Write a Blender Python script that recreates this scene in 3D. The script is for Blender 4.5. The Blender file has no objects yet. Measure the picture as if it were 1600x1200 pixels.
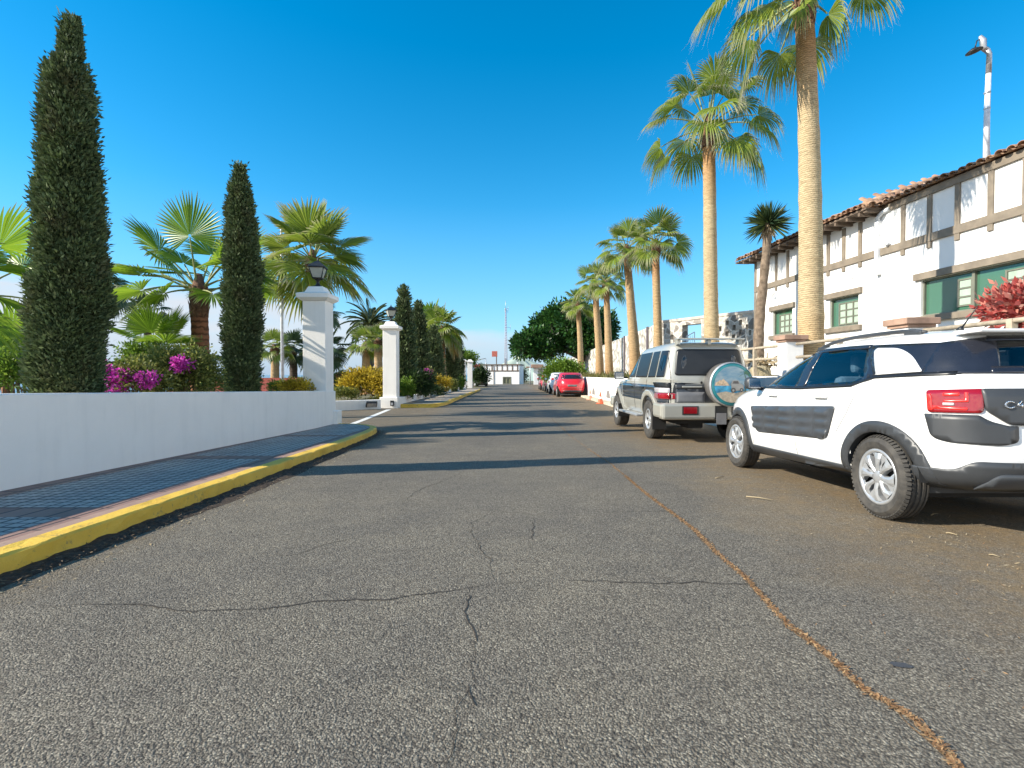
import bpy, bmesh, math, random
import numpy as np
from mathutils import Vector, Matrix
from mathutils.bvhtree import BVHTree
from mathutils.geometry import delaunay_2d_cdt

SC = bpy.context.scene
COL = SC.collection
PI = math.pi
H = 1.02                       # camera height over the road below it
F = 830.0                      # focal length in photograph pixels (1600 wide)
PITCH = 15.0 / F
# ------------------------------------------------------------------ camera
cam_data = bpy.data.cameras.new('camera')
cam = bpy.data.objects.new('camera', cam_data); COL.objects.link(cam)
cam.location = (0, 0, H)
cam.rotation_euler = (PI / 2 - PITCH, 0, 0)
cam_data.sensor_width = 36.0
cam_data.lens = 36.0 * F / 1600.0
cam_data.clip_start = 0.05
cam_data.clip_end = 60000
SC.camera = cam
SC.render.resolution_x = 1024; SC.render.resolution_y = 768
# ------------------------------------------------------------------ light
SUN_EL = math.radians(31.0)
SUN_H = Vector((-1.0, -0.244, 0)).normalized()
SUN_ROT = math.atan2(SUN_H.x, SUN_H.y) % (2 * PI)
world = bpy.data.worlds.new('World'); SC.world = world
world.use_nodes = True
wn = world.node_tree; wn.nodes.clear()
def WN(t, **k):
    n = wn.nodes.new(t)
    for a, b in k.items(): setattr(n, a, b)
    return n
def WL(a, b): wn.links.new(a, b)
sky = WN('ShaderNodeTexSky', sky_type='NISHITA', sun_disc=False)
sky.sun_elevation = SUN_EL; sky.sun_rotation = SUN_ROT
sky.air_density = 1.0; sky.dust_density = 0.15; sky.ozone_density = 3.0; sky.altitude = 300
hs = WN('ShaderNodeHueSaturation'); hs.inputs['Saturation'].default_value = 1.42; hs.inputs['Hue'].default_value = 0.487
hs.inputs['Value'].default_value = 0.91
WL(sky.outputs[0], hs.inputs['Color'])
tcw = WN('ShaderNodeTexCoord'); sep = WN('ShaderNodeSeparateXYZ'); WL(tcw.outputs['Generated'], sep.inputs[0])
def wmath(op, a, b=None, clamp=False):
    n = WN('ShaderNodeMath', operation=op); n.use_clamp = clamp
    for i, v in enumerate((a, b)):
        if v is None: continue
        if isinstance(v, (int, float)): n.inputs[i].default_value = v
        else: WL(v, n.inputs[i])
    return n.outputs[0]
mp = WN('ShaderNodeMapping'); mp.inputs['Scale'].default_value = (1.0, 1.0, 4.5); WL(tcw.outputs['Generated'], mp.inputs[0])
nz = WN('ShaderNodeTexNoise'); nz.inputs['Scale'].default_value = 4.5; nz.inputs['Detail'].default_value = 7; nz.inputs['Roughness'].default_value = 0.55
WL(mp.outputs[0], nz.inputs['Vector'])
nz2 = WN('ShaderNodeTexNoise'); nz2.inputs['Scale'].default_value = 14; nz2.inputs['Detail'].default_value = 5
WL(mp.outputs[0], nz2.inputs['Vector'])
# a cloud bank lying low over the sea, its top near seven degrees on the left and thinner ahead
azl = wmath('MULTIPLY', sep.outputs['X'], -1.0)
top = wmath('ADD', wmath('MULTIPLY', wmath('MINIMUM', wmath('MAXIMUM', azl, -0.5), 0.5), 0.115), 0.078)
edge = wmath('ADD', top, wmath('MULTIPLY', wmath('SUBTRACT', nz.outputs[0], 0.5), 0.085))
m1 = wmath('MULTIPLY', wmath('SUBTRACT', edge, sep.outputs['Z']), 55.0, True)
amount = wmath('MULTIPLY', wmath('ADD', azl, 0.25), 2.3, True)
dens = wmath('ADD', wmath('MULTIPLY', nz2.outputs[0], 0.6), 0.55, True)
mask = wmath('MULTIPLY', wmath('MULTIPLY', m1, amount), dens)
# broken white cloud added behind and beside the viewer, unseen, for neutral fill light
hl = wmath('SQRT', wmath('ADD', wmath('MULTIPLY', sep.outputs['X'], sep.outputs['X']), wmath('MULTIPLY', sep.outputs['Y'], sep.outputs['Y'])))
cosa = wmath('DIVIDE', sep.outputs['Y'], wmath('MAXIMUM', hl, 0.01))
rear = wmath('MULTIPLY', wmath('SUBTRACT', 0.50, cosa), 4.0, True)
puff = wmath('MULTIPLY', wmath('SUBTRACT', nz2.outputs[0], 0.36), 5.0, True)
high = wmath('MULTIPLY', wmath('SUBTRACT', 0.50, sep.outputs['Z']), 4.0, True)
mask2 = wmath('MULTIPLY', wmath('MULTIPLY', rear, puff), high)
# thin veil close to the horizon
veil = wmath('MULTIPLY', wmath('SUBTRACT', 0.30, sep.outputs['Z']), 3.0, True)
mixv = WN('ShaderNodeMixRGB'); mixv.inputs[2].default_value = (.80, 2.2, 3.85, 1); WL(hs.outputs[0], mixv.inputs[1])
WL(wmath('MULTIPLY', veil, 0.8), mixv.inputs[0])
ccol = WN('ShaderNodeMixRGB'); ccol.inputs[1].default_value = (1.75, 2.35, 3.05, 1); ccol.inputs[2].default_value = (3.05, 3.25, 3.55, 1)
WL(wmath('MULTIPLY', wmath('ADD', sep.outputs['Z'], 0.01), 12.0, True), ccol.inputs[0])
mixc = WN('ShaderNodeMixRGB'); WL(mask, mixc.inputs[0]); WL(mixv.outputs[0], mixc.inputs[1]); WL(ccol.outputs[0], mixc.inputs[2])
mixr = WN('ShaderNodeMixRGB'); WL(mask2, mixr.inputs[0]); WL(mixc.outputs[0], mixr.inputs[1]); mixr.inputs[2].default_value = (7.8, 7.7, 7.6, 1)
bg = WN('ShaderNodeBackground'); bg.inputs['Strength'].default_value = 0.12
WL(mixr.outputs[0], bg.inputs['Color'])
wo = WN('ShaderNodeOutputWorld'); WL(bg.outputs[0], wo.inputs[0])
sd = bpy.data.lights.new('sun', 'SUN'); sun = bpy.data.objects.new('sun', sd); COL.objects.link(sun)
sd.energy = 3.9; sd.angle = math.radians(0.53); sd.color = (1.0, 0.92, 0.78)
to_sun = Vector((SUN_H.x * math.cos(SUN_EL), SUN_H.y * math.cos(SUN_EL), math.sin(SUN_EL)))
sun.rotation_euler = to_sun.to_track_quat('Z', 'Y').to_euler()
sun.location = (-20, -5, 20)
SC.view_settings.view_transform = 'Standard'; SC.view_settings.look = 'None'
SC.view_settings.gamma = 1; SC.view_settings.exposure = 1.08
SC.cycles.max_bounces = 8; SC.cycles.transparent_max_bounces = 16

# ------------------------------------------------------------------ helpers
def P(px, py, Y):
    """world point at depth Y that the photograph shows at pixel px, py"""
    u = (px - 800) / F; v = (600 - py) / F
    dy = math.cos(PITCH) + v * math.sin(PITCH); dz = -math.sin(PITCH) + v * math.cos(PITCH)
    return Vector((u * Y / dy, Y, H + dz * Y / dy))
GP = [(-40, .86), (0, 0), (4.1, -.09), (6.7, -.145), (11.3, -.245), (15, -.262), (20, -.25), (30, -.27), (48, -.40), (88, -.57), (400, -1.5)]
def g(y): return float(np.interp(y, [p[0] for p in GP], [p[1] for p in GP]))

def tag(o, label=None, cat=None, group=None, kind=None):
    if label: o['label'] = label
    if cat: o['category'] = cat
    if group: o['group'] = group
    if kind: o['kind'] = kind
    return o
def empty(name, loc=(0, 0, 0), rz=0, parent=None):
    o = bpy.data.objects.new(name, None); COL.objects.link(o); o.location = loc; o.rotation_euler = (0, 0, rz)
    o.empty_display_size = 0.2
    if parent: o.parent = parent
    return o
def copy_tree(o, parent=None):
    c = o.copy(); COL.objects.link(c)
    if parent: c.parent = parent
    for ch in [x for x in o.children]: copy_tree(ch, c)
    return c

class MB:
    def __init__(s): s.v = []; s.f = []; s.m = []; s.s = []
    def add(s, vs, fs, mi=0, smooth=False):
        n = len(s.v); s.v += [tuple(v) for v in vs]
        for f in fs: s.f.append(tuple(i + n for i in f)); s.m.append(mi); s.s.append(smooth)
        return s
    def box(s, x0, x1, y0, y1, z0, z1, b=0.0, mi=0, M=None):
        if b <= 0:
            vs = [(x, y, z) for z in (z0, z1) for y in (y0, y1) for x in (x0, x1)]
            fs = [(0, 2, 3, 1), (4, 5, 7, 6), (0, 1, 5, 4), (2, 6, 7, 3), (0, 4, 6, 2), (1, 3, 7, 5)]
        else:
            b = min(b, (x1 - x0) * .45, (y1 - y0) * .45, (z1 - z0) * .45)
            bm = bmesh.new(); bmesh.ops.create_cube(bm, size=1)
            for v in bm.verts:
                v.co = Vector(((x0 + x1) / 2 + v.co.x * (x1 - x0), (y0 + y1) / 2 + v.co.y * (y1 - y0), (z0 + z1) / 2 + v.co.z * (z1 - z0)))
            bmesh.ops.bevel(bm, geom=bm.edges[:], offset=b, segments=2, affect='EDGES', profile=.5)
            bm.verts.ensure_lookup_table(); bm.verts.index_update()
            vs = [v.co.copy() for v in bm.verts]; fs = [[v.index for v in f.verts] for f in bm.faces]; bm.free()
        if M is not None: vs = [M @ Vector(v) for v in vs]
        return s.add(vs, fs, mi)
    def tube(s, pts, rs, n=10, cap=True, mi=0, smooth=True):
        pts = [Vector(p) for p in pts]
        if isinstance(rs, (int, float)): rs = [rs] * len(pts)
        vs = []; fs = []; prev = None
        for i, p in enumerate(pts):
            t = (pts[min(i + 1, len(pts) - 1)] - pts[max(i - 1, 0)]).normalized()
            if prev is None:
                a = Vector((1, 0, 0)) if abs(t.x) < .8 else Vector((0, 1, 0))
            else: a = prev
            u = (a - t * a.dot(t)).normalized(); w = t.cross(u); prev = u
            for k in range(n):
                th = 2 * PI * k / n
                vs.append(p + (u * math.cos(th) + w * math.sin(th)) * rs[i])
        for i in range(len(pts) - 1):
            for k in range(n):
                a = i * n + k; b = i * n + (k + 1) % n
                fs.append((a, b, b + n, a + n))
        if cap:
            fs.append(tuple(range(n))[::-1]); fs.append(tuple((len(pts) - 1) * n + k for k in range(n)))
        return s.add(vs, fs, mi, smooth)
    def lathe(s, prof, n=24, M=None, mi=0, smooth=True, a0=0, a1=2 * PI):
        """prof: (r, z) about the z axis"""
        full = abs(a1 - a0 - 2 * PI) < 1e-6; m = n if full else n + 1
        vs = []; fs = []
        for r, z in prof:
            for k in range(m):
                th = a0 + (a1 - a0) * k / n; vs.append(Vector((r * math.cos(th), r * math.sin(th), z)))
        for i in range(len(prof) - 1):
            for k in range(n):
                a = i * m + k; b = i * m + (k + 1) % m
                fs.append((a, b, b + m, a + m))
        if M is not None: vs = [M @ v for v in vs]
        return s.add(vs, fs, mi, smooth)
    def prism(s, poly, z0, z1, mi=0, M=None, smooth=False):
        n = len(poly)
        vs = [Vector((x, y, z0)) for x, y in poly] + [Vector((x, y, z1)) for x, y in poly]
        if M is not None: vs = [M @ v for v in vs]
        fs = [tuple(range(n))[::-1], tuple(range(n, 2 * n))] + [(i, (i + 1) % n, n + (i + 1) % n, n + i) for i in range(n)]
        return s.add(vs, fs, mi, smooth)
    def build(s, name, mats, parent=None, loc=None, fix=True):
        me = bpy.data.meshes.new(name); me.from_pydata([tuple(v) for v in s.v], [], s.f)
        if not isinstance(mats, (list, tuple)): mats = [mats]
        for m in mats: me.materials.append(m)
        me.polygons.foreach_set('material_index', s.m); me.polygons.foreach_set('use_smooth', s.s)
        if fix:
            bm = bmesh.new(); bm.from_mesh(me); bmesh.ops.recalc_face_normals(bm, faces=bm.faces[:]); bm.to_mesh(me); bm.free()
        me.update()
        o = bpy.data.objects.new(name, me); COL.objects.link(o)
        if parent: o.parent = parent
        if loc is not None: o.location = loc
        return o

def np_mesh(name, V, Fq, mat, parent=None, attr=None, smooth=False, loc=None, origin=None):
    """V (n,3), Fq (m,k) with k = 3 or 4; attr: per-vertex float called 't'"""
    V = np.asarray(V, dtype=np.float32)
    Fq = np.asarray(Fq, dtype=np.int32); m, k = Fq.shape
    me = bpy.data.meshes.new(name); me.vertices.add(len(V)); me.vertices.foreach_set('co', V.ravel())
    me.loops.add(m * k); me.loops.foreach_set('vertex_index', Fq.ravel())
    me.polygons.add(m); me.polygons.foreach_set('loop_start', np.arange(0, m * k, k, dtype=np.int32))
    me.polygons.foreach_set('loop_total', np.full(m, k, dtype=np.int32))
    me.polygons.foreach_set('use_smooth', np.full(m, smooth, dtype=bool))
    if attr is not None:
        a = me.attributes.new('t', 'FLOAT', 'POINT'); a.data.foreach_set('value', np.asarray(attr, dtype=np.float32))
    me.materials.append(mat); me.update(calc_edges=True); me.validate()
    o = bpy.data.objects.new(name, me); COL.objects.link(o)
    if parent: o.parent = parent
    if loc is not None: o.location = loc
    return o

# ------------------------------------------------------------------ materials
class NT:
    def __init__(s, name):
        s.mat = bpy.data.materials.new(name); s.mat.use_nodes = True
        s.t = s.mat.node_tree; s.b = s.t.nodes['Principled BSDF']; s.out = s.t.nodes['Material Output']
    def n(s, t, **k):
        x = s.t.nodes.new(t)
        for a, b in k.items(): setattr(x, a, b)
        return x
    def l(s, a, b): s.t.links.new(a, b)
    def pos(s):
        return s.n('ShaderNodeNewGeometry').outputs['Position']
    def obj(s): return s.n('ShaderNodeTexCoord').outputs['Object']
    def noise(s, vec, scale, detail=4, rough=.55, out=0):
        x = s.n('ShaderNodeTexNoise'); x.inputs['Scale'].default_value = scale; x.inputs['Detail'].default_value = detail
        x.inputs['Roughness'].default_value = rough; s.l(vec, x.inputs['Vector']); return x.outputs[out]
    def ramp(s, fac, stops, interp='LINEAR'):
        x = s.n('ShaderNodeValToRGB'); x.color_ramp.interpolation = interp
        while len(x.color_ramp.elements) < len(stops): x.color_ramp.elements.new(.5)
        for e, (p, c) in zip(x.color_ramp.elements, stops):
            e.position = p; e.color = tuple(c) + (1,) if len(c) == 3 else c
        s.l(fac, x.inputs[0]); return x.outputs[0]
    def math(s, op, a, b=None, clamp=False):
        x = s.n('ShaderNodeMath', operation=op); x.use_clamp = clamp
        for i, v in enumerate((a, b)):
            if v is None: continue
            if isinstance(v, (int, float)): x.inputs[i].default_value = v
            else: s.l(v, x.inputs[i])
        return x.outputs[0]
    def mix(s, fac, a, b, mode='MIX'):
        x = s.n('ShaderNodeMixRGB', blend_type=mode)
        for i, v in enumerate((fac, a, b)):
            if isinstance(v, (int, float)): x.inputs[i].default_value = v
            elif isinstance(v, tuple): x.inputs[i].default_value = tuple(v) + (1,) if len(v) == 3 else v
            else: s.l(v, x.inputs[i])
        return x.outputs[0]
    def bump(s, h, strength=.3, dist=.01):
        x = s.n('ShaderNodeBump'); x.inputs['Strength'].default_value = strength; x.inputs['Distance'].default_value = dist
        s.l(h, x.inputs['Height']); s.l(x.outputs[0], s.b.inputs['Normal']); return x
    def scale(s, vec, sc):
        x = s.n('ShaderNodeMapping'); x.inputs['Scale'].default_value = sc; s.l(vec, x.inputs[0]); return x.outputs[0]
    def col(s, c):
        if isinstance(c, tuple): s.b.inputs['Base Color'].default_value = tuple(c) + (1,)
        else: s.l(c, s.b.inputs['Base Color'])
    def rough(s, r):
        if isinstance(r, (int, float)): s.b.inputs['Roughness'].default_value = r
        else: s.l(r, s.b.inputs['Roughness'])

def simple(name, c, rough=.6, metal=0, var=.12, scale=8, bump=.0, spec=None, coat=0, c2=None, dist=.005):
    t = NT(name); v = t.obj(); n = t.noise(v, scale, 5)
    c2 = c2 or tuple(min(1, x * (1 + var * 2)) for x in c)
    lo = tuple(x * (1 - var) for x in c)
    t.col(t.ramp(n, [(.3, lo), (.7, c2 if c2 else c)]))
    t.rough(rough); t.b.inputs['Metallic'].default_value = metal
    if spec is not None: t.b.inputs['Specular IOR Level'].default_value = spec
    if coat: t.b.inputs['Coat Weight'].default_value = coat; t.b.inputs['Coat Roughness'].default_value = .03
    if bump: t.bump(t.noise(v, scale * 6, 6), bump, dist)
    return t.mat

def leaf_mat(name, dark, mid, light, tip=None, trans=.3, rough=.5, tipstart=.6, clump=False, brown=0):
    t = NT(name); gi = t.n('ShaderNodeNewGeometry'); r = gi.outputs['Random Per Island']
    c = t.ramp(r, [(0, dark), (.5, mid), (1, light)])
    if tip is not None:
        a = t.n('ShaderNodeAttribute', attribute_name='t')
        f = t.math('MULTIPLY', t.math('SUBTRACT', a.outputs['Fac'], tipstart), 1 / (1 - tipstart), True)
        c = t.mix(f, c, tip)
    if clump:
        a = t.n('ShaderNodeAttribute', attribute_name='t')
        c = t.mix(1.0, c, t.ramp(a.outputs['Fac'], [(0, (.55, .55, .55)), (.5, (.95, .95, .95)), (1, (1.5, 1.45, 1.25))]), 'MULTIPLY')
    if brown:
        f_ = t.ramp(t.noise(t.scale(t.obj(), (3.2, 3.2, 1.6)), 1.0, 6, .7), [(.52, (0, 0, 0)), (.74, (1, 1, 1))])
        c = t.mix(t.math('MULTIPLY', f_, brown), c, (.15, .11, .06))
    t.col(c); t.rough(rough); t.b.inputs['Specular IOR Level'].default_value = .35
    tr = t.n('ShaderNodeBsdfTranslucent'); t.l(c, tr.inputs['Color'])
    mx = t.n('ShaderNodeMixShader'); mx.inputs[0].default_value = trans
    t.l(t.b.outputs[0], mx.inputs[1]); t.l(tr.outputs[0], mx.inputs[2]); t.l(mx.outputs[0], t.out.inputs[0])
    return t.mat

def plaster(name, base=(.90, .86, .80), dirt=(.62, .60, .56), streak=.25, bump=.25):
    t = NT(name); v = t.pos()
    n1 = t.noise(v, 1.3, 6, .65); n2 = t.noise(t.scale(v, (6, 6, .5)), 1.0, 5, .6)
    f = t.math('MULTIPLY', t.ramp(n2, [(.5, (0, 0, 0)), (.8, (1, 1, 1))]), streak)
    f2 = t.math('MULTIPLY', t.ramp(n1, [(.45, (0, 0, 0)), (.85, (1, 1, 1))]), streak)
    t.col(t.mix(t.math('ADD', f, f2, True), base, dirt)); t.rough(.75)
    t.bump(t.math('ADD', t.noise(v, 60, 5), t.math('MULTIPLY', t.noise(v, 7, 3), 1.5)), bump, .006)
    return t.mat
# ------------------------------------------------------------------ material library
def asphalt():
    t = NT('asphalt'); v = t.pos()
    vo = t.n('ShaderNodeTexVoronoi'); vo.inputs['Scale'].default_value = 125; t.l(v, vo.inputs['Vector'])
    vo2 = t.n('ShaderNodeTexVoronoi'); vo2.inputs['Scale'].default_value = 210; t.l(v, vo2.inputs['Vector'])
    bw = t.n('ShaderNodeRGBToBW'); t.l(vo.outputs['Color'], bw.inputs[0])
    stone = t.ramp(bw.outputs[0], [(.15, (.12, .100, .078)), (.45, (.210, .183, .143)), (.7, (.270, .237, .186)), (.92, (.42, .375, .295))])
    gap = t.ramp(vo.outputs['Distance'], [(.0, (1, 1, 1)), (.42, (.88, .88, .88)), (.75, (.42, .42, .42))])
    c = t.mix(1.0, stone, gap, 'MULTIPLY')
    big = t.noise(v, .55, 6, .6); med = t.noise(v, 3.2, 5, .6)
    c = t.mix(1.0, c, t.ramp(big, [(.3, (.82, .82, .84)), (.7, (1.12, 1.1, 1.05))]), 'MULTIPLY')
    c = t.mix(1.0, c, t.ramp(med, [(.3, (.88, .88, .89)), (.7, (1.1, 1.09, 1.06))]), 'MULTIPLY')
    # the far, older surfacing is darker
    sx = t.n('ShaderNodeSeparateXYZ'); t.l(v, sx.inputs[0])
    # earthy dirt under the parked cars (x > 1.5) and thin dirt by the left kerb
    wob = t.math('MULTIPLY', t.math('SUBTRACT', t.noise(v, .8, 5, .6), .5), 2.2)
    d1 = t.math('MULTIPLY', t.math('SUBTRACT', t.math('ADD', sx.outputs['X'], wob), 1.6), 1.0, True)
    d1 = t.math('MULTIPLY', d1, t.ramp(t.noise(v, 7, 7, .7), [(.36, (.25, .25, .25)), (.66, (1, 1, 1))]))
    d2 = t.math('MULTIPLY', t.math('SUBTRACT', t.math('MULTIPLY', sx.outputs['X'], -1.0), t.math('ADD', 2.28, t.math('MULTIPLY', wob, .22))), 3.2, True)
    d2 = t.math('MULTIPLY', d2, t.ramp(t.noise(v, 9, 6, .7), [(.35, (0, 0, 0)), (.7, (1, 1, 1))]))
    dirt = t.ramp(t.noise(v, 30, 5, .7), [(.3, (.12, .082, .042)), (.7, (.29, .20, .10))])
    c = t.mix(t.math('MULTIPLY', d1, .92), c, dirt)
    c = t.mix(t.math('MULTIPLY', d2, .8), c, (.16, .115, .06))
    t.col(c); t.rough(.82); t.b.inputs['Specular IOR Level'].default_value = .4
    hgt = t.math('SUBTRACT', t.math('ADD', t.math('MULTIPLY', t.math('SUBTRACT', 1, vo.outputs['Distance']), 1.0), t.math('MULTIPLY', t.noise(v, 220, 3), .5)), t.math('MULTIPLY', vo2.outputs['Distance'], .5))
    t.bump(hgt, .85, .006)
    return t.mat

def paving():
    t = NT('paving_stone'); v = t.pos()
    sx = t.n('ShaderNodeSeparateXYZ'); t.l(v, sx.inputs[0]); X, Y = sx.outputs['X'], sx.outputs['Y']
    def brick(scale, bw_, rh, mortar, off=0.0):
        b = t.n('ShaderNodeTexBrick'); b.offset = off; b.offset_frequency = 2
        b.inputs['Scale'].default_value = scale; b.inputs['Mortar Size'].default_value = mortar
        b.inputs['Brick Width'].default_value = bw_; b.inputs['Row Height'].default_value = rh
        b.inputs['Mortar Smooth'].default_value = .2
        t.l(v, b.inputs['Vector']); return b
    bf = brick(1, .105, .105, .010); bl = brick(1, .42, .42, .014)
    bf.inputs['Color1'].default_value = (.39, .36, .32, 1); bf.inputs['Color2'].default_value = (.48, .45, .40, 1); bf.inputs['Mortar'].default_value = (.055, .06, .07, 1)
    c = t.mix(bl.outputs['Fac'], bf.outputs['Color'], (.05, .05, .055))
    br = brick(1, .20, .30, .012); br.inputs['Color1'].default_value = (.23, .13, .105, 1); br.inputs['Color2'].default_value = (.31, .185, .145, 1); br.inputs['Mortar'].default_value = (.05, .04, .04, 1)
    # cross bands every 2.9 m, a band beside the wall and the border at the kerb
    ph = t.math('FRACT', t.math('DIVIDE', t.math('SUBTRACT', Y, 3.62), 2.9))
    band = t.math('LESS_THAN', ph, .105)
    wallb = t.math('LESS_THAN', X, -4.13)
    bord = t.math('GREATER_THAN', X, -3.08)
    red = t.math('MAXIMUM', t.math('MAXIMUM', band, wallb), bord)
    c = t.mix(red, c, br.outputs['Color'])
    pink = t.math('GREATER_THAN', X, -2.94)
    c = t.mix(pink, c, t.ramp(t.noise(v, 5, 5), [(.3, (.33, .21, .16)), (.7, (.42, .28, .21))]))
    c = t.mix(1.0, c, t.ramp(t.noise(v, 1.6, 6, .65), [(.3, (.72, .72, .74)), (.7, (1.15, 1.13, 1.1))]), 'MULTIPLY')
    c = t.mix(t.math('MULTIPLY', t.ramp(t.noise(v, 11, 5, .7), [(.58, (0, 0, 0)), (.72, (1, 1, 1))]), .55), c, (.07, .065, .06))
    t.col(c); t.rough(.62)
    hh = t.math('SUBTRACT', t.math('SUBTRACT', 1, t.math('MULTIPLY', bf.outputs['Fac'], t.math('SUBTRACT', 1, red))), t.math('MULTIPLY', br.outputs['Fac'], red))
    t.bump(t.math('ADD', hh, t.math('MULTIPLY', t.noise(v, 60, 4), .35)), .8, .007)
    return t.mat

def yellow_paint():
    t = NT('yellow_kerb_paint'); v = t.pos()
    n = t.noise(v, 9, 7, .72); n2 = t.noise(v, 38, 5, .7)
    wear = t.ramp(t.math('ADD', t.math('MULTIPLY', n, .65), t.math('MULTIPLY', n2, .35)), [(.56, (0, 0, 0)), (.63, (1, 1, 1))])
    yc = t.ramp(t.noise(v, 3, 5), [(.3, (.66, .39, .04)), (.7, (.82, .54, .07))])
    c = t.mix(t.math('MULTIPLY', wear, .8), yc, (.22, .17, .09))
    t.col(c); t.rough(.6); t.bump(t.math('ADD', n, t.math('MULTIPLY', n2, .6)), .7, .012)
    return t.mat

def rubble():
    t = NT('rubble_stone'); v = t.pos()
    vo = t.n('ShaderNodeTexVoronoi', feature='DISTANCE_TO_EDGE'); vo.inputs['Scale'].default_value = 3.0
    wv = t.mix(.12, v, t.noise(v, 2.5, 3, .5, 1)); t.l(wv, vo.inputs['Vector'])
    vc = t.n('ShaderNodeTexVoronoi'); vc.inputs['Scale'].default_value = 3.0; t.l(wv, vc.inputs['Vector'])
    bw = t.n('ShaderNodeRGBToBW'); t.l(vc.outputs['Color'], bw.inputs[0])
    st = t.ramp(bw.outputs[0], [(.2, (.20, .18, .16)), (.5, (.36, .33, .29)), (.8, (.52, .48, .42))])
    c = t.mix(t.ramp(vo.outputs['Distance'], [(.03, (0, 0, 0)), (.09, (1, 1, 1))]), (.58, .55, .50), st)
    c = t.mix(1.0, c, t.ramp(t.noise(v, 12, 5), [(.3, (.75, .75, .75)), (.7, (1.2, 1.2, 1.2))]), 'MULTIPLY')
    t.col(c); t.rough(.9); t.bump(vo.outputs['Distance'], .9, .06); return t.mat

def pale_rubble():
    t = NT('lime_washed_stone'); v = t.pos()
    vo = t.n('ShaderNodeTexVoronoi', feature='DISTANCE_TO_EDGE'); vo.inputs['Scale'].default_value = 1.7
    wv = t.mix(.15, v, t.noise(v, 2.5, 3, .5, 1)); t.l(wv, vo.inputs['Vector'])
    c = t.mix(t.ramp(vo.outputs['Distance'], [(.05, (0, 0, 0)), (.2, (1, 1, 1))]), (.36, .34, .30), (.74, .72, .67))
    c = t.mix(1.0, c, t.ramp(t.noise(v, 3.5, 6, .7), [(.35, (.55, .54, .52)), (.6, (1.1, 1.1, 1.1))]), 'MULTIPLY')
    t.col(c); t.rough(.9); t.bump(vo.outputs['Distance'], 1.0, .12); return t.mat

def trunk_mat(name, low, mid, high, ring=8.5, dark=.72):
    t = NT(name); v = t.pos(); a = t.n('ShaderNodeAttribute', attribute_name='t')
    wob = t.mix(.04, v, t.noise(v, 3.5, 4, .6, 1))
    w = t.n('ShaderNodeTexWave', bands_direction='Z'); w.inputs['Scale'].default_value = ring; w.inputs['Distortion'].default_value = 4.5
    w.inputs['Detail'].default_value = 4; w.inputs['Detail Scale'].default_value = 3; t.l(wob, w.inputs['Vector'])
    base = t.ramp(a.outputs['Fac'], [(0, low), (.3, mid), (.72, mid), (.9, high), (1, high)])
    pat = t.noise(t.scale(v, (3, 3, 9)), 2.2, 6, .65)
    c = t.mix(1.0, base, t.ramp(pat, [(.3, (.72, .68, .62)), (.65, (1.15, 1.14, 1.12))]), 'MULTIPLY')
    crack = t.ramp(w.outputs['Fac'], [(.12, (dark * .7, dark * .72, dark * .62)), (.42, (1, 1, 1))])
    c = t.mix(.8, c, t.mix(1.0, c, crack, 'MULTIPLY'))
    t.col(c); t.rough(.88)
    t.bump(t.math('ADD', w.outputs['Fac'], t.math('MULTIPLY', t.noise(v, 40, 5, .7), 1.4)), .7, .007)
    return t.mat

def roof_tile():
    t = NT('clay_roof_tile'); v = t.pos(); r = t.n('ShaderNodeNewGeometry').outputs['Random Per Island']
    c = t.ramp(r, [(0, (.27, .155, .10)), (.5, (.38, .23, .145)), (1, (.48, .32, .21))])
    c = t.mix(1.0, c, t.ramp(t.noise(v, 9, 6, .7), [(.3, (.62, .6, .6)), (.7, (1.15, 1.15, 1.15))]), 'MULTIPLY')
    c = t.mix(t.math('MULTIPLY', t.ramp(t.noise(v, 3, 5, .7), [(.55, (0, 0, 0)), (.7, (1, 1, 1))]), .4), c, (.30, .27, .2))
    t.col(c); t.rough(.85); t.bump(t.noise(v, 50, 5), .4, .006); return t.mat

def glass_mat(name, tint=(.02, .03, .04), clear=.55, ior=1.6, rough=.015):
    """tinted glazing: part of the light passes, the rest is taken up; gloss by angle"""
    t = NT(name); t.t.nodes.remove(t.b)
    tr = t.n('ShaderNodeBsdfTransparent'); tr.inputs[0].default_value = tuple(clear * x for x in tint) + (1,)
    gl = t.n('ShaderNodeBsdfGlossy'); gl.inputs['Roughness'].default_value = rough; gl.inputs['Color'].default_value = (1, 1, 1, 1)
    fr = t.n('ShaderNodeFresnel'); fr.inputs['IOR'].default_value = ior
    mx = t.n('ShaderNodeMixShader'); t.l(fr.outputs[0], mx.inputs[0]); t.l(tr.outputs[0], mx.inputs[1]); t.l(gl.outputs[0], mx.inputs[2])
    t.l(mx.outputs[0], t.out.inputs[0]); return t.mat

def car_paint(name, c, metal=0, rough=.28, dust=.12):
    t = NT(name); v = t.obj()
    n = t.noise(v, 2.2, 6, .65)
    t.col(t.mix(t.math('MULTIPLY', t.ramp(n, [(.4, (0, 0, 0)), (.8, (1, 1, 1))]), dust), c, tuple(.6 * x + .4 * y for x, y in zip(c, (.36, .31, .24)))))
    t.rough(rough); t.b.inputs['Metallic'].default_value = metal
    t.b.inputs['Coat Weight'].default_value = 1.0; t.b.inputs['Coat Roughness'].default_value = .04
    return t.mat

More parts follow.
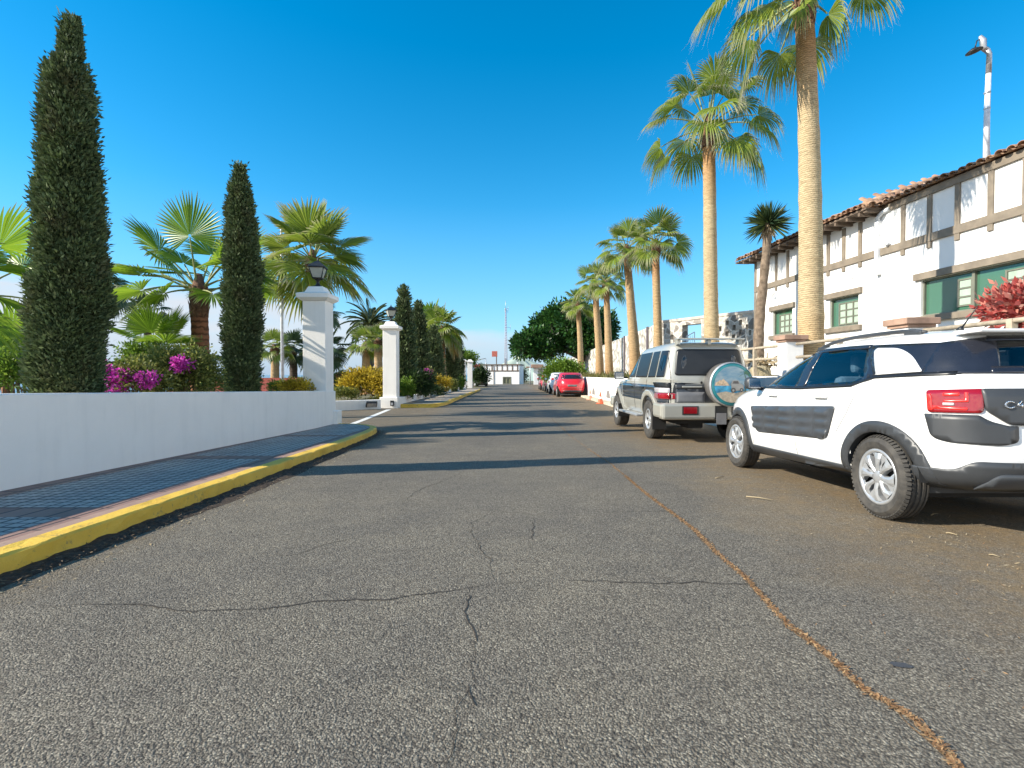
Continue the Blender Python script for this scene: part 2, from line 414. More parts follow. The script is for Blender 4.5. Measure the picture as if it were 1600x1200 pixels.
M = {}
M['asphalt'] = asphalt(); M['paving'] = paving(); M['yellow'] = yellow_paint()
M['rubble'] = rubble(); M['pale_rubble'] = pale_rubble(); M['tile'] = roof_tile()
M['plaster'] = plaster('white_plaster'); M['plaster_clean'] = plaster('building_plaster', (.84, .83, .81), (.7, .69, .66), .12, .2)
M['paint_line'] = simple('road_line_paint', (.62, .62, .60), .7, var=.2, scale=20, bump=.3)
M['timber'] = simple('taupe_painted_timber', (.20, .165, .125), .65, var=.14, scale=5, bump=.25)
M['timber_dark'] = simple('eave_timber', (.13, .095, .07), .8, var=.2, scale=6, bump=.3)
M['cap_stone'] = simple('brown_cap_stone', (.30, .19, .135), .7, var=.2, scale=7, bump=.3)
M['soil'] = simple('garden_soil', (.13, .10, .06), .95, var=.3, scale=3, bump=.5, c2=(.20, .19, .09), dist=.02)
M['litter'] = simple('leaf_mould', (.035, .022, .015), .95, var=.4, scale=30, bump=.8, c2=(.10, .065, .04), dist=.01)
M['crack'] = simple('crack_filling', (.040, .032, .025), .95, var=.4, scale=30)
M['rust_crack'] = simple('orange_needle_debris', (.16, .09, .04), .95, var=.45, scale=40, bump=.8, c2=(.38, .20, .075))
M['iron'] = simple('black_cast_iron', (.028, .03, .032), .45, metal=.3, var=.2, scale=15, bump=.15)
M['lamp_glass'] = simple('milky_lamp_glass', (.42, .42, .36), .15, var=.1, scale=6, coat=.5)
M['steel'] = simple('galvanised_steel', (.42, .43, .45), .45, metal=.6, var=.25, scale=7, bump=.2)
M['white_metal'] = simple('white_painted_metal', (.62, .64, .67), .45, var=.15, scale=9, bump=.1)
M['rail'] = simple('weathered_rail_timber', (.36, .30, .22), .8, var=.2, scale=12, bump=.3)
M['green_glass'] = NT('green_window_glass').mat
_t = M['green_glass'].node_tree; _b = _t.nodes['Principled BSDF']; _b.inputs['Base Color'].default_value = (.055, .145, .095, 1); _b.inputs['Roughness'].default_value = .06; _b.inputs['Coat Weight'].default_value = .6
M['pale_pane'] = simple('pane_reflection_tone', (.34, .42, .34), .3, var=.1, scale=4)  # paler tone stands in for reflections on the inner casement
M['win_frame'] = simple('olive_window_frame', (.15, .155, .12), .5, var=.1)
M['dark_void'] = simple('dark_opening', (.015, .015, .016), .9, var=.1)
M['red_tile'] = simple('red_clay_roof', (.30, .075, .05), .8, var=.25, scale=6, bump=.4)
M['terracotta'] = simple('terracotta_trunk', (.34, .15, .075), .9, var=.25, scale=9, bump=.6, dist=.02)
M['boot'] = simple('palm_leaf_base', (.13, .055, .03), .9, var=.35, scale=18, bump=.8, c2=(.25, .13, .07), dist=.02)
M['trunk_pale'] = trunk_mat('straw_palm_trunk', (.50, .30, .12), (.50, .39, .24), (.46, .25, .11))
M['trunk_orange'] = trunk_mat('orange_palm_trunk', (.42, .23, .10), (.48, .33, .18), (.38, .19, .09), 6.0)
M['trunk_dark'] = trunk_mat('dark_palm_trunk', (.07, .05, .04), (.09, .065, .05), (.1, .07, .05), 3.0)
M['trunk_red'] = trunk_mat('rusty_palm_trunk', (.36, .18, .09), (.30, .12, .06), (.16, .06, .035), 2.4, .45)
M['bark'] = simple('grey_brown_bark', (.16, .115, .08), .95, var=.3, scale=9, bump=.8, c2=(.28, .21, .15), dist=.02)
M['palm_leaf'] = leaf_mat('fan_palm_leaf', (.13, .185, .025), (.21, .29, .035), (.30, .36, .055), (.42, .38, .24), .38, .42, .62)
M['palm_leaf_lush'] = leaf_mat('lush_fan_leaf', (.12, .22, .02), (.20, .33, .025), (.28, .40, .035), (.26, .27, .14), .42, .4, .7)
M['palm_leaf_dark'] = leaf_mat('deep_green_fan_leaf', (.035, .07, .03), (.055, .10, .04), (.085, .13, .05), (.12, .14, .07), .2, .45, .7)
M['palm_leaf_yellow'] = leaf_mat('yellowing_fan_leaf', (.30, .24, .03), (.42, .32, .04), (.45, .25, .03), (.40, .20, .06), .35, .5, .6)
M['petiole'] = simple('palm_leaf_stalk', (.20, .22, .07), .5, var=.2)
M['fibre'] = leaf_mat('palm_leaf_fibre', (.40, .37, .30), (.5, .47, .4), (.58, .56, .5), None, .4, .8)
M['cypress'] = leaf_mat('cypress_scale_leaf', (.055, .085, .032), (.10, .145, .058), (.17, .215, .10), None, .12, .7, clump=True, brown=.65)
M['cypress_core'] = simple('foliage_shade_core', (.030, .032, .020), .95, var=.3, scale=20)  # near-black solid core, painted shade for the gaps between leaf clumps
M['ficus'] = leaf_mat('glossy_fig_leaf', (.018, .06, .016), (.032, .095, .022), (.07, .17, .032), None, .2, .35, clump=True)
M['bush'] = leaf_mat('hedge_leaf', (.09, .12, .025), (.17, .20, .045), (.30, .31, .09), None, .3, .5, clump=True)
M['bush_fresh'] = leaf_mat('fresh_green_leaf', (.09, .17, .02), (.15, .26, .03), (.24, .34, .05), None, .35, .5, clump=True)
M['bush_yellow'] = leaf_mat('golden_leaf', (.28, .21, .02), (.48, .36, .03), (.62, .48, .06), None, .35, .5, clump=True)
M['bush_dark'] = leaf_mat('dark_shrub_leaf', (.02, .04, .015), (.035, .07, .02), (.06, .10, .03), None, .25, .5, clump=True)
M['magenta'] = leaf_mat('magenta_bract', (.44, .02, .34), (.60, .06, .48), (.72, .16, .62), None, .4, .6, clump=True)
M['red_leaf'] = leaf_mat('red_leaf', (.36, .05, .045), (.52, .11, .10), (.58, .30, .24), None, .35, .5, clump=True)
M['green_top'] = leaf_mat('fence_bed_leaf', (.10, .10, .03), (.17, .16, .05), (.25, .24, .08), None, .3, .5)
M['dry'] = leaf_mat('dry_straw', (.30, .22, .12), (.42, .33, .2), (.52, .44, .3), None, .2, .8)
M['brown_leaf'] = leaf_mat('fallen_leaf', (.045, .03, .018), (.10, .065, .035), (.22, .15, .085), None, .1, .8)
M['date_leaf'] = leaf_mat('date_palm_leaf', (.035, .06, .022), (.06, .09, .032), (.11, .14, .05), (.09, .11, .05), .2, .45, .8)
M['yucca_leaf'] = leaf_mat('sword_leaf', (.022, .045, .025), (.045, .08, .035), (.11, .14, .035), None, .2, .4)
# ------------------------------------------------------------------ terrain, sea, hills
def wall_x(y): return -4.37 + (y - 4.53) * (0.24 / 7.87)          # road-side face of the near white wall
def wall_top(y): return float(np.interp(y, [-4, 4.53, 12.4], [1.09, .856, .635]))
def T(x, y):
    b = g(y) - .03
    if x < -4.3:
        if y < 12.2: z = wall_top(y) - .28
        elif y < 20.2: z = b
        else: z = float(np.interp(y, [20.2, 48], [.02, -.16])) if y < 49 else b
        if x < -7: z = z + (b - z) * min(1, (-7 - x) / 6)
        if x < -12: z -= (-12 - x) * .045
        if x < -75: z -= (-75 - x) * 1.2
        if y > 66 and x < -6: z -= (y - 66) * .02
        if y > 150: z -= (y - 150) * .5
    elif x > 4.45:
        z = .62 if y > 16.2 else (b if x < 5.2 else .35)
        if y > 70: z = b
        if y > 150: z -= (y - 150) * .05
    else:
        z = b
        if y > 150: z -= (y - 150) * .2
    return max(z, -60)
xs = [-260, -180, -130, -100, -85, -75, -60, -50, -40, -32, -26, -21, -17, -14, -12, -10, -8.5, -7, -6, -5, -4.42, -4.34, -4.0, -3, -1.5, 0, 1.5, 3, 4.42, 4.50, 5.18, 5.25, 6.5, 8, 11, 16, 24, 40, 70, 120, 200, 320]
ys = [-60, -30, -15, -8, -4, -2, 0, 1, 2, 3, 4, 5.5, 7, 8.5, 10, 11, 12.1, 12.35, 13.5, 15, 16.1, 16.4, 18, 19.9, 20.3, 22, 24, 27, 30, 34, 38, 43, 48, 49.2, 54, 60, 66, 71, 80, 88, 100, 125, 150, 190, 250, 330]
def gx(x, y):
    if y <= 12.2 and x in (-4.42, -4.34, -5): return wall_x(y) - {-4.42: .14, -4.34: .06, -5: .7}[x]
    return x
V = [(gx(x, y), y, T(x if x != -4.34 else -4.2, y)) for y in ys for x in xs]; nx = len(xs)
Fc = [(j * nx + i, j * nx + i + 1, (j + 1) * nx + i + 1, (j + 1) * nx + i) for j in range(len(ys) - 1) for i in range(nx - 1)]
tag(MB().add(V, Fc).build('ground', M['soil'], fix=False), kind='structure')

def sea_mat():
    t = NT('sea_water'); v = t.pos()
    t.col((.035, .13, .21)); t.rough(.18); t.b.inputs['IOR'].default_value = 1.33
    n = t.noise(t.scale(v, (.02, .05, .02)), 1, 8, .6); t.bump(n, .6, 6.0)
    return t.mat
tag(MB().add([(-40000, -2000, -40), (40000, -2000, -40), (40000, 50000, -40), (-40000, 50000, -40)], [(0, 1, 2, 3)]).build('sea', sea_mat(), fix=False), kind='structure')

# hills far beyond the end of the street
def hill(name, cx, cy, rx, ry, zt, seed, mat):
    rng = random.Random(seed); n = 48; m = 16; vs = []; fs = []
    ph = [rng.uniform(0, 6.28) for _ in range(6)]
    for j in range(m + 1):
        q = j / m
        for i in range(n):
            a = 2 * PI * i / n
            k = 1 + .12 * math.sin(3 * a + ph[0]) + .08 * math.sin(7 * a + ph[1]) + .05 * math.sin(13 * a + ph[2])
            hgt = (1 - q) ** 1.25 * (1 + .06 * math.sin(9 * a + ph[3]) * q)
            vs.append((cx + rx * q * k * math.cos(a), cy + ry * q * k * math.sin(a), -45 + (zt + 45) * hgt))
    for j in range(m):
        for i in range(n): fs.append((j * n + i, j * n + (i + 1) % n, (j + 1) * n + (i + 1) % n, (j + 1) * n + i))
    return tag(MB().add(vs, fs, 0, True).build(name, mat), kind='structure')
M['hill'] = simple('pale_hill_slope', (.36, .43, .36), .95, var=.15, scale=.01)
M['hill2'] = simple('teal_hill_slope', (.10, .19, .19), .95, var=.15, scale=.01)
hill('hills', 20, 1500, 230, 200, 55, 3, M['hill'])
hill('hills', 68, 900, 75, 80, 11, 5, M['hill2'])

# ------------------------------------------------------------------ road
def sheet(name, x0, x1, ya, yb, step, dz, mat, nx=6):
    n = max(1, int(round((yb - ya) / step))); vs = []; fs = []
    for j in range(n + 1):
        y = ya + (yb - ya) * j / n
        for i in range(nx + 1):
            vs.append((x0 + (x1 - x0) * i / nx, y, g(y) + dz))
    for j in range(n):
        for i in range(nx): fs.append((j * (nx + 1) + i, j * (nx + 1) + i + 1, (j + 1) * (nx + 1) + i + 1, (j + 1) * (nx + 1) + i))
    return tag(MB().add(vs, fs, 0, True).build(name, mat, fix=False), kind='structure')
sheet('road', -2.6, 4.98, -10, 88, 1.0, 0, M['asphalt'])
sheet('driveway', -13, -2.6, 8.0, 20.2, .8, 0, M['asphalt'])
sheet('driveway', -13, -2.6, 46, 58, 1.0, 0, M['asphalt'])
sheet('cross_street', -14, -2.6, 66, 84, 1.5, 0, M['asphalt'])
sheet('road_edge', 4.98, 12, 66, 84, 1.5, 0, M['asphalt'])
sheet('road_edge', -2.9, -2.6, -10, 8.0, 1, -.002, M['asphalt'], 1)
sheet('road_edge', -2.9, -2.6, 20.2, 46, 1, -.002, M['asphalt'], 1)
sheet('road_edge', -2.9, -2.6, 58, 66, 1, -.002, M['asphalt'], 1)

def resample(pts, d):
    pts = [Vector(p) for p in pts]; out = [pts[0].copy()]
    for a, b in zip(pts[:-1], pts[1:]):
        L = (b - a).length; n = max(1, int(round(L / d)))
        for i in range(1, n + 1): out.append(a + (b - a) * i / n)
    return out
def catmull(pts, n):
    pts = [Vector(p) for p in pts]; out = []
    for i in range(len(pts) - 1):
        p0 = pts[max(i - 1, 0)]; p1 = pts[i]; p2 = pts[i + 1]; p3 = pts[min(i + 2, len(pts) - 1)]
        for k in range(n):
            t = k / n
            out.append(.5 * ((2 * p1) + (-p0 + p2) * t + (2 * p0 - 5 * p1 + 4 * p2 - p3) * t * t + (-p0 + 3 * p1 - 3 * p2 + p3) * t ** 3))
    out.append(pts[-1]); return out

def kerb(name, line, w, hgt, mat, seed=1, side=1):
    """line: road edge of the kerb; side=1 when the pavement lies to the left of the walking direction"""
    rng = random.Random(seed); L = resample(line, .12); vs = []; fs = []
    n = len(L); sec = 6
    drift = 0
    for i, p in enumerate(L):
        t = (L[min(i + 1, n - 1)] - L[max(i - 1, 0)]).normalized(); nn = Vector((-t.y, t.x, 0)) * side
        if i % 9 == 0: drift = rng.uniform(-.006, .006)
        e = lambda s=.004: rng.uniform(-s, s)
        joint = .007 if i % 9 == 0 else 0
        z = g(p.y)
        prof = [(-.012 + e(), -.05), (.0 + e(.006), .35 * hgt), (.004 + e(.006) + drift, hgt - .016), (.018 + e() + drift, hgt - .002 - joint), (w * .6, hgt + e(.002) - joint), (w, hgt + e(.002))]
        for a, b in prof: vs.append(p + nn * a + Vector((0, 0, z + b)))
    for i in range(n - 1):
        for k in range(sec - 1):
            a = i * sec + k; fs.append((a, a + 1, a + sec + 1, a + sec))
    return tag(MB().add(vs, fs, 0, False).build(name, mat, fix=False), kind='structure'), L
near_line = [(-2.70, -10, 0), (-2.70, 6, 0)] + catmull([(-2.70, 6.2, 0), (-2.72, 8.5, 0), (-2.78, 10.2, 0), (-2.90, 11.35, 0), (-3.15, 11.95, 0), (-3.6, 12.35, 0), (-4.25, 12.5, 0)], 8)
_, L1 = kerb('kerb', near_line, .14, .125, M['yellow'], 2)
far_line = catmull([(-4.3, 20.45, 0), (-3.6, 20.5, 0), (-3.05, 20.85, 0), (-2.78, 21.7, 0), (-2.72, 24, 0)], 8) + [(-2.72, 45.5, 0)] + catmull([(-2.74, 46, 0), (-2.95, 47.4, 0), (-3.5, 48.0, 0), (-4.25, 48.1, 0)], 6)
_, L2 = kerb('kerb', far_line, .14, .125, M['yellow'], 4)
def pavement(line, xin, mat, w=.13, dz=.121):
    vs = []; fs = []; n = 8
    L = [line[0] + (line[-1] - line[0]) * 0]  # noqa
    inner = []
    m = len(line)
    for i, p in enumerate(line):
        t = (line[min(i + 1, m - 1)] - line[max(i - 1, 0)]).normalized(); nn = Vector((-t.y, t.x, 0))
        inner.append(p + nn * w)
    for p in inner:
        xe = xin(p.y)
        for k in range(n + 1):
            x = p.x + (min(xe, p.x) - p.x) * k / n; vs.append((x, p.y, g(p.y) + dz))
    for i in range(m - 1):
        for k in range(n):
            a = i * (n + 1) + k; fs.append((a, a + 1, a + n + 2, a + n + 1))
    return tag(MB().add(vs, fs, 0, True).build('pavement', mat, fix=False), kind='structure')
pavement(L1, lambda y: wall_x(y) - .05, M['paving'])
M['concrete'] = simple('beige_pavement_concrete', (.36, .30, .24), .85, var=.18, scale=4, bump=.3)
pavement(L2, lambda y: -4.35, M['concrete'])

# the white line across the gateway
def ribbon(name, pts, w, dz, mat, zf=g):
    vs = []; fs = []; n = len(pts)
    pts = [Vector(p) for p in pts]
    for i, p in enumerate(pts):
        t = (pts[min(i + 1, n - 1)] - pts[max(i - 1, 0)]); t.z = 0; t.normalize(); nn = Vector((-t.y, t.x, 0))
        ww = w[i] if isinstance(w, list) else w
        vs += [p + nn * ww / 2, p - nn * ww / 2]
    vs = [(v[0], v[1], zf(v[1]) + dz) for v in vs]
    for i in range(n - 1): fs.append((2 * i, 2 * i + 1, 2 * i + 3, 2 * i + 2))
    return MB().add(vs, fs).build(name, mat, fix=False)
tag(ribbon('road_marking', resample([(-4.05, 12.75, 0), (-4.45, 19.2, 0)], .5), .17, .004, M['paint_line']), kind='structure')

def hit(px, py):
    """point of the road surface seen at a pixel"""
    u = (px - 800) / F; v = (600 - py) / F
    d = Vector((u, math.cos(PITCH) + v * math.sin(PITCH), -math.sin(PITCH) + v * math.cos(PITCH)))
    y = 5.0
    for _ in range(60): y = .5 * y + .5 * (g(y) - H) / d.z * d.y
    return Vector((d.x / d.y * y, y, 0))
def crack(pix, wmin, wmax, seed, mat, dz=.003, jit=.02):
    rng = random.Random(seed); L = resample([hit(*p) for p in pix], .035)
    out = []; off = 0; off2 = 0
    for p in L:
        off = off * .9 + rng.uniform(-jit, jit); off2 = off2 * .9 + rng.uniform(-jit, jit) * .6; out.append(p + Vector((off * .6 + rng.uniform(-.3, .3) * jit, off2 + rng.uniform(-.3, .3) * jit, 0)))
    ws = []; w = wmin
    for _ in out:
        w = min(wmax, max(wmin * .4, w + rng.uniform(-1, 1) * (wmax - wmin) * .35)); ws.append(w)
    o = ribbon('road_crack', out, ws, dz, mat); return tag(o, kind='structure')
crack([(60, 948), (150, 943), (250, 950), (300, 958), (400, 955), (500, 944), (600, 938), (700, 925), (790, 910), (900, 908), (1000, 910), (1090, 908), (1165, 912)], .004, .009, 1, M['crack'])
crack([(690, 1200), (705, 1130), (715, 1100), (733, 1072), (722, 1040), (730, 1010), (735, 960), (735, 930)], .004, .009, 2, M['crack'])
crack([(735, 1072), (742, 1098)], .003, .006, 3, M['crack'])
crack([(775, 905), (765, 880), (742, 838), (745, 815), (765, 800)], .003, .007, 4, M['crack'])
crack([(630, 788), (690, 790), (770, 800), (835, 806), (900, 803), (980, 800), (1040, 798)], .003, .007, 5, M['crack'])
crack([(832, 845), (836, 820), (838, 808)], .003, .008, 6, M['crack'])
crack([(630, 788), (650, 768), (700, 750), (722, 738)], .003, .007, 7, M['crack'])
longc = [(1510, 1215), (1470, 1165), (1415, 1115), (1350, 1078), (1290, 1020), (1230, 975), (1185, 925), (1165, 903), (1120, 865), (1085, 828), (1040, 795), (1005, 768), (960, 730), (925, 705), (893, 683), (878, 668), (862, 655)]
crack(longc, .006, .018, 8, M['rust_crack'], .003, .016)
crack([(560, 560 + 280), (520, 850), (470, 866), (400, 872)], .003, .007, 12, M['crack'])
# needles and orange grit lodged in the long crack: very many bits, one mass
def scatter_on(L, n, spread, size, mat, name, seed, hmax=.012, zf=g, aspect=.35, taper=None):
    rng = np.random.default_rng(seed); L = np.array([tuple(p) for p in L]); m = len(L)
    seg = rng.random(n) * (m - 1); i = seg.astype(int); f = (seg - i)[:, None]
    p = L[i] * (1 - f) + L[np.minimum(i + 1, m - 1)] * f
    t = L[np.minimum(i + 1, m - 1)] - L[i]; t /= np.linalg.norm(t, axis=1)[:, None] + 1e-9
    nn = np.stack([-t[:, 1], t[:, 0], t[:, 2] * 0], 1)
    sp = spread if not callable(spread) else spread(p)
    off = rng.normal(0, 1, n) * sp if not isinstance(sp, tuple) else sp[0] + np.abs(rng.normal(0, 1, n)) * sp[1]
    p = p + nn * off[:, None]
    a = rng.random(n) * 2 * PI; s = size * (.4 + rng.random(n) * 1.1)
    d = np.stack([np.cos(a), np.sin(a), rng.normal(0, .25, n)], 1) * s[:, None]
    e = np.stack([-np.sin(a), np.cos(a), rng.normal(0, .25, n)], 1) * (s * aspect)[:, None]
    p[:, 2] = np.array([zf(y) for y in p[:, 1]]) + .004 + rng.random(n) * hmax
    V = np.stack([p - d * .5, p + e * .5, p + d * .5, p - e * .5], 1).reshape(-1, 3)
    Q = np.arange(n * 4).reshape(-1, 4)
    return np_mesh(name, V, Q, mat)
Lc = resample([hit(*p) for p in longc], .05)
M['needles'] = leaf_mat('orange_needles', (.18, .09, .04), (.31, .17, .08), (.42, .28, .14), None, .1, .85)
near_c = [p for p in Lc if p.y < 6.0]
tag(scatter_on(near_c, 5200, lambda p: .009, .016, M['needles'], 'needle_debris', 5, .004), 'orange needle and grit debris lodged in the long crack of the road', 'debris', kind='stuff')
far_c = [p for p in Lc if p.y >= 5.5]
tag(scatter_on(far_c, 420, lambda p: .007, .022, M['needles'], 'needle_debris', 6, .004), 'thin line of orange debris where the long crack runs up the road', 'debris', kind='stuff')
# dark leaf mould heaped in the gutter
def litter_strip():
    rng = random.Random(7); L = resample([p for p in near_line], .08); vs = []; fs = []
    base = []
    L = [p for p in L if -1.5 < p.y < 12.3]
    w = .14
    for i, p in enumerate(L):
        w = min(.24, max(.09, w + rng.uniform(-.016, .016)))
        t = (L[min(i + 1, len(L) - 1)] - L[max(i - 1, 0)]).normalized(); nn = Vector((t.y, -t.x, 0))
        z = g(p.y)
        ww = w if p.y < 9.5 else w * .5
        vs += [p + nn * -.01 + Vector((0, 0, z + .022 + rng.uniform(-.006, .012))), p + nn * ww * .5 + Vector((0, 0, z + .018 + rng.uniform(-.006, .012))), p + nn * ww + Vector((0, 0, z + .001))]
    for i in range(len(L) - 1):
        for k in range(2):
            a = i * 3 + k; fs.append((a, a + 1, a + 4, a + 3))
    return MB().add(vs, fs, 0, False).build('leaf_mould', M['litter'], fix=False)
tag(litter_strip(), 'dark leaf mould heaped in the gutter along the yellow kerb', 'leaf mould', kind='stuff')
gl = [p for p in resample(near_line, .1) if 0 < p.y < 12.2]
tag(scatter_on([p + Vector((.09, 0, 0)) for p in gl], 5200, lambda p: .055, .022, M['brown_leaf'], 'fallen_leaves', 8, .03), 'brown fallen leaves and bits scattered along the gutter', 'leaves', kind='stuff')
tag(scatter_on([p + Vector((.24, 0, 0)) for p in gl], 900, lambda p: .09, .022, M['dry'], 'fallen_leaves', 9, .004), 'pale dry bits strewn on the road beside the gutter', 'leaves', kind='stuff')
# straw under and beside the parked cars
tag(scatter_on([(3.3, 1.8, 0), (2.7, 4.0, 0), (2.9, 9.5, 0)], 1500, lambda p: .42, .020, M['dry'], 'straw_bits', 10, .004, aspect=.22), 'pale straw and palm bits strewn on the dirty asphalt beside the cars', 'straw', kind='stuff')
tag(scatter_on([(2.2, 1.2, 0), (3.6, 3.2, 0)], 1600, lambda p: .45, .016, M['needles'], 'straw_bits', 11, .003, aspect=.22), 'orange grit spread over the road behind the white car', 'straw', kind='stuff')
def twig(pa, pb, r, label):
    a = hit(*pa); b = hit(*pb); a.z = g(a.y) + r + .002; b.z = g(b.y) + r + .004
    m = (a + b) / 2 + Vector((.0, .01, .004))
    tag(MB().tube([a, m, b], [r, r * .9, r * .5], 5).build('twig', M['dry']), label, 'twig', 'dry palm twigs lying on the road')
twig((1166, 777), (1207, 783), .006, 'long straw coloured twig on the asphalt left of the white car')
twig((1455, 806), (1466, 804), .004, 'tiny pale twig in the shade right of the rear wheel')
twig((1545, 868), (1562, 872), .004, 'short pale twig on the brown dirt behind the white car')
twig((1478, 834), (1496, 838), .005, 'yellow twig on orange grit beside the rear wheel')
twig((1118, 748), (1132, 746), .005, 'short pale twig in front of the front wheel shade')
# an oil spot
c0 = hit(1408, 1040); rr = random.Random(4)
tag(MB().add([(c0.x + .036 * math.cos(a) * k, c0.y + .022 * math.sin(a) * k, g(c0.y) + .003) for a, k in [(2 * PI * i / 18, rr.uniform(.75, 1.2)) for i in range(18)]], [tuple(range(18))]).build('oil_stain', simple('oil_on_asphalt', (.045, .046, .05), .5), fix=False), kind='structure')

# ------------------------------------------------------------------ near white wall and gate pillars
def white_wall(name, pts, th, zt, zb, label, cat='wall', side=-1, extra=None, bev=.012):
    """pts: road-side face line; thickness goes to the given side"""
    mb = MB(); n = len(pts); pts = [Vector((p[0], p[1], 0)) for p in pts]; vs = []; fs = []
    for i, p in enumerate(pts):
        t = (pts[min(i + 1, n - 1)] - pts[max(i - 1, 0)]).normalized(); nn = Vector((-t.y, t.x, 0)) * -side
        a = zt(p.y) if callable(zt) else zt; b = zb(p.y) if callable(zb) else zb
        for off, z in ((0, b), (0, a - bev), (bev, a), (th - bev, a), (th, a - bev), (th, b)): vs.append(p + nn * off + Vector((0, 0, z)))
    for i in range(n - 1):
        for k in range(5): fs.append((i * 6 + k, i * 6 + k + 1, i * 6 + k + 7, i * 6 + k + 6))
    fs.append(tuple(range(6))); fs.append(tuple((n - 1) * 6 + k for k in range(6))[::-1])
    mb.add(vs, fs)
    if extra: extra(mb)
    return tag(mb.build(name, M['plaster']), label, cat)
white_wall('boundary_wall', [(wall_x(y), y) for y in np.linspace(-4, 11.86, 24)] + [(wall_x(12.42), 12.42)], .2, wall_top, lambda y: g(y) - .3,
           'long low white rendered wall beside the paved footway with cypresses behind', side=-1,
           extra=lambda mb: mb.box(-4.30, -4.045, 12.25, 12.62, -.5, .17, .01))
def pillar(cx, cy, w, zb, ztop, label, base=None):
    r = empty('gate_pillar', (cx, cy, 0)); tag(r, label, 'pillar', 'white gate pillars along the left side of the street')
    h = w / 2; zs = ztop - .33
    MB().box(-h, h, -h, h, zb, zs, .012).build('shaft', M['plaster'], r)
    c = MB(); hh = h + .10
    c.add([(x, y, z) for z, q in ((zs, h + .02), (zs + .055, hh - .01), (zs + .06, hh), (zs + .15, hh), (zs + .162, hh - .012), (zs + .20, h * .86), (zs + .33, h * .62)) for x, y in ((-q, -q), (q, -q), (q, q), (-q, q))],
          [(4 * i + k, 4 * i + (k + 1) % 4, 4 * i + 4 + (k + 1) % 4, 4 * i + 4 + k) for i in range(6) for k in range(4)] + [(3, 2, 1, 0), (24, 25, 26, 27)])
    c.build('cap', M['plaster'], r)
    if base: MB().box(*base, .015).build('base', M['plaster'], r)
    return r
pillar(-4.42, 12.14, .515, .55, 3.0, 'nearest white gate pillar, standing on the end of the long low wall')
pillar(-4.605, 20.26, .515, -.3, 3.02, 'white gate pillar with block base and small light, across the driveway', base=(-.37, .31, -.33, .31, -.36, .155 ))
pillar(-4.45, 48.2, .515, -.45, 2.47, 'distant white gate pillar at the end of the low flowerbed wall')
pillar(-4.52, 57.2, .515, -.5, 2.62, 'farthest white gate pillar, beyond the second driveway')

def lantern(loc, s, label, rz=0):
    r = empty('pillar_lantern', loc, rz); tag(r, label, 'lantern', 'black lanterns on the gate pillars')
    b = MB()
    b.lathe([(0, 0), (.13, 0), (.135, .02), (.06, .05), (.035, .09), (.03, .14), (.055, .16), (.06, .18), (0, .18)], 16)
    for k in range(4):
        a = PI / 4 + k * PI / 2
        b.tube([(.045 * math.cos(a), .045 * math.sin(a), .17), (.12 * math.cos(a), .12 * math.sin(a), .21)], .010, 6)
    b.build('stand', M['iron'], r)
    def sq(z, q): return [(-q, -q, z), (q, -q, z), (q, q, z), (-q, q, z)]
    gm = MB(); gm.add(sq(.215, .095) + sq(.44, .16), [(0, 1, 5, 4), (1, 2, 6, 5), (2, 3, 7, 6), (3, 0, 4, 7), (3, 2, 1, 0)])
    gm.build('glass', M['lamp_glass'], r)
    fr = MB()
    for (x, y) in ((-1, -1), (1, -1), (1, 1), (-1, 1)):
        fr.tube([(x * .096, y * .096, .205), (x * .163, y * .163, .445)], .011, 6)
    for z, q in ((.21, .098), (.44, .163)):
        for k in range(4):
            c = sq(z, q); fr.tube([c[k], c[(k + 1) % 4]], .011, 6)
    fr.tube([(0, 0, .18), (0, 0, .33)], .014, 8); fr.lathe([(0, .33), (.03, .34), (.034, .38), (.02, .42), (0, .43)], 12)
    fr.build('frame', M['iron'], r)
    rf = MB(); q0, q1, q2 = .19, .12, .035
    vs = sq(.445, q0) + sq(.455, q0) + sq(.53, q1) + sq(.60, q2); rf.add(vs, [(4 * i + k, 4 * i + (k + 1) % 4, 4 * i + 4 + (k + 1) % 4, 4 * i + 4 + k) for i in range(3) for k in range(4)] + [(3, 2, 1, 0), (12, 13, 14, 15)])
    rf.lathe([(.0, .59), (.03, .60), (.016, .625), (.022, .645), (.008, .67), (0, .69)], 12)
    rf.build('roof', M['iron'], r)
    r.scale = (s, s, s); return r
lantern((-4.42, 12.14, 2.995), 1.0, 'black four sided lantern on the nearest gate pillar', .12)
lantern((-4.605, 20.26, 3.015), .98, 'black four sided lantern on the gate pillar across the driveway', .5)

cw = catmull([(-4.95, 19.72, 0), (-5.5, 19.35, 0), (-6.4, 18.6, 0), (-7.8, 17.6, 0), (-10, 16.9, 0), (-13, 16.6, 0)], 8)
white_wall('low_wall', [(p.x, p.y) for p in cw], .22, .09, -.5, 'low curved white wall with small lights leading into the driveway', side=-1)
white_wall('flowerbed_wall', [(-4.30 , y) for y in np.linspace(20.62, 47.9, 24)], .2, lambda y: float(np.interp(y, [20, 47], [.14, -.06])), lambda y: g(y) - .2,
           'low white flowerbed wall running along the far footway under the cypresses', side=-1)
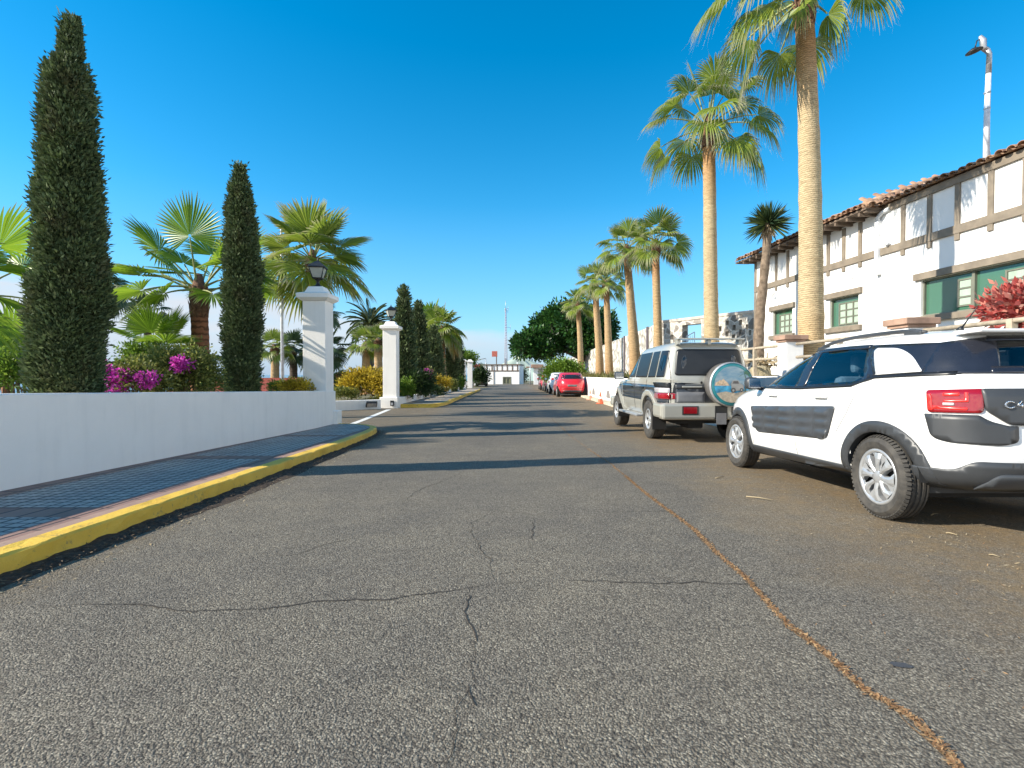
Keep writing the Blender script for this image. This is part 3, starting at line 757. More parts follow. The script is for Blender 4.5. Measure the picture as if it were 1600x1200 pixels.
# lights set on the low walls
def box_light(px, py, Y, label, w=.14, hh=.2):
    p = P(px, py, Y); r = empty('wall_light', p); tag(r, label, 'wall light', 'small lights on the low white walls')
    b = MB(); b.box(-w / 2, w / 2, -.05, 0, -hh / 2, hh / 2, .008); b.box(-w / 2 + .01, w / 2 - .01, -.09, -.05, hh / 2 - .05, hh / 2 - .01); b.build('housing', M['iron'], r)
    MB().box(-w / 2 + .03, w / 2 - .03, -.058, -.052, -hh / 2 + .03, hh / 2 - .07).build('lens', M['steel'], r)
box_light(613, 630, 19.92, 'small black wall light on the pillar base across the driveway')
box_light(535, 635.5, 18.85, 'small black wall light on the left stretch of the curved low wall')
p = P(580, 630, 19.05); r = empty('floodlight', p, .5); tag(r, 'dark tilted floodlight mounted on the curved low wall near the pillar', 'floodlight')
b = MB(); b.box(-.2, .2, -.10, 0, -.12, .10, .02, M=Matrix.Rotation(.6, 4, 'X')); b.build('housing', M['iron'], r)
b = MB(); b.box(-.16, .16, -.11, -.102, -.09, .07, M=Matrix.Rotation(.6, 4, 'X')); b.build('lens', M['steel'], r)
b = MB(); b.tube([(0, .0, -.02), (0, .22, -.10)], .02, 8); b.build('bracket', M['iron'], r)
# flagpole
b0 = P(441, 590, 16); r = empty('flagpole', (b0.x, 16, T(b0.x, 16))); tag(r, 'slim white flagpole rising in front of a fan palm', 'flagpole')
zt = P(437, 350, 16).z - r.location.z
MB().tube([(0, 0, 0), (0, 0, zt * .5), (0, 0, zt)], [.045, .036, .026], 10).build('pole', M['white_metal'], r)
MB().lathe([(0, zt), (.05, zt + .01), (.055, zt + .05), (.03, zt + .09), (0, zt + .1)], 12).build('finial', M['white_metal'], r)
MB().tube([(.05, 0, .6), (.055, .01, zt * .5), (.035, 0, zt - .05)], .006, 5).build('halyard', M['white_metal'], r)

# ------------------------------------------------------------------ right: low wall, fence
white_wall('retaining_wall', [(4.34 + (y - 23) * .001, y) for y in np.linspace(16.2, 66, 40)][::-1], .22, lambda y: .86 if y < 40 else .86 - (y - 40) * .008, lambda y: g(y) - .2,
           'bright white low wall under the row of palms on the right', side=-1)
def drain_arch(y, label):
    m = MB(); n = 12; w = .42; hh = .34
    prof = [(w * math.cos(PI * k / n), hh * math.sin(PI * k / n)) for k in range(n + 1)]
    vs = [(0, a, b) for a, b in prof] + [(-.03, a, b) for a, b in prof]
    m.add(vs, [tuple(range(n + 1)), tuple(range(n + 1, 2 * n + 2))] + [(k, k + 1, k + n + 2, k + n + 1) for k in range(n)])
    o = m.build('drain_arch', simple('grey_arch_recess', (.20, .18, .17), .9)); o.location = (4.34, y, g(y) + .22)
    tag(o, label, 'drain arch', 'grey arched drains low in the white wall')
drain_arch(28.2, 'small grey arch low in the white wall just right of the red car')
drain_arch(23.9, 'small grey arch low in the white wall just above the traffic cone')
MBs = MB(); ys_ = np.linspace(16.3, 66, 30)
vs = []; fs = []
for i, y in enumerate(ys_):
    z = g(y); vs += [(4.33, y, z + .10), (3.95, y, z + .10), (3.93, y, z - .02)]
for i in range(len(ys_) - 1):
    for k in range(2): fs.append((3 * i + k, 3 * i + k + 1, 3 * i + k + 4, 3 * i + k + 3))
tag(MBs.add(vs, fs).build('pavement_edge', simple('pale_earthy_concrete', (.42, .36, .27), .9, var=.25, scale=5, bump=.4), fix=False), kind='structure')

FX = 5.08
white_wall('plinth_wall', [(FX + .05, y) for y in np.linspace(1.0, 16.3, 8)][::-1], .16, .98, lambda y: g(y) - .2, 'white plinth wall carrying the rail fence behind the parked cars', side=-1)
def pier(y, label):
    r = empty('fence_pier', (FX + .13, y, 0)); tag(r, label, 'pier', 'white piers with brown caps in front of the timbered house')
    MB().box(-.16, .16, -.16, .16, -.3, 1.62, .01).build('shaft', M['plaster_clean'], r)
    c = MB(); c.box(-.185, .185, -.185, .185, 1.62, 1.66, .006); c.box(-.22, .22, -.22, .22, 1.66, 1.745, .01); c.build('cap', M['cap_stone'], r)
pier(6.95, 'white fence pier with a brown slab cap right behind the roof rail')
pier(9.95, 'white fence pier with a brown cap left of the thickest palm trunk')
def rail_run(ya, yb, label):
    r = empty('rail_fence', (FX + .13, ya, 0)); tag(r, label, 'fence', 'rail fences between the white piers')
    for z in (1.335, 1.575):
        MB().tube([(0, 0, z), (0, (yb - ya) / 2, z + .004), (0, yb - ya, z)], .028, 8).build('rail', M['rail'], r)
    k = max(1, int(round((yb - ya) / 1.3)))
    for i in range(1, k): MB().box(-.035, .035, (yb - ya) * i / k - .035, (yb - ya) * i / k + .035, .98, 1.60, .005).build('post', M['rail'], r)
rail_run(3.2, 6.72, 'two rail wooden fence below the red leaved shrub')
rail_run(7.18, 9.72, 'two rail wooden fence in front of the small shuttered windows')
rail_run(10.18, 17.5, 'two rail wooden fence crossing in front of the leaning sword-leaf tree')
# ------------------------------------------------------------------ timbered house on the right
def wall_cells(mb, y0, y1, z0, z1, holes, x0, x1, mi=0):
    """boxes filling the facade y0..y1 x z0..z1 except the holes (ya, yb, za, zb)"""
    ysb = sorted(set([y0, y1] + [h[0] for h in holes] + [h[1] for h in holes])); ysb = [y for y in ysb if y0 <= y <= y1]
    for a, b in zip(ysb[:-1], ysb[1:]):
        cuts = sorted([(h[2], h[3]) for h in holes if h[0] <= a + 1e-6 and h[1] >= b - 1e-6]); z = z0
        for c, d in cuts:
            if c > z: mb.box(x0, x1, a, b, z, c, mi=mi)
            z = max(z, d)
        if z < z1: mb.box(x0, x1, a, b, z, z1, mi=mi)
KA = math.sqrt(1 + .072 ** 2)
house = empty('timbered_house', (9.67, 0, 0), math.atan(.072))
tag(house, 'white two storey house with taupe timber framing and clay tile roof on the right', 'house')
def S(Y): return Y * KA
def pxY(px): return 9.67 / ((px - 800) / F + .072)
Y0, Y1, YB = S(2.6), S(18.3), S(12.75)
wins = [(S(13.38), S(14.47), 2.27, 3.05), (S(16.15), S(17.2), 2.27, 3.05), (S(8.2), S(11.52), 2.27, 3.05), (S(4.2), S(7.0), 2.27, 3.05)]
m = MB(); wall_cells(m, Y0, Y1, -.3, 4.86, wins, 0, .28)
m.box(.28, 8, Y1 - .28, Y1, -.3, 4.86); m.box(.28, 8, Y0, Y0 + .28, -.3, 4.86); m.box(7.72, 8, Y0 + .28, Y1 - .28, -.3, 4.86)
m.build('wall', M['plaster_clean'], house)
MB().box(.30, 7.7, Y0 + .3, Y1 - .3, 1.2, 1.3).build('floor', M['dark_void'], house)
def beam(y, w, z0, z1, pr=.035, mat='timber'):
    MB().box(-pr, .0, y - w / 2, y + w / 2, z0, z1, .004).build('beam', M[mat], house)
# long rail and the verticals (each hangs a little below the rail)
MB().box(-.045, 0, Y0, Y1, 3.83, 4.0, .004).build('beam', M['timber'], house)
for px in (1212, 1230, 1249, 1270, 1293, 1317, 1342.5, 1409, 1450, 1493.5, 1545, 1599.5):
    y = S(pxY(px)); w = .11
    MB().box(-.036, 0, y - w / 2, y + w / 2, 4.0, 4.82, .004).build('beam', M['timber'], house)
    MB().box(-.036, 0, y - w / 2, y + w / 2, 3.70, 3.83, .004).build('beam_end', M['timber'], house)
for y in (S(8.5), S(7.7), S(6.9), S(6.1), S(5.3), S(4.5)):
    MB().box(-.036, 0, y - .055, y + .055, 4.0, 4.82, .004).build('beam', M['timber'], house)
MB().box(-.03, .0, Y1 - .10, Y1 + .02, 0, 4.82, .004).build('corner_board', M['timber'], house)
# fascia over the near part
MB().box(-.05, 0, Y0, YB - .06, 4.82, 4.97, .004).build('fascia', M['timber'], house)
def window(ya, yb, za, zb, grids, mull=()):
    w = empty('window', (0, 0, 0), parent=house)
    MB().box(-.07, 0, ya - .14, yb + .14, zb + .003, zb + .15, .005).build('lintel', M['timber'], w)
    MB().box(-.08, 0, ya - .14, yb + .14, za - .13, za - .003, .005).build('sill', M['timber'], w)
    f = MB(); t = .035
    f.box(.05, .12, ya, ya + t, za, zb); f.box(.05, .12, yb - t, yb, za, zb); f.box(.05, .12, ya + t, yb - t, za, za + t); f.box(.05, .12, ya + t, yb - t, zb - t, zb)
    for y in mull: f.box(.045, .12, y - .03, y + .03, za + t, zb - t)
    f.build('frame', M['win_frame'], w)
    MB().box(.10, .11, ya + t, yb - t, za + t, zb - t).build('pane', M['green_glass'], w)
    for (a, b, cols, rows, zlo, zhi) in grids:
        gm = MB(); cu = MB()
        dw = (b - a) / cols; dh = (zhi - zlo) / rows
        for i in range(cols):
            for j in range(rows):
                cu.box(.092, .097, a + dw * i + .025, a + dw * (i + 1) - .025, zlo + dh * j + .02, zlo + dh * (j + 1) - .02)
        for i in range(cols + 1): gm.box(.075, .091, a + dw * i - .02, a + dw * i + .02, zlo - .02, zhi + .02)
        for j in range(rows + 1):
            for i in range(cols): gm.box(.078, .090, a + dw * i + .02, a + dw * (i + 1) - .02, zlo + dh * j - .014, zlo + dh * j + .014)
        gm.build('glazing_bars', M['win_frame'], w); cu.build('inner_panes', M['pale_pane'], w)
    return w
for (ya, yb, za, zb) in wins[:2]:
    window(ya, yb, za, zb, [(ya + .04, ya + .80 * (yb - ya) * .93, 3, 3, za + .07, zb - .16)])
ya, yb, za, zb = wins[2]
window(ya, yb, za, zb, [(S(10.42), S(10.72), 1, 3, za + .12, zb - .14), (S(9.35), S(9.75), 1, 3, za + .12, zb - .14)], mull=(S(10.36), S(9.3)))
ya, yb, za, zb = wins[3]
window(ya, yb, za, zb, [(S(5.0), S(5.6), 2, 3, za + .1, zb - .12)], mull=(S(5.7),))
# down pipe, wall bracket lamp, painted lettering, round crest outline
yd = S(12.69)
dp = MB(); dp.box(-.11, -.005, yd - .055, yd + .055, 3.38, 4.66, .01)
dp.tube([(-.06, yd, 4.64), (-.07, yd, 4.74), (-.06, yd - .14, 4.83), (-.03, yd - .32, 4.86)], .05, 10); dp.build('downpipe', M['white_metal'], house)
cb = MB(); yl = S(pxY(1388)); cb.tube([(-.02, yl + .12, 4.62), (-.12, yl, 4.35), (-.10, yl - .1, 4.1)], .006, 5); cb.lathe([(0, 0), (.045, 0), (.05, -.05), (.02, -.09), (0, -.09)], 12, Matrix.Translation((-.06, yl, 4.07)))
cb.build('wall_lamp', M['steel'], house)
rg = random.Random(11)
lt = MB(); ya_, yb_ = S(pxY(1305)), S(pxY(1333)); z_ = 3.44; n = 21
ink = simple('faded_sign_ink', (.30, .29, .30), .7)
for i in range(n):
    if i in (1, 2, 10, 13): continue
    yy = ya_ + (yb_ - ya_) * i / (n - 1); dd = .022
    k = rg.randint(0, 3)
    lt.box(-.004, -.001, yy - .004, yy + .004, z_, z_ + .075)
    if k != 1: lt.box(-.004, -.001, yy - dd, yy - .004, z_ + .066, z_ + .075)
    if k != 0: lt.box(-.004, -.001, yy - dd, yy - .004, z_ + .03, z_ + .039)
    if k > 1: lt.box(-.004, -.001, yy - dd, yy - dd + .008, z_, z_ + .03)
lt.build('lettering', ink, house)
cr = MB(); yc = S(pxY(1210.5)); ring = []
for k in range(13):
    a = math.radians(-20 + 200 * k / 12); ring.append((-.012, yc + .20 * math.cos(a), 3.42 + .22 * math.sin(a)))
cr.tube(ring, .011, 5); cr.tube([ring[-1], (-.012, ring[-1][1] + .02, 3.12)], .008, 5)
cr.box(-.012, -.002, yc - .06, yc + .06, 3.44, 3.50); cr.build('wall_emblem', M['steel'], house)

# roofs
def tile_field(name, O, E, U, ne, nu, pitch=.19, row=.36, r=.088, parent=None, seed=0, clip=None):
    """canal tiles: O corner, E unit along the eave, U unit up the slope"""
    rng = random.Random(seed); N = E.cross(U).normalized()
    if N.z < 0: N = -N
    mb = MB()
    for i in range(ne):
        for j in range(nu):
            c = O + E * ((i + .5) * pitch) + U * (j * row) + N * (.012 * rng.uniform(-1, 1))
            if clip and not clip(c): continue
            r0 = r * rng.uniform(.94, 1.06); vs = []; K = 6; th = .016
            c = c + E * rng.uniform(-.008, .008) + U * rng.uniform(-.02, .02)
            for (s, rr, lift) in ((0, r0, .028), (row * 1.12, r0 * .86, .0)):
                for k in range(K + 1):
                    a = PI * k / K
                    vs.append(c + U * s + E * (rr * math.cos(a)) + N * (rr * .75 * math.sin(a) + lift))
                for k in range(K + 1):
                    a = PI * k / K
                    vs.append(c + U * s + E * ((rr - th) * math.cos(a)) + N * ((rr - th) * .75 * math.sin(a) + lift))
            q = K + 1
            fs = [(k, k + 1, 2 * q + k + 1, 2 * q + k) for k in range(K)] + [(q + k, q + k + 1, k + 1, k) for k in range(K)] + [(3 * q + k, 3 * q + k + 1, q + k + 1, q + k) for k in range(K)]
            mb.add(vs, fs, 0, False)
            # the pan between two covers
            cp = c + E * (pitch / 2); vs = []
            for s, lift in ((-.03, .0), (row * 1.0, -.012)):
                for k in range(4):
                    a = PI + PI * k / 3; vs.append(cp + U * s + E * (r0 * .8 * math.cos(a)) + N * (r0 * .45 * math.sin(a) + .03 + lift))
            mb.add(vs, [(k, k + 1, k + 5, k + 4) for k in range(3)], 0, False)
    return mb.build(name, M['tile'], parent, fix=False)
s1 = .22
U1 = Vector((1, 0, s1)).normalized(); E1 = Vector((0, 1, 0))
rf = empty('roof', parent=house)
tile_field('roof_tiles', Vector((-.15, Y0 - .2, 4.985)), E1, U1, int((YB - Y0 + .1) / .19), 10, parent=rf, seed=1)
MB().add([(-.06, Y0 - .2, 4.972), (3.7, Y0 - .2, 4.972 + 3.76 * s1), (3.7, YB, 4.972 + 3.76 * s1), (-.06, YB, 4.972), (7.9, Y0 - .2, 4.93), (7.9, YB, 4.93)], [(0, 1, 2, 3), (1, 4, 5, 2), (0, 1, 4), (3, 2, 5)]).build('roof_deck', M['tile'], rf)
# far part: hipped, overhanging, with a dark soffit and rafter tails
ov = .48; ze = 4.94; rise = 1.42; Yn = S(12.55); Yf = S(18.75)
A = [(-ov, Yn, ze), (-ov, Yf, ze), (8.3, Yf, ze), (8.3, Yn, ze), (3.1, Yn + 1.9, ze + rise), (3.1, Yf - 1.9, ze + rise)]
MB().add(A, [(0, 4, 5, 1), (0, 3, 4), (1, 5, 2), (3, 2, 5, 4), (0, 1, 2, 3)]).build('roof_deck', M['tile'], rf)
MB().box(-ov, 0, Yn, Yf, ze - .05, ze - .004).build('soffit', M['timber_dark'], house)
MB().box(-.44, -.003, Yn + .02, YB - .07, ze - .10, ze - .055).build('soffit', M['timber_dark'], house)
Uh = Vector((0, 1.9, rise)).normalized(); Eh = Vector((1, 0, 0))
tile_field('roof_tiles', Vector((-ov, Yn - .05, ze + .02)), Eh, Uh, 44, 7, parent=rf, seed=2, clip=lambda c: (c.y - Yn) / 1.9 < min((c.x + ov) / 3.58, (8.3 - c.x) / 5.2) - .05)
Ul = Vector((3.58, 0, rise)).normalized()
tile_field('roof_tiles', Vector((-ov - .05, Yn, ze + .02)), Vector((0, 1, 0)), Ul, 32, 10, parent=rf, seed=3, clip=lambda c: (c.x + ov) / 3.58 < min((c.y - Yn) / 1.9, (Yf - c.y) / 1.9) - .03)
hp = MB()
for i in range(9):
    t0, t1 = i / 9, (i + 1.15) / 9
    a = Vector(A[0]).lerp(Vector(A[4]), t0) + Vector((0, 0, .05)); b = Vector(A[0]).lerp(Vector(A[4]), min(t1, 1)) + Vector((0, 0, .03))
    hp.tube([a, b], [.10, .085], 8)
hp.build('hip_tiles', M['tile'], rf)
for i in range(15):
    y = Yn + .25 + i * .42
    if y < Yf - .1: MB().box(-ov + .02, -.002, y - .035, y + .035, ze - .14, ze - .052).build('rafter', M['timber_dark'], house)

# lamp mast on the roof
mp_ = P(1541, 250, 11.6); r = empty('roof_lamp_mast', (mp_.x, mp_.y, 5.2)); tag(r, 'tall whitish pole with a black dish lamp rising above the tiled roof', 'lamp mast')
zt = P(1541, 78, 11.6).z - 5.2
b = MB(); b.tube([(0, 0, 0), (0, 0, zt * .5), (.02, 0, zt * .82)], [.062, .055, .05], 12); b.build('pole', M['white_metal'], r)
b = MB(); b.tube([(.02, 0, zt * .82), (.03, 0, zt * .97), (-.03, 0, zt)], [.052, .05, .06], 12); b.build('sleeve', M['steel'], r)
b = MB(); b.tube([(-.03, 0, zt), (-.1, 0, zt + .04), (-.11, 0, zt + .20), (-.18, 0, zt + .30)], [.06, .06, .065, .03], 10); b.build('hood', M['steel'], r)
b = MB(); b.tube([(-.14, 0, zt + .24), (-.24, 0, zt + .20), (-.29, 0, zt + .02)], .012, 6); b.build('arm', M['iron'], r)
b = MB(); b.lathe([(0, .06), (.05, .055), (.15, .0), (.155, -.02), (.13, -.02), (0, .01)], 18, Matrix.Translation((-.30, 0, zt - .02)) @ Matrix.Rotation(-.25, 4, 'Y')); b.build('lamp_dish', M['iron'], r)
b = MB(); b.tube([(.04, 0, zt * .42), (.05, -.01, zt * .25), (.12, -.02, zt * .12), (.13, -.02, .05)], .010, 6); b.build('cable', M['white_metal'], r)
for k, z in enumerate((.55, .67)): MB().lathe([(.06, zt * z), (.064, zt * z + .01), (.06, zt * z + .03)], 12).build('clamp', M['steel'], r)

# ------------------------------------------------------------------ stone garden walls behind the palms
Aw = Vector((7.4, 26.6, 0)); Bw = Vector((11.2, 20.3, 0)); dw = (Bw - Aw).normalized(); Lw = (Bw - Aw).length
def s_at(px):
    u = (px - 800) / F  # (Ax + s dx) = u (Ay + s dy)
    return (u * Aw.y - Aw.x) / (dw.x - u * dw.y)
def z_at(px, py): return P(px, py, (Aw + dw * s_at(px)).y).z
sw = empty('rubble_wall', Aw, math.atan2(dw.y, dw.x)); tag(sw, 'grey rubble stone wall pierced by small square holes behind the off-roader', 'wall')
holes = []
for px, py, w in ((1140, 505, 5), (1161, 504, 5), (1171, 511, 4), (1151, 512, 5), (1129, 514, 5), (1140, 522, 5), (1161, 519, 4), (1176, 520, 4), (1150, 527, 5), (1054, 527, 5)):
    holes.append((s_at(px - w / 2), s_at(px + w / 2), z_at(px, py + 4), z_at(px, py - 4)))
gate = (s_at(1070), s_at(1100), .3, z_at(1085, 507)); holes.append(gate)
m = MB(); topz = 3.55
hs_ = sorted(holes); 
wall_cells(m, 0, Lw, -.3, topz, holes, -.2, .2)
o = m.build('masonry', M['rubble'], sw); o.rotation_euler = (0, 0, -PI / 2); o.scale = (-1, 1, 1)
o.data.transform(Matrix.Identity(4))
o = MB().box(0, Lw, -.23, .23, topz + .002, topz + .13, .01).build('coping', simple('pinkish_coping', (.50, .44, .38), .85, var=.2, scale=4, bump=.3), sw)
gt = MB(); a, b_, c, d = gate
q = [(a, c), (a + (b_ - a) * .5, c), (a + (b_ - a) * .5, d - .35), (a, d - .55)]
for k in range(4): gt.tube([(q[k][0], 0, q[k][1]), (q[(k + 1) % 4][0], 0, q[(k + 1) % 4][1])], .022, 6)
for k in range(1, 5):
    gt.tube([(a, 0, c + (d - c) * k / 5 - .2), (a + (b_ - a) * .5, 0, c + (d - c) * k / 5)], .012, 5)
    gt.tube([(a + (b_ - a) * .1 * k, 0, c), (a + (b_ - a) * .1 * k, 0, d - .5)], .010, 5)
gt.build('gate', simple('grey_blue_gate_steel', (.12, .16, .24), .5), sw)
pw = [(7.4 - (y - 26.6) * .009, y) for y in np.linspace(26.5, 70, 20)]
vs = []; fs = []
rgp = random.Random(5)
for i, (x, y) in enumerate(pw):
    zt_ = 3.6 - (y - 26.6) * .016
    vs += [(x, y, .2), (x + .0, y, zt_), (x + .35, y, zt_), (x + .35, y, .2)]
for i in range(len(pw) - 1):
    for k in range(4): fs.append((4 * i + k, 4 * i + (k + 1) % 4, 4 * i + 4 + (k + 1) % 4, 4 * i + 4 + k))
fs += [(0, 1, 2, 3), tuple(4 * (len(pw) - 1) + k for k in range(4))]
lw_ = empty('garden_wall', (0, 0, 0)); tag(lw_, 'tall sunlit whitewashed stone wall behind the row of palms', 'wall')
MB().add(vs, fs).build('masonry', M['pale_rubble'], lw_)
for px in (1012, 976, 893):
    u = (px - 800) / F; y = (7.4 + 26.6 * .009) / (u + .009); x = u * y
    MB().box(x - .06, x - .004, y - .16, y + .16, .3, 3.64 - (y - 26.6) * .016, .005).build('post', simple('mauve_steel_post', (.11, .09, .10), .6), lw_)

# ------------------------------------------------------------------ the far end of the street
def Xf(px, Y): return (px - 800) / F * Y
YF = 86.0
fb = empty('white_bungalow', (0, YF, 0), -.16); tag(fb, 'low white building with a brown timbered parapet closing the far end of the street', 'building')
x0, x1 = Xf(749, YF), Xf(811.5, YF); zt_ = P(800, 570.5, YF).z; zm = P(800, 579.5, YF).z
m = MB(); wx0, wx1 = Xf(786, YF), Xf(798, YF); wz0, wz1 = P(0, 599, YF).z, P(0, 590, YF).z
m.box(x0, wx0, 0, 5, -1.2, zt_); m.box(wx1, x1, 0, 5, -1.2, zt_); m.box(wx0, wx1, 0, 5, -1.2, wz0); m.box(wx0, wx1, 0, 5, wz1, zt_)
m.build('wall', M['plaster_clean'], fb)
MB().box(x0 - .15, x1 + .15, -.15, 5.1, zt_, zt_ + .16).build('parapet', M['timber_dark'], fb)
MB().box(x0, x1, -.06, 0, zm - .09, zm + .09).build('beam', M['timber_dark'], fb)
for i in range(8):
    x = x0 + .3 + (x1 - x0 - .6) * i / 7; MB().box(x - .09, x + .09, -.05, 0, zm + .09, zt_).build('beam', M['timber_dark'], fb)
w = empty('window', parent=fb)
MB().box(wx0, wx1, .12, .2, wz0, wz1).build('pane', simple('olive_glass', (.19, .19, .11), .3), w)
f = MB(); f.box(wx0 - .08, wx0 + .06, -.03, .12, wz0, wz1); f.box(wx1 - .06, wx1 + .08, -.03, .12, wz0, wz1); f.box((wx0 + wx1) / 2 - .05, (wx0 + wx1) / 2 + .05, .0, .12, wz0, wz1); f.box(wx0 - .08, wx1 + .08, -.03, .12, wz1, wz1 + .14); f.box(wx0 - .08, wx1 + .08, -.05, .12, wz0 - .14, wz0); f.build('frame', M['win_frame'], w)
MB().box(x0 + .3, x0 + 1.0, -.02, .0, -.8, wz1 - .3).build('door', M['steel'], fb)
MB().box(Xf(771, YF) - .03, Xf(771, YF) + .03, -.1, -.02, -1, zt_).build('pipe', M['timber_dark'], fb)
# red board on a post behind it
r = empty('advertising_board', (Xf(774, 92), 92, 0)); tag(r, 'faded red square board on a post above the white building', 'sign')
zc = P(0, 553, 92).z; MB().box(-.6, .35, -.1, .1, zc - .48, zc + .48, .02).build('panel', simple('faded_red_panel', (.50, .13, .09), .6), r)
MB().box(.12, .28, -.08, .08, -.6, zc - .48).build('post', M['timber_dark'], r)
# radio mast
ym = 120; r = empty('radio_mast', (Xf(790, ym), ym, 0)); tag(r, 'thin lattice radio mast with antennas far beyond the street', 'radio mast')
zt2 = P(0, 470, ym).z; zb2 = 1.0; m = MB()
for a in (0, 1, 2):
    an = a * 2 * PI / 3; m.tube([(.42 * math.cos(an), .42 * math.sin(an), zb2), (.12 * math.cos(an), .12 * math.sin(an), zt2 * .9)], .055, 5)
for k in range(26):
    z = zb2 + (zt2 * .9 - zb2) * k / 26; z2 = zb2 + (zt2 * .9 - zb2) * (k + 1) / 26; q = .42 - .30 * k / 26
    for a in range(3):
        an = a * 2 * PI / 3; bn = an + 2 * PI / 3
        m.tube([(q * math.cos(an), q * math.sin(an), z), (q * math.cos(bn), q * math.sin(bn), z2)], .028, 4)
m.build('lattice', simple('pink_white_mast_paint', (.48, .36, .40), .6), r)
m = MB(); m.tube([(0, 0, zt2 * .88), (0, 0, zt2)], .05, 5)
for z, L_ in ((.66, 1.1), (.5, 1.0), (.87, .5), (.9, .6)):
    m.tube([(-.3, 0, zt2 * z), (L_, 0, zt2 * z)], .03, 4); m.tube([(L_, 0, zt2 * z - .5), (L_, 0, zt2 * z + .7)], .03, 4)
m.box(-.25, .25, -.2, .2, zb2 + 2.2, zb2 + 3.6); m.build('antenna', M['steel'], r)
# thin poles
def thin_pole(px, py, Y, label, arm=0, r_=.09):
    x = Xf(px, Y); r = empty('lamp_post', (x, Y, -.8)); tag(r, label, 'lamp post', 'thin posts at the far end of the street')
    z = P(px, py, Y).z + .8; MB().tube([(0, 0, 0), (0, 0, z)], [r_, r_ * .6], 6).build('post', M['steel'], r)
    if arm: MB().tube([(0, 0, z), (-arm, 0, z - .3)], .05, 5).build('arm', M['timber_dark'], r); MB().box(-arm - .35, -arm, -.12, .12, z - .42, z - .28, .02).build('lamp_head', M['steel'], r)
thin_pole(808.5, 552, 95, 'dark thin post standing behind the right end of the white building', 0, .12)
thin_pole(759, 560, 92, 'thin lamp post with a sloping arm behind the left end of the white building', 1.6)
thin_pole(828.5, 567, 80, 'white slim post in front of the stone gateway at the street end')
# stone gateway right of it
r = empty('stone_gateway', (0, 82, 0)); tag(r, 'small stone and white gateway with flat top at the far right street end', 'gateway')
zt3 = P(0, 575, 82).z
m = MB(); m.box(Xf(834, 82), Xf(841, 82), -.3, .3, -.9, zt3, .02); m.box(Xf(851, 82), Xf(859, 82), -.3, .3, -.9, zt3 - .5, .02); m.build('pier', M['plaster_clean'], r)
m = MB(); m.box(Xf(841, 82), Xf(851, 82), -.1, .25, -.9, zt3 - .05); m.build('infill', M['rubble'], r)
m = MB()
m.box(Xf(822, 82), Xf(856, 82), -.9, .9, zt3 + .01, zt3 + .22, .04); m.box(Xf(830, 82), Xf(849, 82), -.7, .7, zt3 + .22, zt3 + .55, .04); m.build('roof', M['cap_stone'], r)
# red roof and shed seen over the near wall
p = P(392, 590, 24)
r = empty('garden_shed', (p.x, 24, -.6)); tag(r, 'low building with a red clay roof seen over the white wall between the cypresses', 'shed')
m = MB(); hw = 3.0; z0 = .85; z1 = 1.42
vs = []
for i in range(9):
    t = i / 8
    vs += [(-hw + .3 * t * 3, -1.8 + 3.2 * t, z0 + (z1 - z0) * t - .03), (hw - .3 * t * 3, -1.8 + 3.2 * t, z0 + (z1 - z0) * t - .03), (-hw + .3 * t * 3, -1.8 + 3.2 * t, z0 + (z1 - z0) * t + .035), (hw - .3 * t * 3, -1.8 + 3.2 * t, z0 + (z1 - z0) * t + .035)]
fs = []
for i in range(8): fs.append((4 * i + 2, 4 * i + 3, 4 * i + 5, 4 * i + 4))
for i in range(9): fs.append((4 * i, 4 * i + 1, 4 * i + 3, 4 * i + 2))
m.add(vs, fs).build('roof', M['red_tile'], r)
MB().box(-hw + .3, hw - .3, -1.4, 1.4, -.5, z0 - .05).build('wall', M['plaster_clean'], r)
# small white van far left behind the wall
# ------------------------------------------------------------------ vegetation
def norm(a): return a / (np.linalg.norm(a, axis=-1, keepdims=True) + 1e-9)
def leaf_quads(c, d, L, W, rng):
    """diamond leaves: base point c, direction d, length L, width W (arrays)"""
    n = len(c); rnd = rng.normal(0, 1, (n, 3)); s = norm(np.cross(d, rnd))
    L = np.broadcast_to(L, (n,))[:, None]; W = np.broadcast_to(W, (n,))[:, None]
    m = c + d * L * .45
    V = np.stack([c, m + s * W * .5, c + d * L, m - s * W * .5], 1).reshape(-1, 3)
    return V, np.arange(n * 4).reshape(-1, 4)

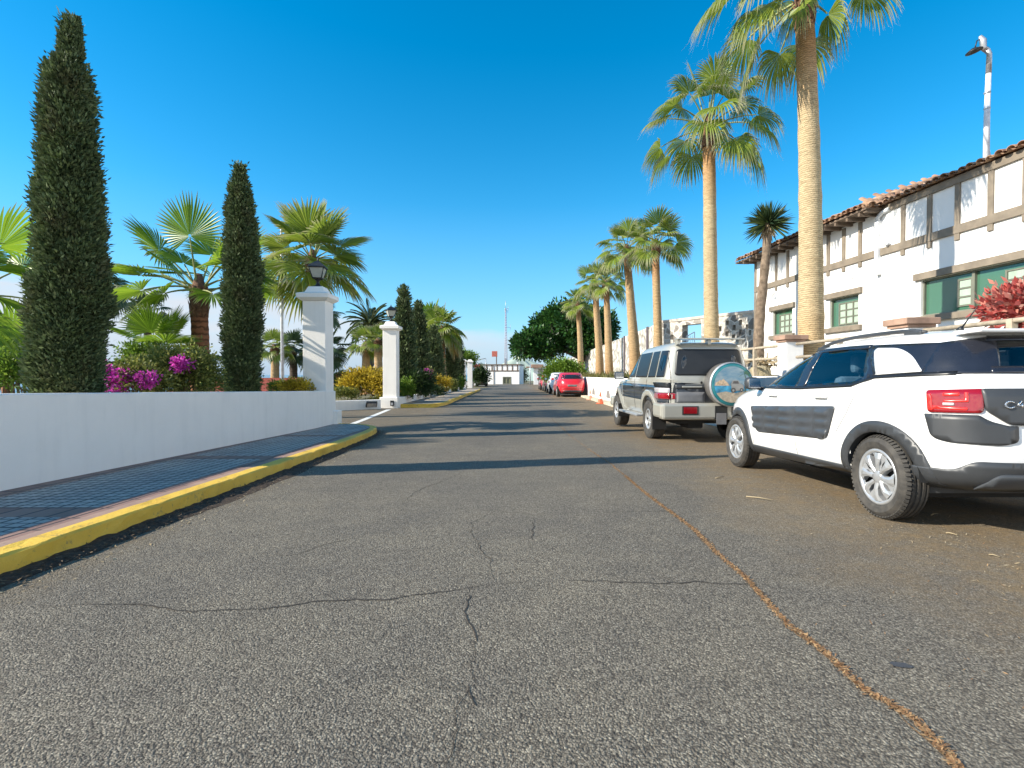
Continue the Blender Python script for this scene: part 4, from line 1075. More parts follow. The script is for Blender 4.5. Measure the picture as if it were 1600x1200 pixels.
def fan_frond(rng, az, el, Lp, R, nseg, spread, droop, stiff=.45, fibres=True, lean=0):
    """one costapalmate leaf: petiole, joined blade, drooping free tips"""
    d = np.array([math.cos(az) * math.cos(el), math.sin(az) * math.cos(el), math.sin(el)])
    side = np.array([-math.sin(az), math.cos(az), 0.0]); roll = rng.normal(0, .35)
    up = np.cross(d, side); up = -up if up[2] < 0 else up
    side = side * math.cos(roll) + up * math.sin(roll); 
    # petiole with gravity sag
    pet = []
    for k in range(6):
        t = k / 5; p = d * Lp * t + np.array([0, 0, -1]) * (Lp * .22 * t * t * math.cos(el) * (1.0 + droop * .4)); pet.append(p)
    hub = pet[-1]; dd = pet[-1] - pet[-2]; dd /= np.linalg.norm(dd)
    bend = droop * .35
    dd = dd + np.array([0, 0, -bend]); dd /= np.linalg.norm(dd)
    side = side - dd * side.dot(dd); side /= np.linalg.norm(side); nrm = np.cross(dd, side); nrm = -nrm if nrm[2] < 0 else nrm
    ts = np.array([.04, .25, .45, .62, .78, .90, 1.0]); V = []; Q = []; A = []; vb = 0
    wfun = np.array([.04, .27, .48, .62, .45, .24, .02])
    FV = []; FQ = []; fb = 0
    for i in range(nseg):
        a = -spread + 2 * spread * (i + .5) / nseg
        dirv = math.cos(a) * dd + math.sin(a) * side
        L = R * (1 - .22 * (abs(a) / spread) ** 2) * rng.uniform(.93, 1.05)
        cup = .14 * (a / spread) ** 2
        base = hub + dd * (.03 * R)
        tt = ts[:, None]
        fall = np.maximum(0, ts - stiff) ** 1.7 * droop * L * rng.uniform(.8, 1.3) * 1.15
        side_j = rng.normal(0, .03)
        pts = base + (dirv + side * side_j * tt) * L * tt + nrm * (cup * L * tt) 
        pts[:, 2] -= fall
        # keep lengths plausible when tips hang
        pts[:, :2] -= (dirv[:2] * (fall * .35)[:, None])
        tang = np.gradient(pts, axis=0); tang = norm(tang)
        sv = norm(np.cross(tang, nrm[None, :] + 0 * tang)); w = (wfun * L * (2 * spread / nseg) * .92)[:, None]
        fold = np.where((i % 2) == 0, 1, 1) * .28
        up_ = norm(np.cross(sv, tang)); up_ = np.where((up_ @ nrm)[:, None] < 0, -up_, up_)
        l = pts + sv * w * .5 + up_ * w * fold; r = pts - sv * w * .5 + up_ * w * fold
        V.append(np.stack([l, pts, r], 1).reshape(-1, 3)); A.append(np.repeat(ts, 3))
        for k in range(len(ts) - 1):
            b = vb + 3 * k; Q += [(b, b + 1, b + 4, b + 3), (b + 1, b + 2, b + 5, b + 4)]
        vb += 3 * len(ts)
        if fibres:
            for _ in range(fibres):
                j = rng.integers(3, 7); p0 = pts[j]; ln = rng.uniform(.12, .3) * R
                dv = dirv * rng.uniform(.3, 1.0) + side * rng.normal(0, .5) + np.array([0, 0, -rng.uniform(.3, 1.2)])
                dv /= np.linalg.norm(dv); q = np.cross(dv, rng.normal(0, 1, 3)); q /= np.linalg.norm(q); wd = .0028 * R
                FV.append(np.array([p0 - q * wd, p0 + q * wd, p0 + dv * ln + np.array([0, 0, -.1 * ln])])); FQ.append((fb, fb + 1, fb + 2)); fb += 3
    return np.concatenate(V), np.array(Q), np.concatenate(A), pet, (np.concatenate(FV) if FV else None), FQ

def palm(x, y, z0, zc, r0, r1, crown_R, nfr, label, leaf='palm_leaf', trunk='trunk_pale', nseg=30, seed=1, lean=(0, 0), els=(-.35, 1.35),
         pet=.95, boot=True, droop=(.5, 1.3), group=None, fibres=1, name='fan_palm', extra=None, flare=1.25, spread=1.9, azs=None, fan=.56, fr=None):
    rng = np.random.default_rng(seed)
    root = empty(name, (x, y, z0)); tag(root, label, 'palm tree', group)
    Ht = zc - z0; n = 46; m = 16; V = []; A = []
    ph = rng.random(4) * 6.28
    for k in range(n):
        t = k / (n - 1)
        r = r1 + (r0 - r1) * (1 - t) ** 1.2 + r0 * (flare - 1) * math.exp(-t * 14)
        r *= 1 + .02 * math.sin(k * 1.9 + ph[0]) + .012 * rng.normal()
        cx = lean[0] * (t ** 1.4) + .02 * math.sin(t * 5 + ph[1]); cy = lean[1] * (t ** 1.4)
        for i in range(m):
            a = 2 * PI * i / m; rr = r * (1 + .02 * math.sin(3 * a + ph[2]))
            V.append((cx + rr * math.cos(a), cy + rr * math.sin(a), t * Ht)); A.append(t)
    Q = [(k * m + i, k * m + (i + 1) % m, (k + 1) * m + (i + 1) % m, (k + 1) * m + i) for k in range(n - 1) for i in range(m)]
    np_mesh('trunk', V, Q, M[trunk], root, A, True)
    top = np.array([lean[0], lean[1], Ht])
    if boot:
        bm_ = MB(); hb = max(.25, crown_R * .22)
        for ring in range(7):
            for i in range(11):
                a = 2 * PI * (i + .5 * (ring % 2)) / 11 + rng.normal(0, .06); zz = -hb + hb * 1.15 * ring / 6
                r = r1 * (1.0 + .14 * math.sin(PI * ring / 6)); w = r1 * .34; o = np.array([math.cos(a), math.sin(a), 0]); s = np.array([-math.sin(a), math.cos(a), 0])
                b0 = top + o * r * .9 + np.array([0, 0, zz]); tp = b0 + o * r * rng.uniform(.12, .34) + np.array([0, 0, hb * rng.uniform(.22, .34)])
                bm_.add([b0 - s * w, b0 + s * w, tp + s * w * .35, tp - s * w * .35, b0 + o * .03], [(0, 1, 4), (4, 1, 2), (4, 2, 3), (4, 3, 0)])
        bm_.tube([top + np.array([0, 0, -hb]), top + np.array([0, 0, 0]), top + np.array([0, 0, .22 * crown_R])], [r1 * 1.02, r1 * 1.08, r1 * .4], 12)
        bm_.build('leaf_bases', M['boot'], root, fix=False)
    Vs = []; Qs = []; As = []; vb = 0; FVs = []; FQs = []; fb = 0; pm = MB()
    if fr: nfr = len(fr)
    for k in range(nfr):
        f = (k + .5) / nfr
        el = els[1] - (els[1] - els[0]) * f ** .9 + rng.normal(0, .08); az = k * 2.39996 + rng.normal(0, .15)
        if azs: az = azs[k % len(azs)] + rng.normal(0, .2)
        dr = droop[0] + (droop[1] - droop[0]) * f + rng.normal(0, .08)
        Lp = crown_R * pet * .5 * rng.uniform(.85, 1.15); R = crown_R * fan * rng.uniform(.88, 1.1)
        if fr: az, el = math.radians(fr[k][0]), math.radians(fr[k][1]); Lp, R = fr[k][2], fr[k][3]
        v, q, a, pl, fv, fq = fan_frond(rng, az, el, Lp, R, nseg, spread, dr, fibres=fibres)
        o = top + np.array([math.cos(az), math.sin(az), 0]) * r1 * .35 + np.array([0, 0, .10 * crown_R * (1 - f)])
        Vs.append(v + o); Qs.append(q + vb); As.append(a); vb += len(v)
        if fv is not None: FVs.append(fv + o); FQs += [tuple(i + fb for i in t_) for t_ in fq]; fb += len(fv)
        pm.tube([Vector(p + o) for p in pl], [.026 * crown_R * .6, .020 * crown_R * .6, .017 * crown_R * .6, .015 * crown_R * .6, .013 * crown_R * .6, .011 * crown_R * .6], 5, cap=False)
    crown = np_mesh('crown', np.concatenate(Vs), np.concatenate(Qs), M[leaf], root, np.concatenate(As))
    pm.build('leaf_stalks', M['petiole'], root, fix=False)
    if FVs: np_mesh('leaf_fringe', np.concatenate(FVs), np.array(FQs), M['fibre'], crown)
    if extra:      # a few yellowing hanging leaves
        Vs = []; Qs = []; As = []; vb = 0
        for (az, el) in extra:
            v, q, a, pl, fv, fq = fan_frond(rng, az, el, crown_R * .4, crown_R * .5, 18, 1.4, 1.4, fibres=0)
            Vs.append(v + top); Qs.append(q + vb); As.append(a); vb += len(v)
        np_mesh('yellowing_leaves', np.concatenate(Vs), np.concatenate(Qs), M['palm_leaf_yellow'], root, np.concatenate(As))
    return root

def clump_shape(sampler, n_cl, n_leaf, sig, L, W, outf, rng, upb=.0, core=None):
    """leaves gathered in clumps; sampler(n) gives clump centres and their outward directions"""
    C, D = sampler(n_cl); k = np.repeat(np.arange(n_cl), n_leaf); s_ = sig * rng.uniform(.6, 1.4, n_cl)
    off = np.clip(rng.normal(0, 1, (len(k), 3)), -1.7, 1.7) * s_[k][:, None]
    p = C[k] + off
    d = norm(norm(off + 1e-6) * .75 + D[k] * outf + rng.normal(0, .35, (len(k), 3)) + np.array([0, 0, upb]))
    ll = L * rng.uniform(.6, 1.35, len(k)); ww = W * rng.uniform(.7, 1.3, len(k))
    v_, q_ = leaf_quads(p, d, ll, ww, rng); global CL
    tone = np.clip(rng.normal(.5, .22, n_cl), 0, 1); CL = np.repeat(tone[k], 4)
    return v_, q_
CL = None

def cypress(x, y, z0, ztop, prof, label, seed=1, ncl=900, nleaf=34, tips=1, dx=0, fine=1.0, group='cypresses along the left side of the street', tiprad=None, dens=1.0):
    """prof: (fraction of height, radius)"""
    rng = np.random.default_rng(seed); Hh = ztop - z0
    root = empty('cypress', (x, y, z0)); tag(root, label, 'cypress', group)
    ps = [p[0] for p in prof]; rs = [p[1] for p in prof]
    ph = rng.random(8) * 6.28
    def rad(t, th):
        r = np.interp(t, ps, rs)
        return r * (1 + .06 * np.sin(2 * th + ph[0] + t * 7) + .06 * np.sin(5 * th + ph[1] - t * 15) + .05 * np.sin(3 * th + t * 31 + ph[2]) + .05 * np.sin(9 * th + t * 50 + ph[3]))
    def axis(t): return np.stack([dx * t + .02 * np.sin(t * 9 + ph[4]), .0 * t, Hh * t], -1)
    def sampler(n):
        w = rng.random(n * 3); t = rng.random(n * 3); keep = w < np.interp(t, ps, rs) / max(rs) * .9 + .12; t = t[keep][:n]
        while len(t) < n: t = np.concatenate([t, rng.random(n - len(t))])
        th = rng.random(n) * 2 * PI; r = rad(t, th) * (1.08 - .40 * rng.random(n) ** 1.5) * (1 + .07 * np.sin(th * 2 + t * 23 + ph[5]) + .05 * np.sin(t * 60 + th + ph[6]))
        o = np.stack([np.cos(th), np.sin(th), 0 * th], 1)
        return axis(t) + o * r[:, None], norm(o + np.array([0, 0, .5]))
    L = .085 * fine; V, Q = clump_shape(sampler, ncl, nleaf, .050 * fine ** .6, L, L * .42, .5, rng, upb=.5)
    Vs = [V]; Qs = [Q]; As = [CL]
    # loose leaders at the top
    for k in range(tips):
        tx = tiprad[k] if tiprad else (rng.uniform(-.05, .05), rng.uniform(.0, .08), .0)
        n = 2200 if fine < 1.6 else 500
        t = rng.random(n); zz = Hh * (.90 + tx[1]) + t * (Hh * .10 - 0 * Hh) - Hh * .05
        r = (.042 * (1 - t) + .010) * (Hh / 4.8) * rng.random(n) ** .5 * 1.1; th = rng.random(n) * 6.28
        p = np.stack([dx + tx[0] + r * np.cos(th), r * np.sin(th), zz], 1)
        d = norm(np.stack([np.cos(th) * .6, np.sin(th) * .6, 1 + 0 * th], 1) + rng.normal(0, .2, (n, 3)))
        v, q = leaf_quads(p, d, L * .9, L * .28, rng); Qs.append(q + sum(len(a) for a in Vs)); Vs.append(v); As.append(np.full(len(v), .55))
    crown = np_mesh('crown', np.concatenate(Vs), np.concatenate(Qs), M['cypress'], root, np.concatenate(As))
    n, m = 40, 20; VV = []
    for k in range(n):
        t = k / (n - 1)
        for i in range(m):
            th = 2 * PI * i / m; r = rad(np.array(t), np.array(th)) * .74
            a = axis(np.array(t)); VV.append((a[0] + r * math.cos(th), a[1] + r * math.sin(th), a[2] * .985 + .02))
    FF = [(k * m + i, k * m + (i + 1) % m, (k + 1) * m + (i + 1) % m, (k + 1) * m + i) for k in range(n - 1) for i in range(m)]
    np_mesh('shade_core', VV, FF, M['cypress_core'], crown, smooth=True)
    MB().tube([(0, 0, -.3), (0, 0, Hh * .2)], [.09, .07], 10).build('trunk', M['bark'], root)
    return root

def bush(name, cat, loc, rad, ncl, nleaf, leaf, label, seed=1, L=.06, W=.03, sig=.08, flowers=None, stems=8, group=None, flat=.0, stemmat='bark', core=False):
    rng = np.random.default_rng(seed); root = empty(name, loc); tag(root, label, cat, group)
    rad = np.array(rad, float); ph = rng.random(6) * 6.28
    def shell(n, fr=(.55, 1.0), upper=-.55):
        d = norm(rng.normal(0, 1, (n * 4, 3))); d = d[d[:, 2] > upper][:n]
        k = 1 + .14 * np.sin(4 * np.arctan2(d[:, 1], d[:, 0]) + ph[0]) + .12 * np.sin(5 * d[:, 2] + ph[1]) + .1 * np.sin(9 * np.arctan2(d[:, 1], d[:, 0]) + ph[2])
        r = rng.uniform(fr[0], fr[1], len(d)) * k
        return d * rad * r[:, None] + np.array([0, 0, rad[2] * .6]), d
    V, Q = clump_shape(lambda n: shell(n), ncl, nleaf, sig, L, W, .5, rng, upb=.2)
    np_mesh('foliage', V, Q, M[leaf], root, CL)
    if flowers:
        for (fc, fr, n, mat) in flowers:
            c = np.array(fc); n_c = max(3, n // 22)
            cc = c + norm(rng.normal(0, 1, (n_c, 3))) * np.array(fr) * rng.uniform(.3, 1, (n_c, 1)); dd = norm(cc - c + 1e-6)
            V, Q = clump_shape(lambda q: (cc, dd), n_c, 22, .035, L * .7, L * .55, .3, rng)
            np_mesh('flowers', V, Q, M[mat], root, CL)
    st = MB()
    for k in range(stems):
        a = rng.random() * 6.28; e = np.array([math.cos(a) * rad[0] * .6 * rng.random(), math.sin(a) * rad[1] * .6 * rng.random(), rad[2] * rng.uniform(.7, 1.2)])
        b = np.array([rng.uniform(-.12, .12) * rad[0] * 3, rng.uniform(-.1, .1), -.15]); mid = (b + e) / 2 + np.array([rng.uniform(-.08, .08), rng.uniform(-.06, .06), 0])
        q_ = .018 * (rad[2] / .5); st.tube([Vector(b), Vector(mid), Vector(e)], [q_, q_ * .75, q_ * .3], 6)
    if stems: st.build('stems', M[stemmat], root, fix=False)
    return root

# ---- cypresses by the near wall
c1 = P(96, 600, 5.72)
cypress(c1.x + .02, 5.78, T(-4.9, 5.8), P(118, 28, 5.72).z,
        [(0, .19), (.05, .235), (.12, .25), (.2, .235), (.28, .255), (.38, .24), (.5, .228), (.58, .205), (.68, .188), (.76, .165), (.82, .14), (.87, .115), (.89, .085), (.903, .03), (.91, .004), (1, .002)],
        'tall thick dark cypress, nearest on the left, with two ragged leaders', 21, 3600, 46, 2, .08, .62, tiprad=[(-.095, .020), (.085, .055)])
c2 = P(380, 600, 10.1)
cypress(c2.x, 10.1, T(-5.2, 10.1), P(381, 262, 10.1).z,
        [(0, .17), (.06, .21), (.2, .245), (.3, .235), (.4, .25), (.55, .225), (.7, .19), (.82, .15), (.91, .09), (.95, .03), (1, .005)],
        'slender dark cypress between the big fan palm and the nearest gate pillar', 22, 2300, 36, 1, -.01, .8, tiprad=[(.0, .03)])
for i, (px, Y, topy, w, lb) in enumerate([(631, 22.6, 452, 13.5, 'tall pointed cypress right beside the second lantern pillar'),
                                          (654, 26.0, 474, 11.5, 'second pointed cypress along the flowerbed wall'),
                                          (678, 30.5, 512, 12.5, 'shorter blunt cypress left of the bed palm trunk'),
                                          (705, 38.0, 515, 7.5, 'narrow cypress just right of the bed palm trunk'),
                                          (715.5, 43.5, 522, 7, 'narrow cypress next to the distant gate pillars')]):
    b0 = P(px, 605, Y); r = w / F * Y
    cypress(b0.x, Y, T(b0.x, Y), P(px, topy, Y).z, [(0, r * .7), (.08, r * .92), (.3, r), (.5, r * .9), (.7, r * .68), (.85, r * .4), (.94, r * .16), (1, .01)], lb, 30 + i, 700, 20, 1, 0, 1.9)

# ---- palms in the garden on the left
G1 = 'fan palms in the garden on the left'
def gp(px, pyc, Y, **k):
    c = P(px, pyc, Y); return c.x, Y, T(c.x, Y), c.z
x, y, z0, zc = gp(311, 462, 11.6)
palm(x, y, z0, zc, .20, .165, 2.15, 12, 'large fan palm with rusty trunk and huge light green leaves between the two near cypresses', 'palm_leaf_lush', 'trunk_red', 40, 5, els=(-.25, 1.45), pet=1.0, droop=(.06, .35), group=G1, fibres=0, flare=1.1, spread=2.1,
     fr=[(-100, 80, 1.05, .95), (176, 50, 1.25, 1.0), (188, 24, 1.15, .95), (206, 6, .95, 1.0), (22, 55, 1.15, .9), (-12, 26, 1.1, .85), (95, 62, 1.1, .8), (140, 38, 1.1, .85), (58, 20, 1.0, .85), (232, 2, .6, .75), (-38, 4, .6, .7), (-20, 48, .95, .8), (150, 58, .95, .8), (-135, 52, .7, .7), (165, 36, 1.2, .9), (-165, 36, 1.0, .8), (0, 66, .9, .8), (40, 36, 1.0, .8)])
x, y, z0, zc = gp(488, 412, 15.6)
palm(x, y, z0, zc, .20, .16, 1.85, 28, 'dense round fan palm rising behind the nearest lantern pillar', 'palm_leaf', 'trunk_red', 30, 9, els=(-.45, 1.45), pet=.9, droop=(.1, .5), group=G1, fibres=0)
x, y, z0, zc = gp(-48, 470, 8.3)
palm(x, y, z0, zc, .20, .17, 1.6, 14, 'fan palm whose leaves reach in from the left frame edge behind the cypress', 'palm_leaf_lush', 'trunk_red', 34, 12, els=(-.5, 1.2), pet=1.0, droop=(.1, .7), group=G1, fibres=0, flare=1.1)
x, y, z0, zc = gp(247, 562, 10.9)
palm(x, y, z0 - .1, zc, .10, .09, 1.25, 9, 'low young fan palm with bright leaves above the hedge', 'palm_leaf_lush', 'trunk_red', 34, 14, els=(.35, 1.4), pet=.9, droop=(.05, .35), group=G1, fibres=0, boot=False, extra=[(3.4, .15)])
x, y, z0, zc = gp(10, 575, 10.5)
palm(x, y, z0 - .1, zc, .10, .09, 1.3, 9, 'low young fan palm left of the tallest cypress', 'palm_leaf_lush', 'trunk_red', 28, 15, els=(.3, 1.4), pet=.9, droop=(.05, .4), group=G1, fibres=0, boot=False)
x, y, z0, zc = gp(231, 490, 32)
palm(x, y, z0, zc, .2, .15, 1.5, 24, 'distant dark fan palm against the cloud bank, right of the tallest cypress', 'palm_leaf_dark', 'trunk_dark', 18, 16, els=(-.7, 1.4), pet=.9, droop=(.3, 1.0), group=G1, fibres=0)
x, y, z0, zc = gp(160, 452, 26)
palm(x, y, z0, zc, .2, .13, 1.5, 24, 'dark fan palm with thin leaning trunk half hidden by the tallest cypress', 'palm_leaf_dark', 'trunk_dark', 18, 17, lean=(-.2, 0), els=(-.9, 1.3), pet=.8, droop=(.4, 1.2), group=G1, fibres=0)
bpy.data.objects  # noqa
for (px, py, Y, R, leaf, sd_, lb) in [(429, 545, 30, 1.15, 'palm_leaf', 18, 'small green fan palm left of the flagpole foot'),
                                      (458, 548, 32, 1.3, 'palm_leaf_dark', 19, 'small dark fan palm right of the flagpole foot'),
                                      (508, 550, 30, 1.6, 'palm_leaf_dark', 20, 'dark fan palm peeping out right of the nearest gate pillar'),
                                      (504, 493, 36, 1.5, 'palm_leaf_dark', 23, 'taller dark fan palm partly behind the nearest gate pillar'),
                                      (572, 540, 30, 1.25, 'palm_leaf', 24, 'light green fan palm below the feathery palm'),
                                      (591, 535, 29, 1.05, 'palm_leaf', 25, 'light green fan palm touching the second lantern pillar')]:
    x, y, z0, zc = gp(px, py, Y)
    palm(x, y, z0, zc, .26, .2, R, 20, lb, leaf, 'trunk_orange' if leaf == 'palm_leaf' else 'trunk_dark', 18, sd_, els=(-.4, 1.4), pet=.9, droop=(.15, .6), group=G1, fibres=0)
x, y, z0, zc = gp(691, 518, 33.5)
palm(x, y, z0, zc, .30, .17, 1.75, 30, 'stout fan palm with a swollen ringed trunk in the flowerbed', 'palm_leaf', 'trunk_orange', 20, 26, els=(-.6, 1.45), pet=.9, droop=(.3, 1.0), group=G1, fibres=0, extra=[(-.1, -.25), (-.5, -.4), (-2.2, -.5), (.4, -.1)])
x, y, z0, zc = gp(674, 512, 37)
palm(x, y, z0, zc, .25, .2, 1.9, 26, 'green fan palm behind the cypresses of the flowerbed', 'palm_leaf_lush', 'trunk_orange', 18, 27, els=(-.7, 1.45), pet=.9, droop=(.3, 1.0), group=G1, fibres=0)

# feathery date palm
def date_palm(x, y, z0, zc, R, nfr, label, seed):
    rng = np.random.default_rng(seed); root = empty('date_palm', (x, y, z0)); tag(root, label, 'palm tree'); Ht = zc - z0
    V = []; A = []; n, m = 30, 12
    for k in range(n):
        t = k / (n - 1); r = .34 + .04 * math.sin(k * 2.2) - .06 * t
        for i in range(m): a = 2 * PI * i / m; V.append((r * math.cos(a), r * math.sin(a), Ht * t)); A.append(t)
    Q = [(k * m + i, k * m + (i + 1) % m, (k + 1) * m + (i + 1) % m, (k + 1) * m + i) for k in range(n - 1) for i in range(m)]
    np_mesh('trunk', V, Q, M['trunk_dark'], root, A, True)
    Vs = []; Qs = []; vb = 0; st = MB(); top = np.array([0, 0, Ht])
    for k in range(nfr):
        f = (k + .5) / nfr; el = 1.4 - 1.75 * f; az = k * 2.39996; L = R * rng.uniform(.9, 1.1)
        pts = []; p = top.copy(); e = el
        for j in range(13):
            pts.append(p.copy()); d = np.array([math.cos(az) * math.cos(e), math.sin(az) * math.cos(e), math.sin(e)]); p = p + d * L / 12; e -= .085 + .02 * f
        st.tube([Vector(q) for q in pts], [.05 * (1 - j / 13) + .01 for j in range(13)], 4, cap=False)
        side = np.array([-math.sin(az), math.cos(az), 0])
        for j in range(44):
            q = 1.5 + 10.4 * j / 44; i0 = int(q); fr = q - i0; p0 = pts[i0] * (1 - fr) + pts[i0 + 1] * fr; tg = norm(pts[i0 + 1] - pts[i0])
            ll = R * .20 * math.sin(PI * min(1, .18 + j / 44 * .85)) ** .6
            for sgn in (-1, 1):
                dv = norm(tg * .75 + side * sgn * .8 + np.array([0, 0, .25]) + rng.normal(0, .06, 3)); w = norm(np.cross(dv, side)) * .045 * 1.2
                mid = p0 + dv * ll * .5; tip = p0 + dv * ll + np.array([0, 0, -.12 * ll])
                Vs.append(np.array([p0 - w * .5, p0 + w * .5, mid + w, tip, mid - w])); Qs.append((vb, vb + 1, vb + 2, vb + 4)); Qs.append((vb + 4, vb + 2, vb + 3, vb + 3)); vb += 5
    Vv = np.concatenate(Vs); tri = [(q[0], q[1], q[2]) for q in Qs if q[2] != q[3]] + [(q[0], q[2], q[3]) for q in Qs]
    tri = [t_ for t_ in tri if len(set(t_)) == 3]
    np_mesh('crown', Vv, np.array(tri), M['date_leaf'], root, np.zeros(len(Vv)))
    st.build('leaf_stalks', M['petiole'], root, fix=False); return root
c = P(579, 508, 50); date_palm(c.x, 50, T(c.x, 50), c.z, 3.0, 46, 'feathery date palm with arching dark fronds beside the second lantern pillar', 3)

# ---- the row of tall palms on the right
G2 = 'row of fan palms behind the white wall on the right'
XR = 5.68
def rp(px, pyc, Y, r0, r1, R, nf, lb, seed, **k):
    c = P(px, pyc, Y); b = k.pop('base', .3 if Y < 16 else .6)
    bx = (k.pop('bpx', px) - 800) / F * Y
    kw = dict(leaf='palm_leaf', trunk='trunk_pale', nseg=28, fan=.48, els=(-.25, 1.42), pet=1.05, droop=(.3, .8), group=G2, fibres=1)
    kw.update(k)
    return palm(bx, Y, b - .1, c.z, r0, r1, R, nf, lb, seed=seed, lean=(c.x - bx, 0), **kw)
rp(1257, 4, 10.1, .245, .162, 2.2, 17, 'nearest and tallest right-hand palm, its thick straw trunk cut by the top edge', 41, bpx=1269, nseg=40, flare=1.12, fibres=2, droop=(.55, 1.15), els=(-.12, 1.35), pet=1.1, fan=.38, spread=1.75,
   fr=[(-95, 72, 1.1, .8), (60, 65, 1.1, .8), (150, 50, 1.15, .85), (20, 48, 1.1, .8), (-130, 42, 1.1, .8), (95, 38, 1.1, .8), (-50, 36, 1.1, .75), (2, 22, 1.15, .75), (180, 16, 1.35, .95), (215, 12, 1.1, .8), (200, -8, 1.0, .75), (130, 5, 1.0, .8), (60, 0, .9, .75), (172, -36, .9, .88), (232, -28, .4, .62), (-18, -32, .38, .66), (100, -30, .7, .7)])
rp(1106, 205, 15.1, .215, .165, 2.1, 24, 'second tall palm, behind the silver off-roader, with a full drooping crown', 42, bpx=1114, nseg=36, fibres=2, droop=(.45, 1.1), pet=1.15, els=(-.30, 1.45), fan=.40, spread=1.8)
rp(1025, 386, 21, .185, .145, 1.55, 22, 'shorter palm with a straight trunk right of the leaning one', 43, bpx=1028, trunk='trunk_orange', fibres=2, els=(-.25, 1.45), pet=.9, droop=(.25, .75))
rp(979, 393, 25.5, .30, .16, 1.65, 24, 'palm with a leaning, swollen foot trunk next to the straight one', 44, bpx=993, trunk='trunk_orange', fibres=2, els=(-.3, 1.45), droop=(.25, .8))
rp(946, 445, 31.2, .25, .17, 1.45, 22, 'palm in mid row, the right one of a close pair', 45, bpx=953, trunk='trunk_orange', fibres=1, nseg=24)
rp(930, 448, 34.9, .28, .19, 1.6, 24, 'palm in mid row, the left one of a close pair', 46, bpx=937, trunk='trunk_orange', fibres=1, nseg=24)
rp(903, 478, 44, .27, .19, 1.65, 22, 'farthest palm of the row, in front of the dark fig tree', 47, bpx=908, trunk='trunk_orange', fibres=0, nseg=22)

# ---- leaning sword-leaf tree before the corner of the house
def sword_tree():
    b = P(1187, 598, 15.0); t = P(1201, 330, 15.0); root = empty('sword_leaf_tree', (b.x, 15.0, .2)); tag(root, 'leaning bare trunk with a round head of sword leaves before the house corner', 'tree')
    rng = np.random.default_rng(7); top = np.array([t.x - b.x, 0, t.z - .2 - .35])
    pts = [(0, 0, -.1), (-.04, 0, top[2] * .25), (-.02, 0, top[2] * .45), (.10, 0, top[2] * .72), tuple(top)]
    m = MB(); pp = catmull(pts, 6); m.tube(pp, [.20 - .095 * (i / (len(pp) - 1)) ** .5 + .012 * math.sin(i * 2.1) for i in range(len(pp))], 14)
    for a in (.4, 2.2, 3.9): m.tube([(0, 0, .45), (.16 * math.cos(a), .16 * math.sin(a), .12), (.36 * math.cos(a), .36 * math.sin(a), -.08)], [.09, .07, .03], 8)
    m.build('trunk', M['bark'], root, fix=False)
    n = 300; d = norm(rng.normal(0, 1, (n * 2, 3)) + np.array([0, 0, .35])); d = d[d[:, 2] > -.72][:n]; n = len(d)
    L = .62 * rng.uniform(.85, 1.12, n); W = .05; s = norm(np.cross(d, rng.normal(0, 1, (n, 3)))); base = top + d * .05
    k = [0, .35, .7, 1.0]; w = [.7, 1.0, .7, .05]; V = []; Q = []; A = []
    for j, (t_, ww) in enumerate(zip(k, w)):
        c_ = base + d * (L * t_)[:, None]; c_[:, 2] -= .05 * t_ * t_
        V.append(np.stack([c_ - s * W * .5 * ww, c_ + s * W * .5 * ww], 1))
    V = np.stack(V, 1).reshape(-1, 3)
    for i in range(n):
        for j in range(3): b_ = i * 8 + 2 * j; Q.append((b_, b_ + 1, b_ + 3, b_ + 2))
    np_mesh('crown', V, np.array(Q), M['yucca_leaf'], root, np.zeros(len(V)))
    # shaggy dead collar
    n = 160; th = rng.random(n) * 6.28; d = norm(np.stack([np.cos(th), np.sin(th), -1.3 + 0 * th], 1)); c_ = top + np.stack([.08 * np.cos(th), .08 * np.sin(th), rng.uniform(-.25, .05, n)], 1)
    V, Q = leaf_quads(c_, d, .22, .03, rng); np_mesh('dead_leaves', V, Q, M['dry'], root)
sword_tree()

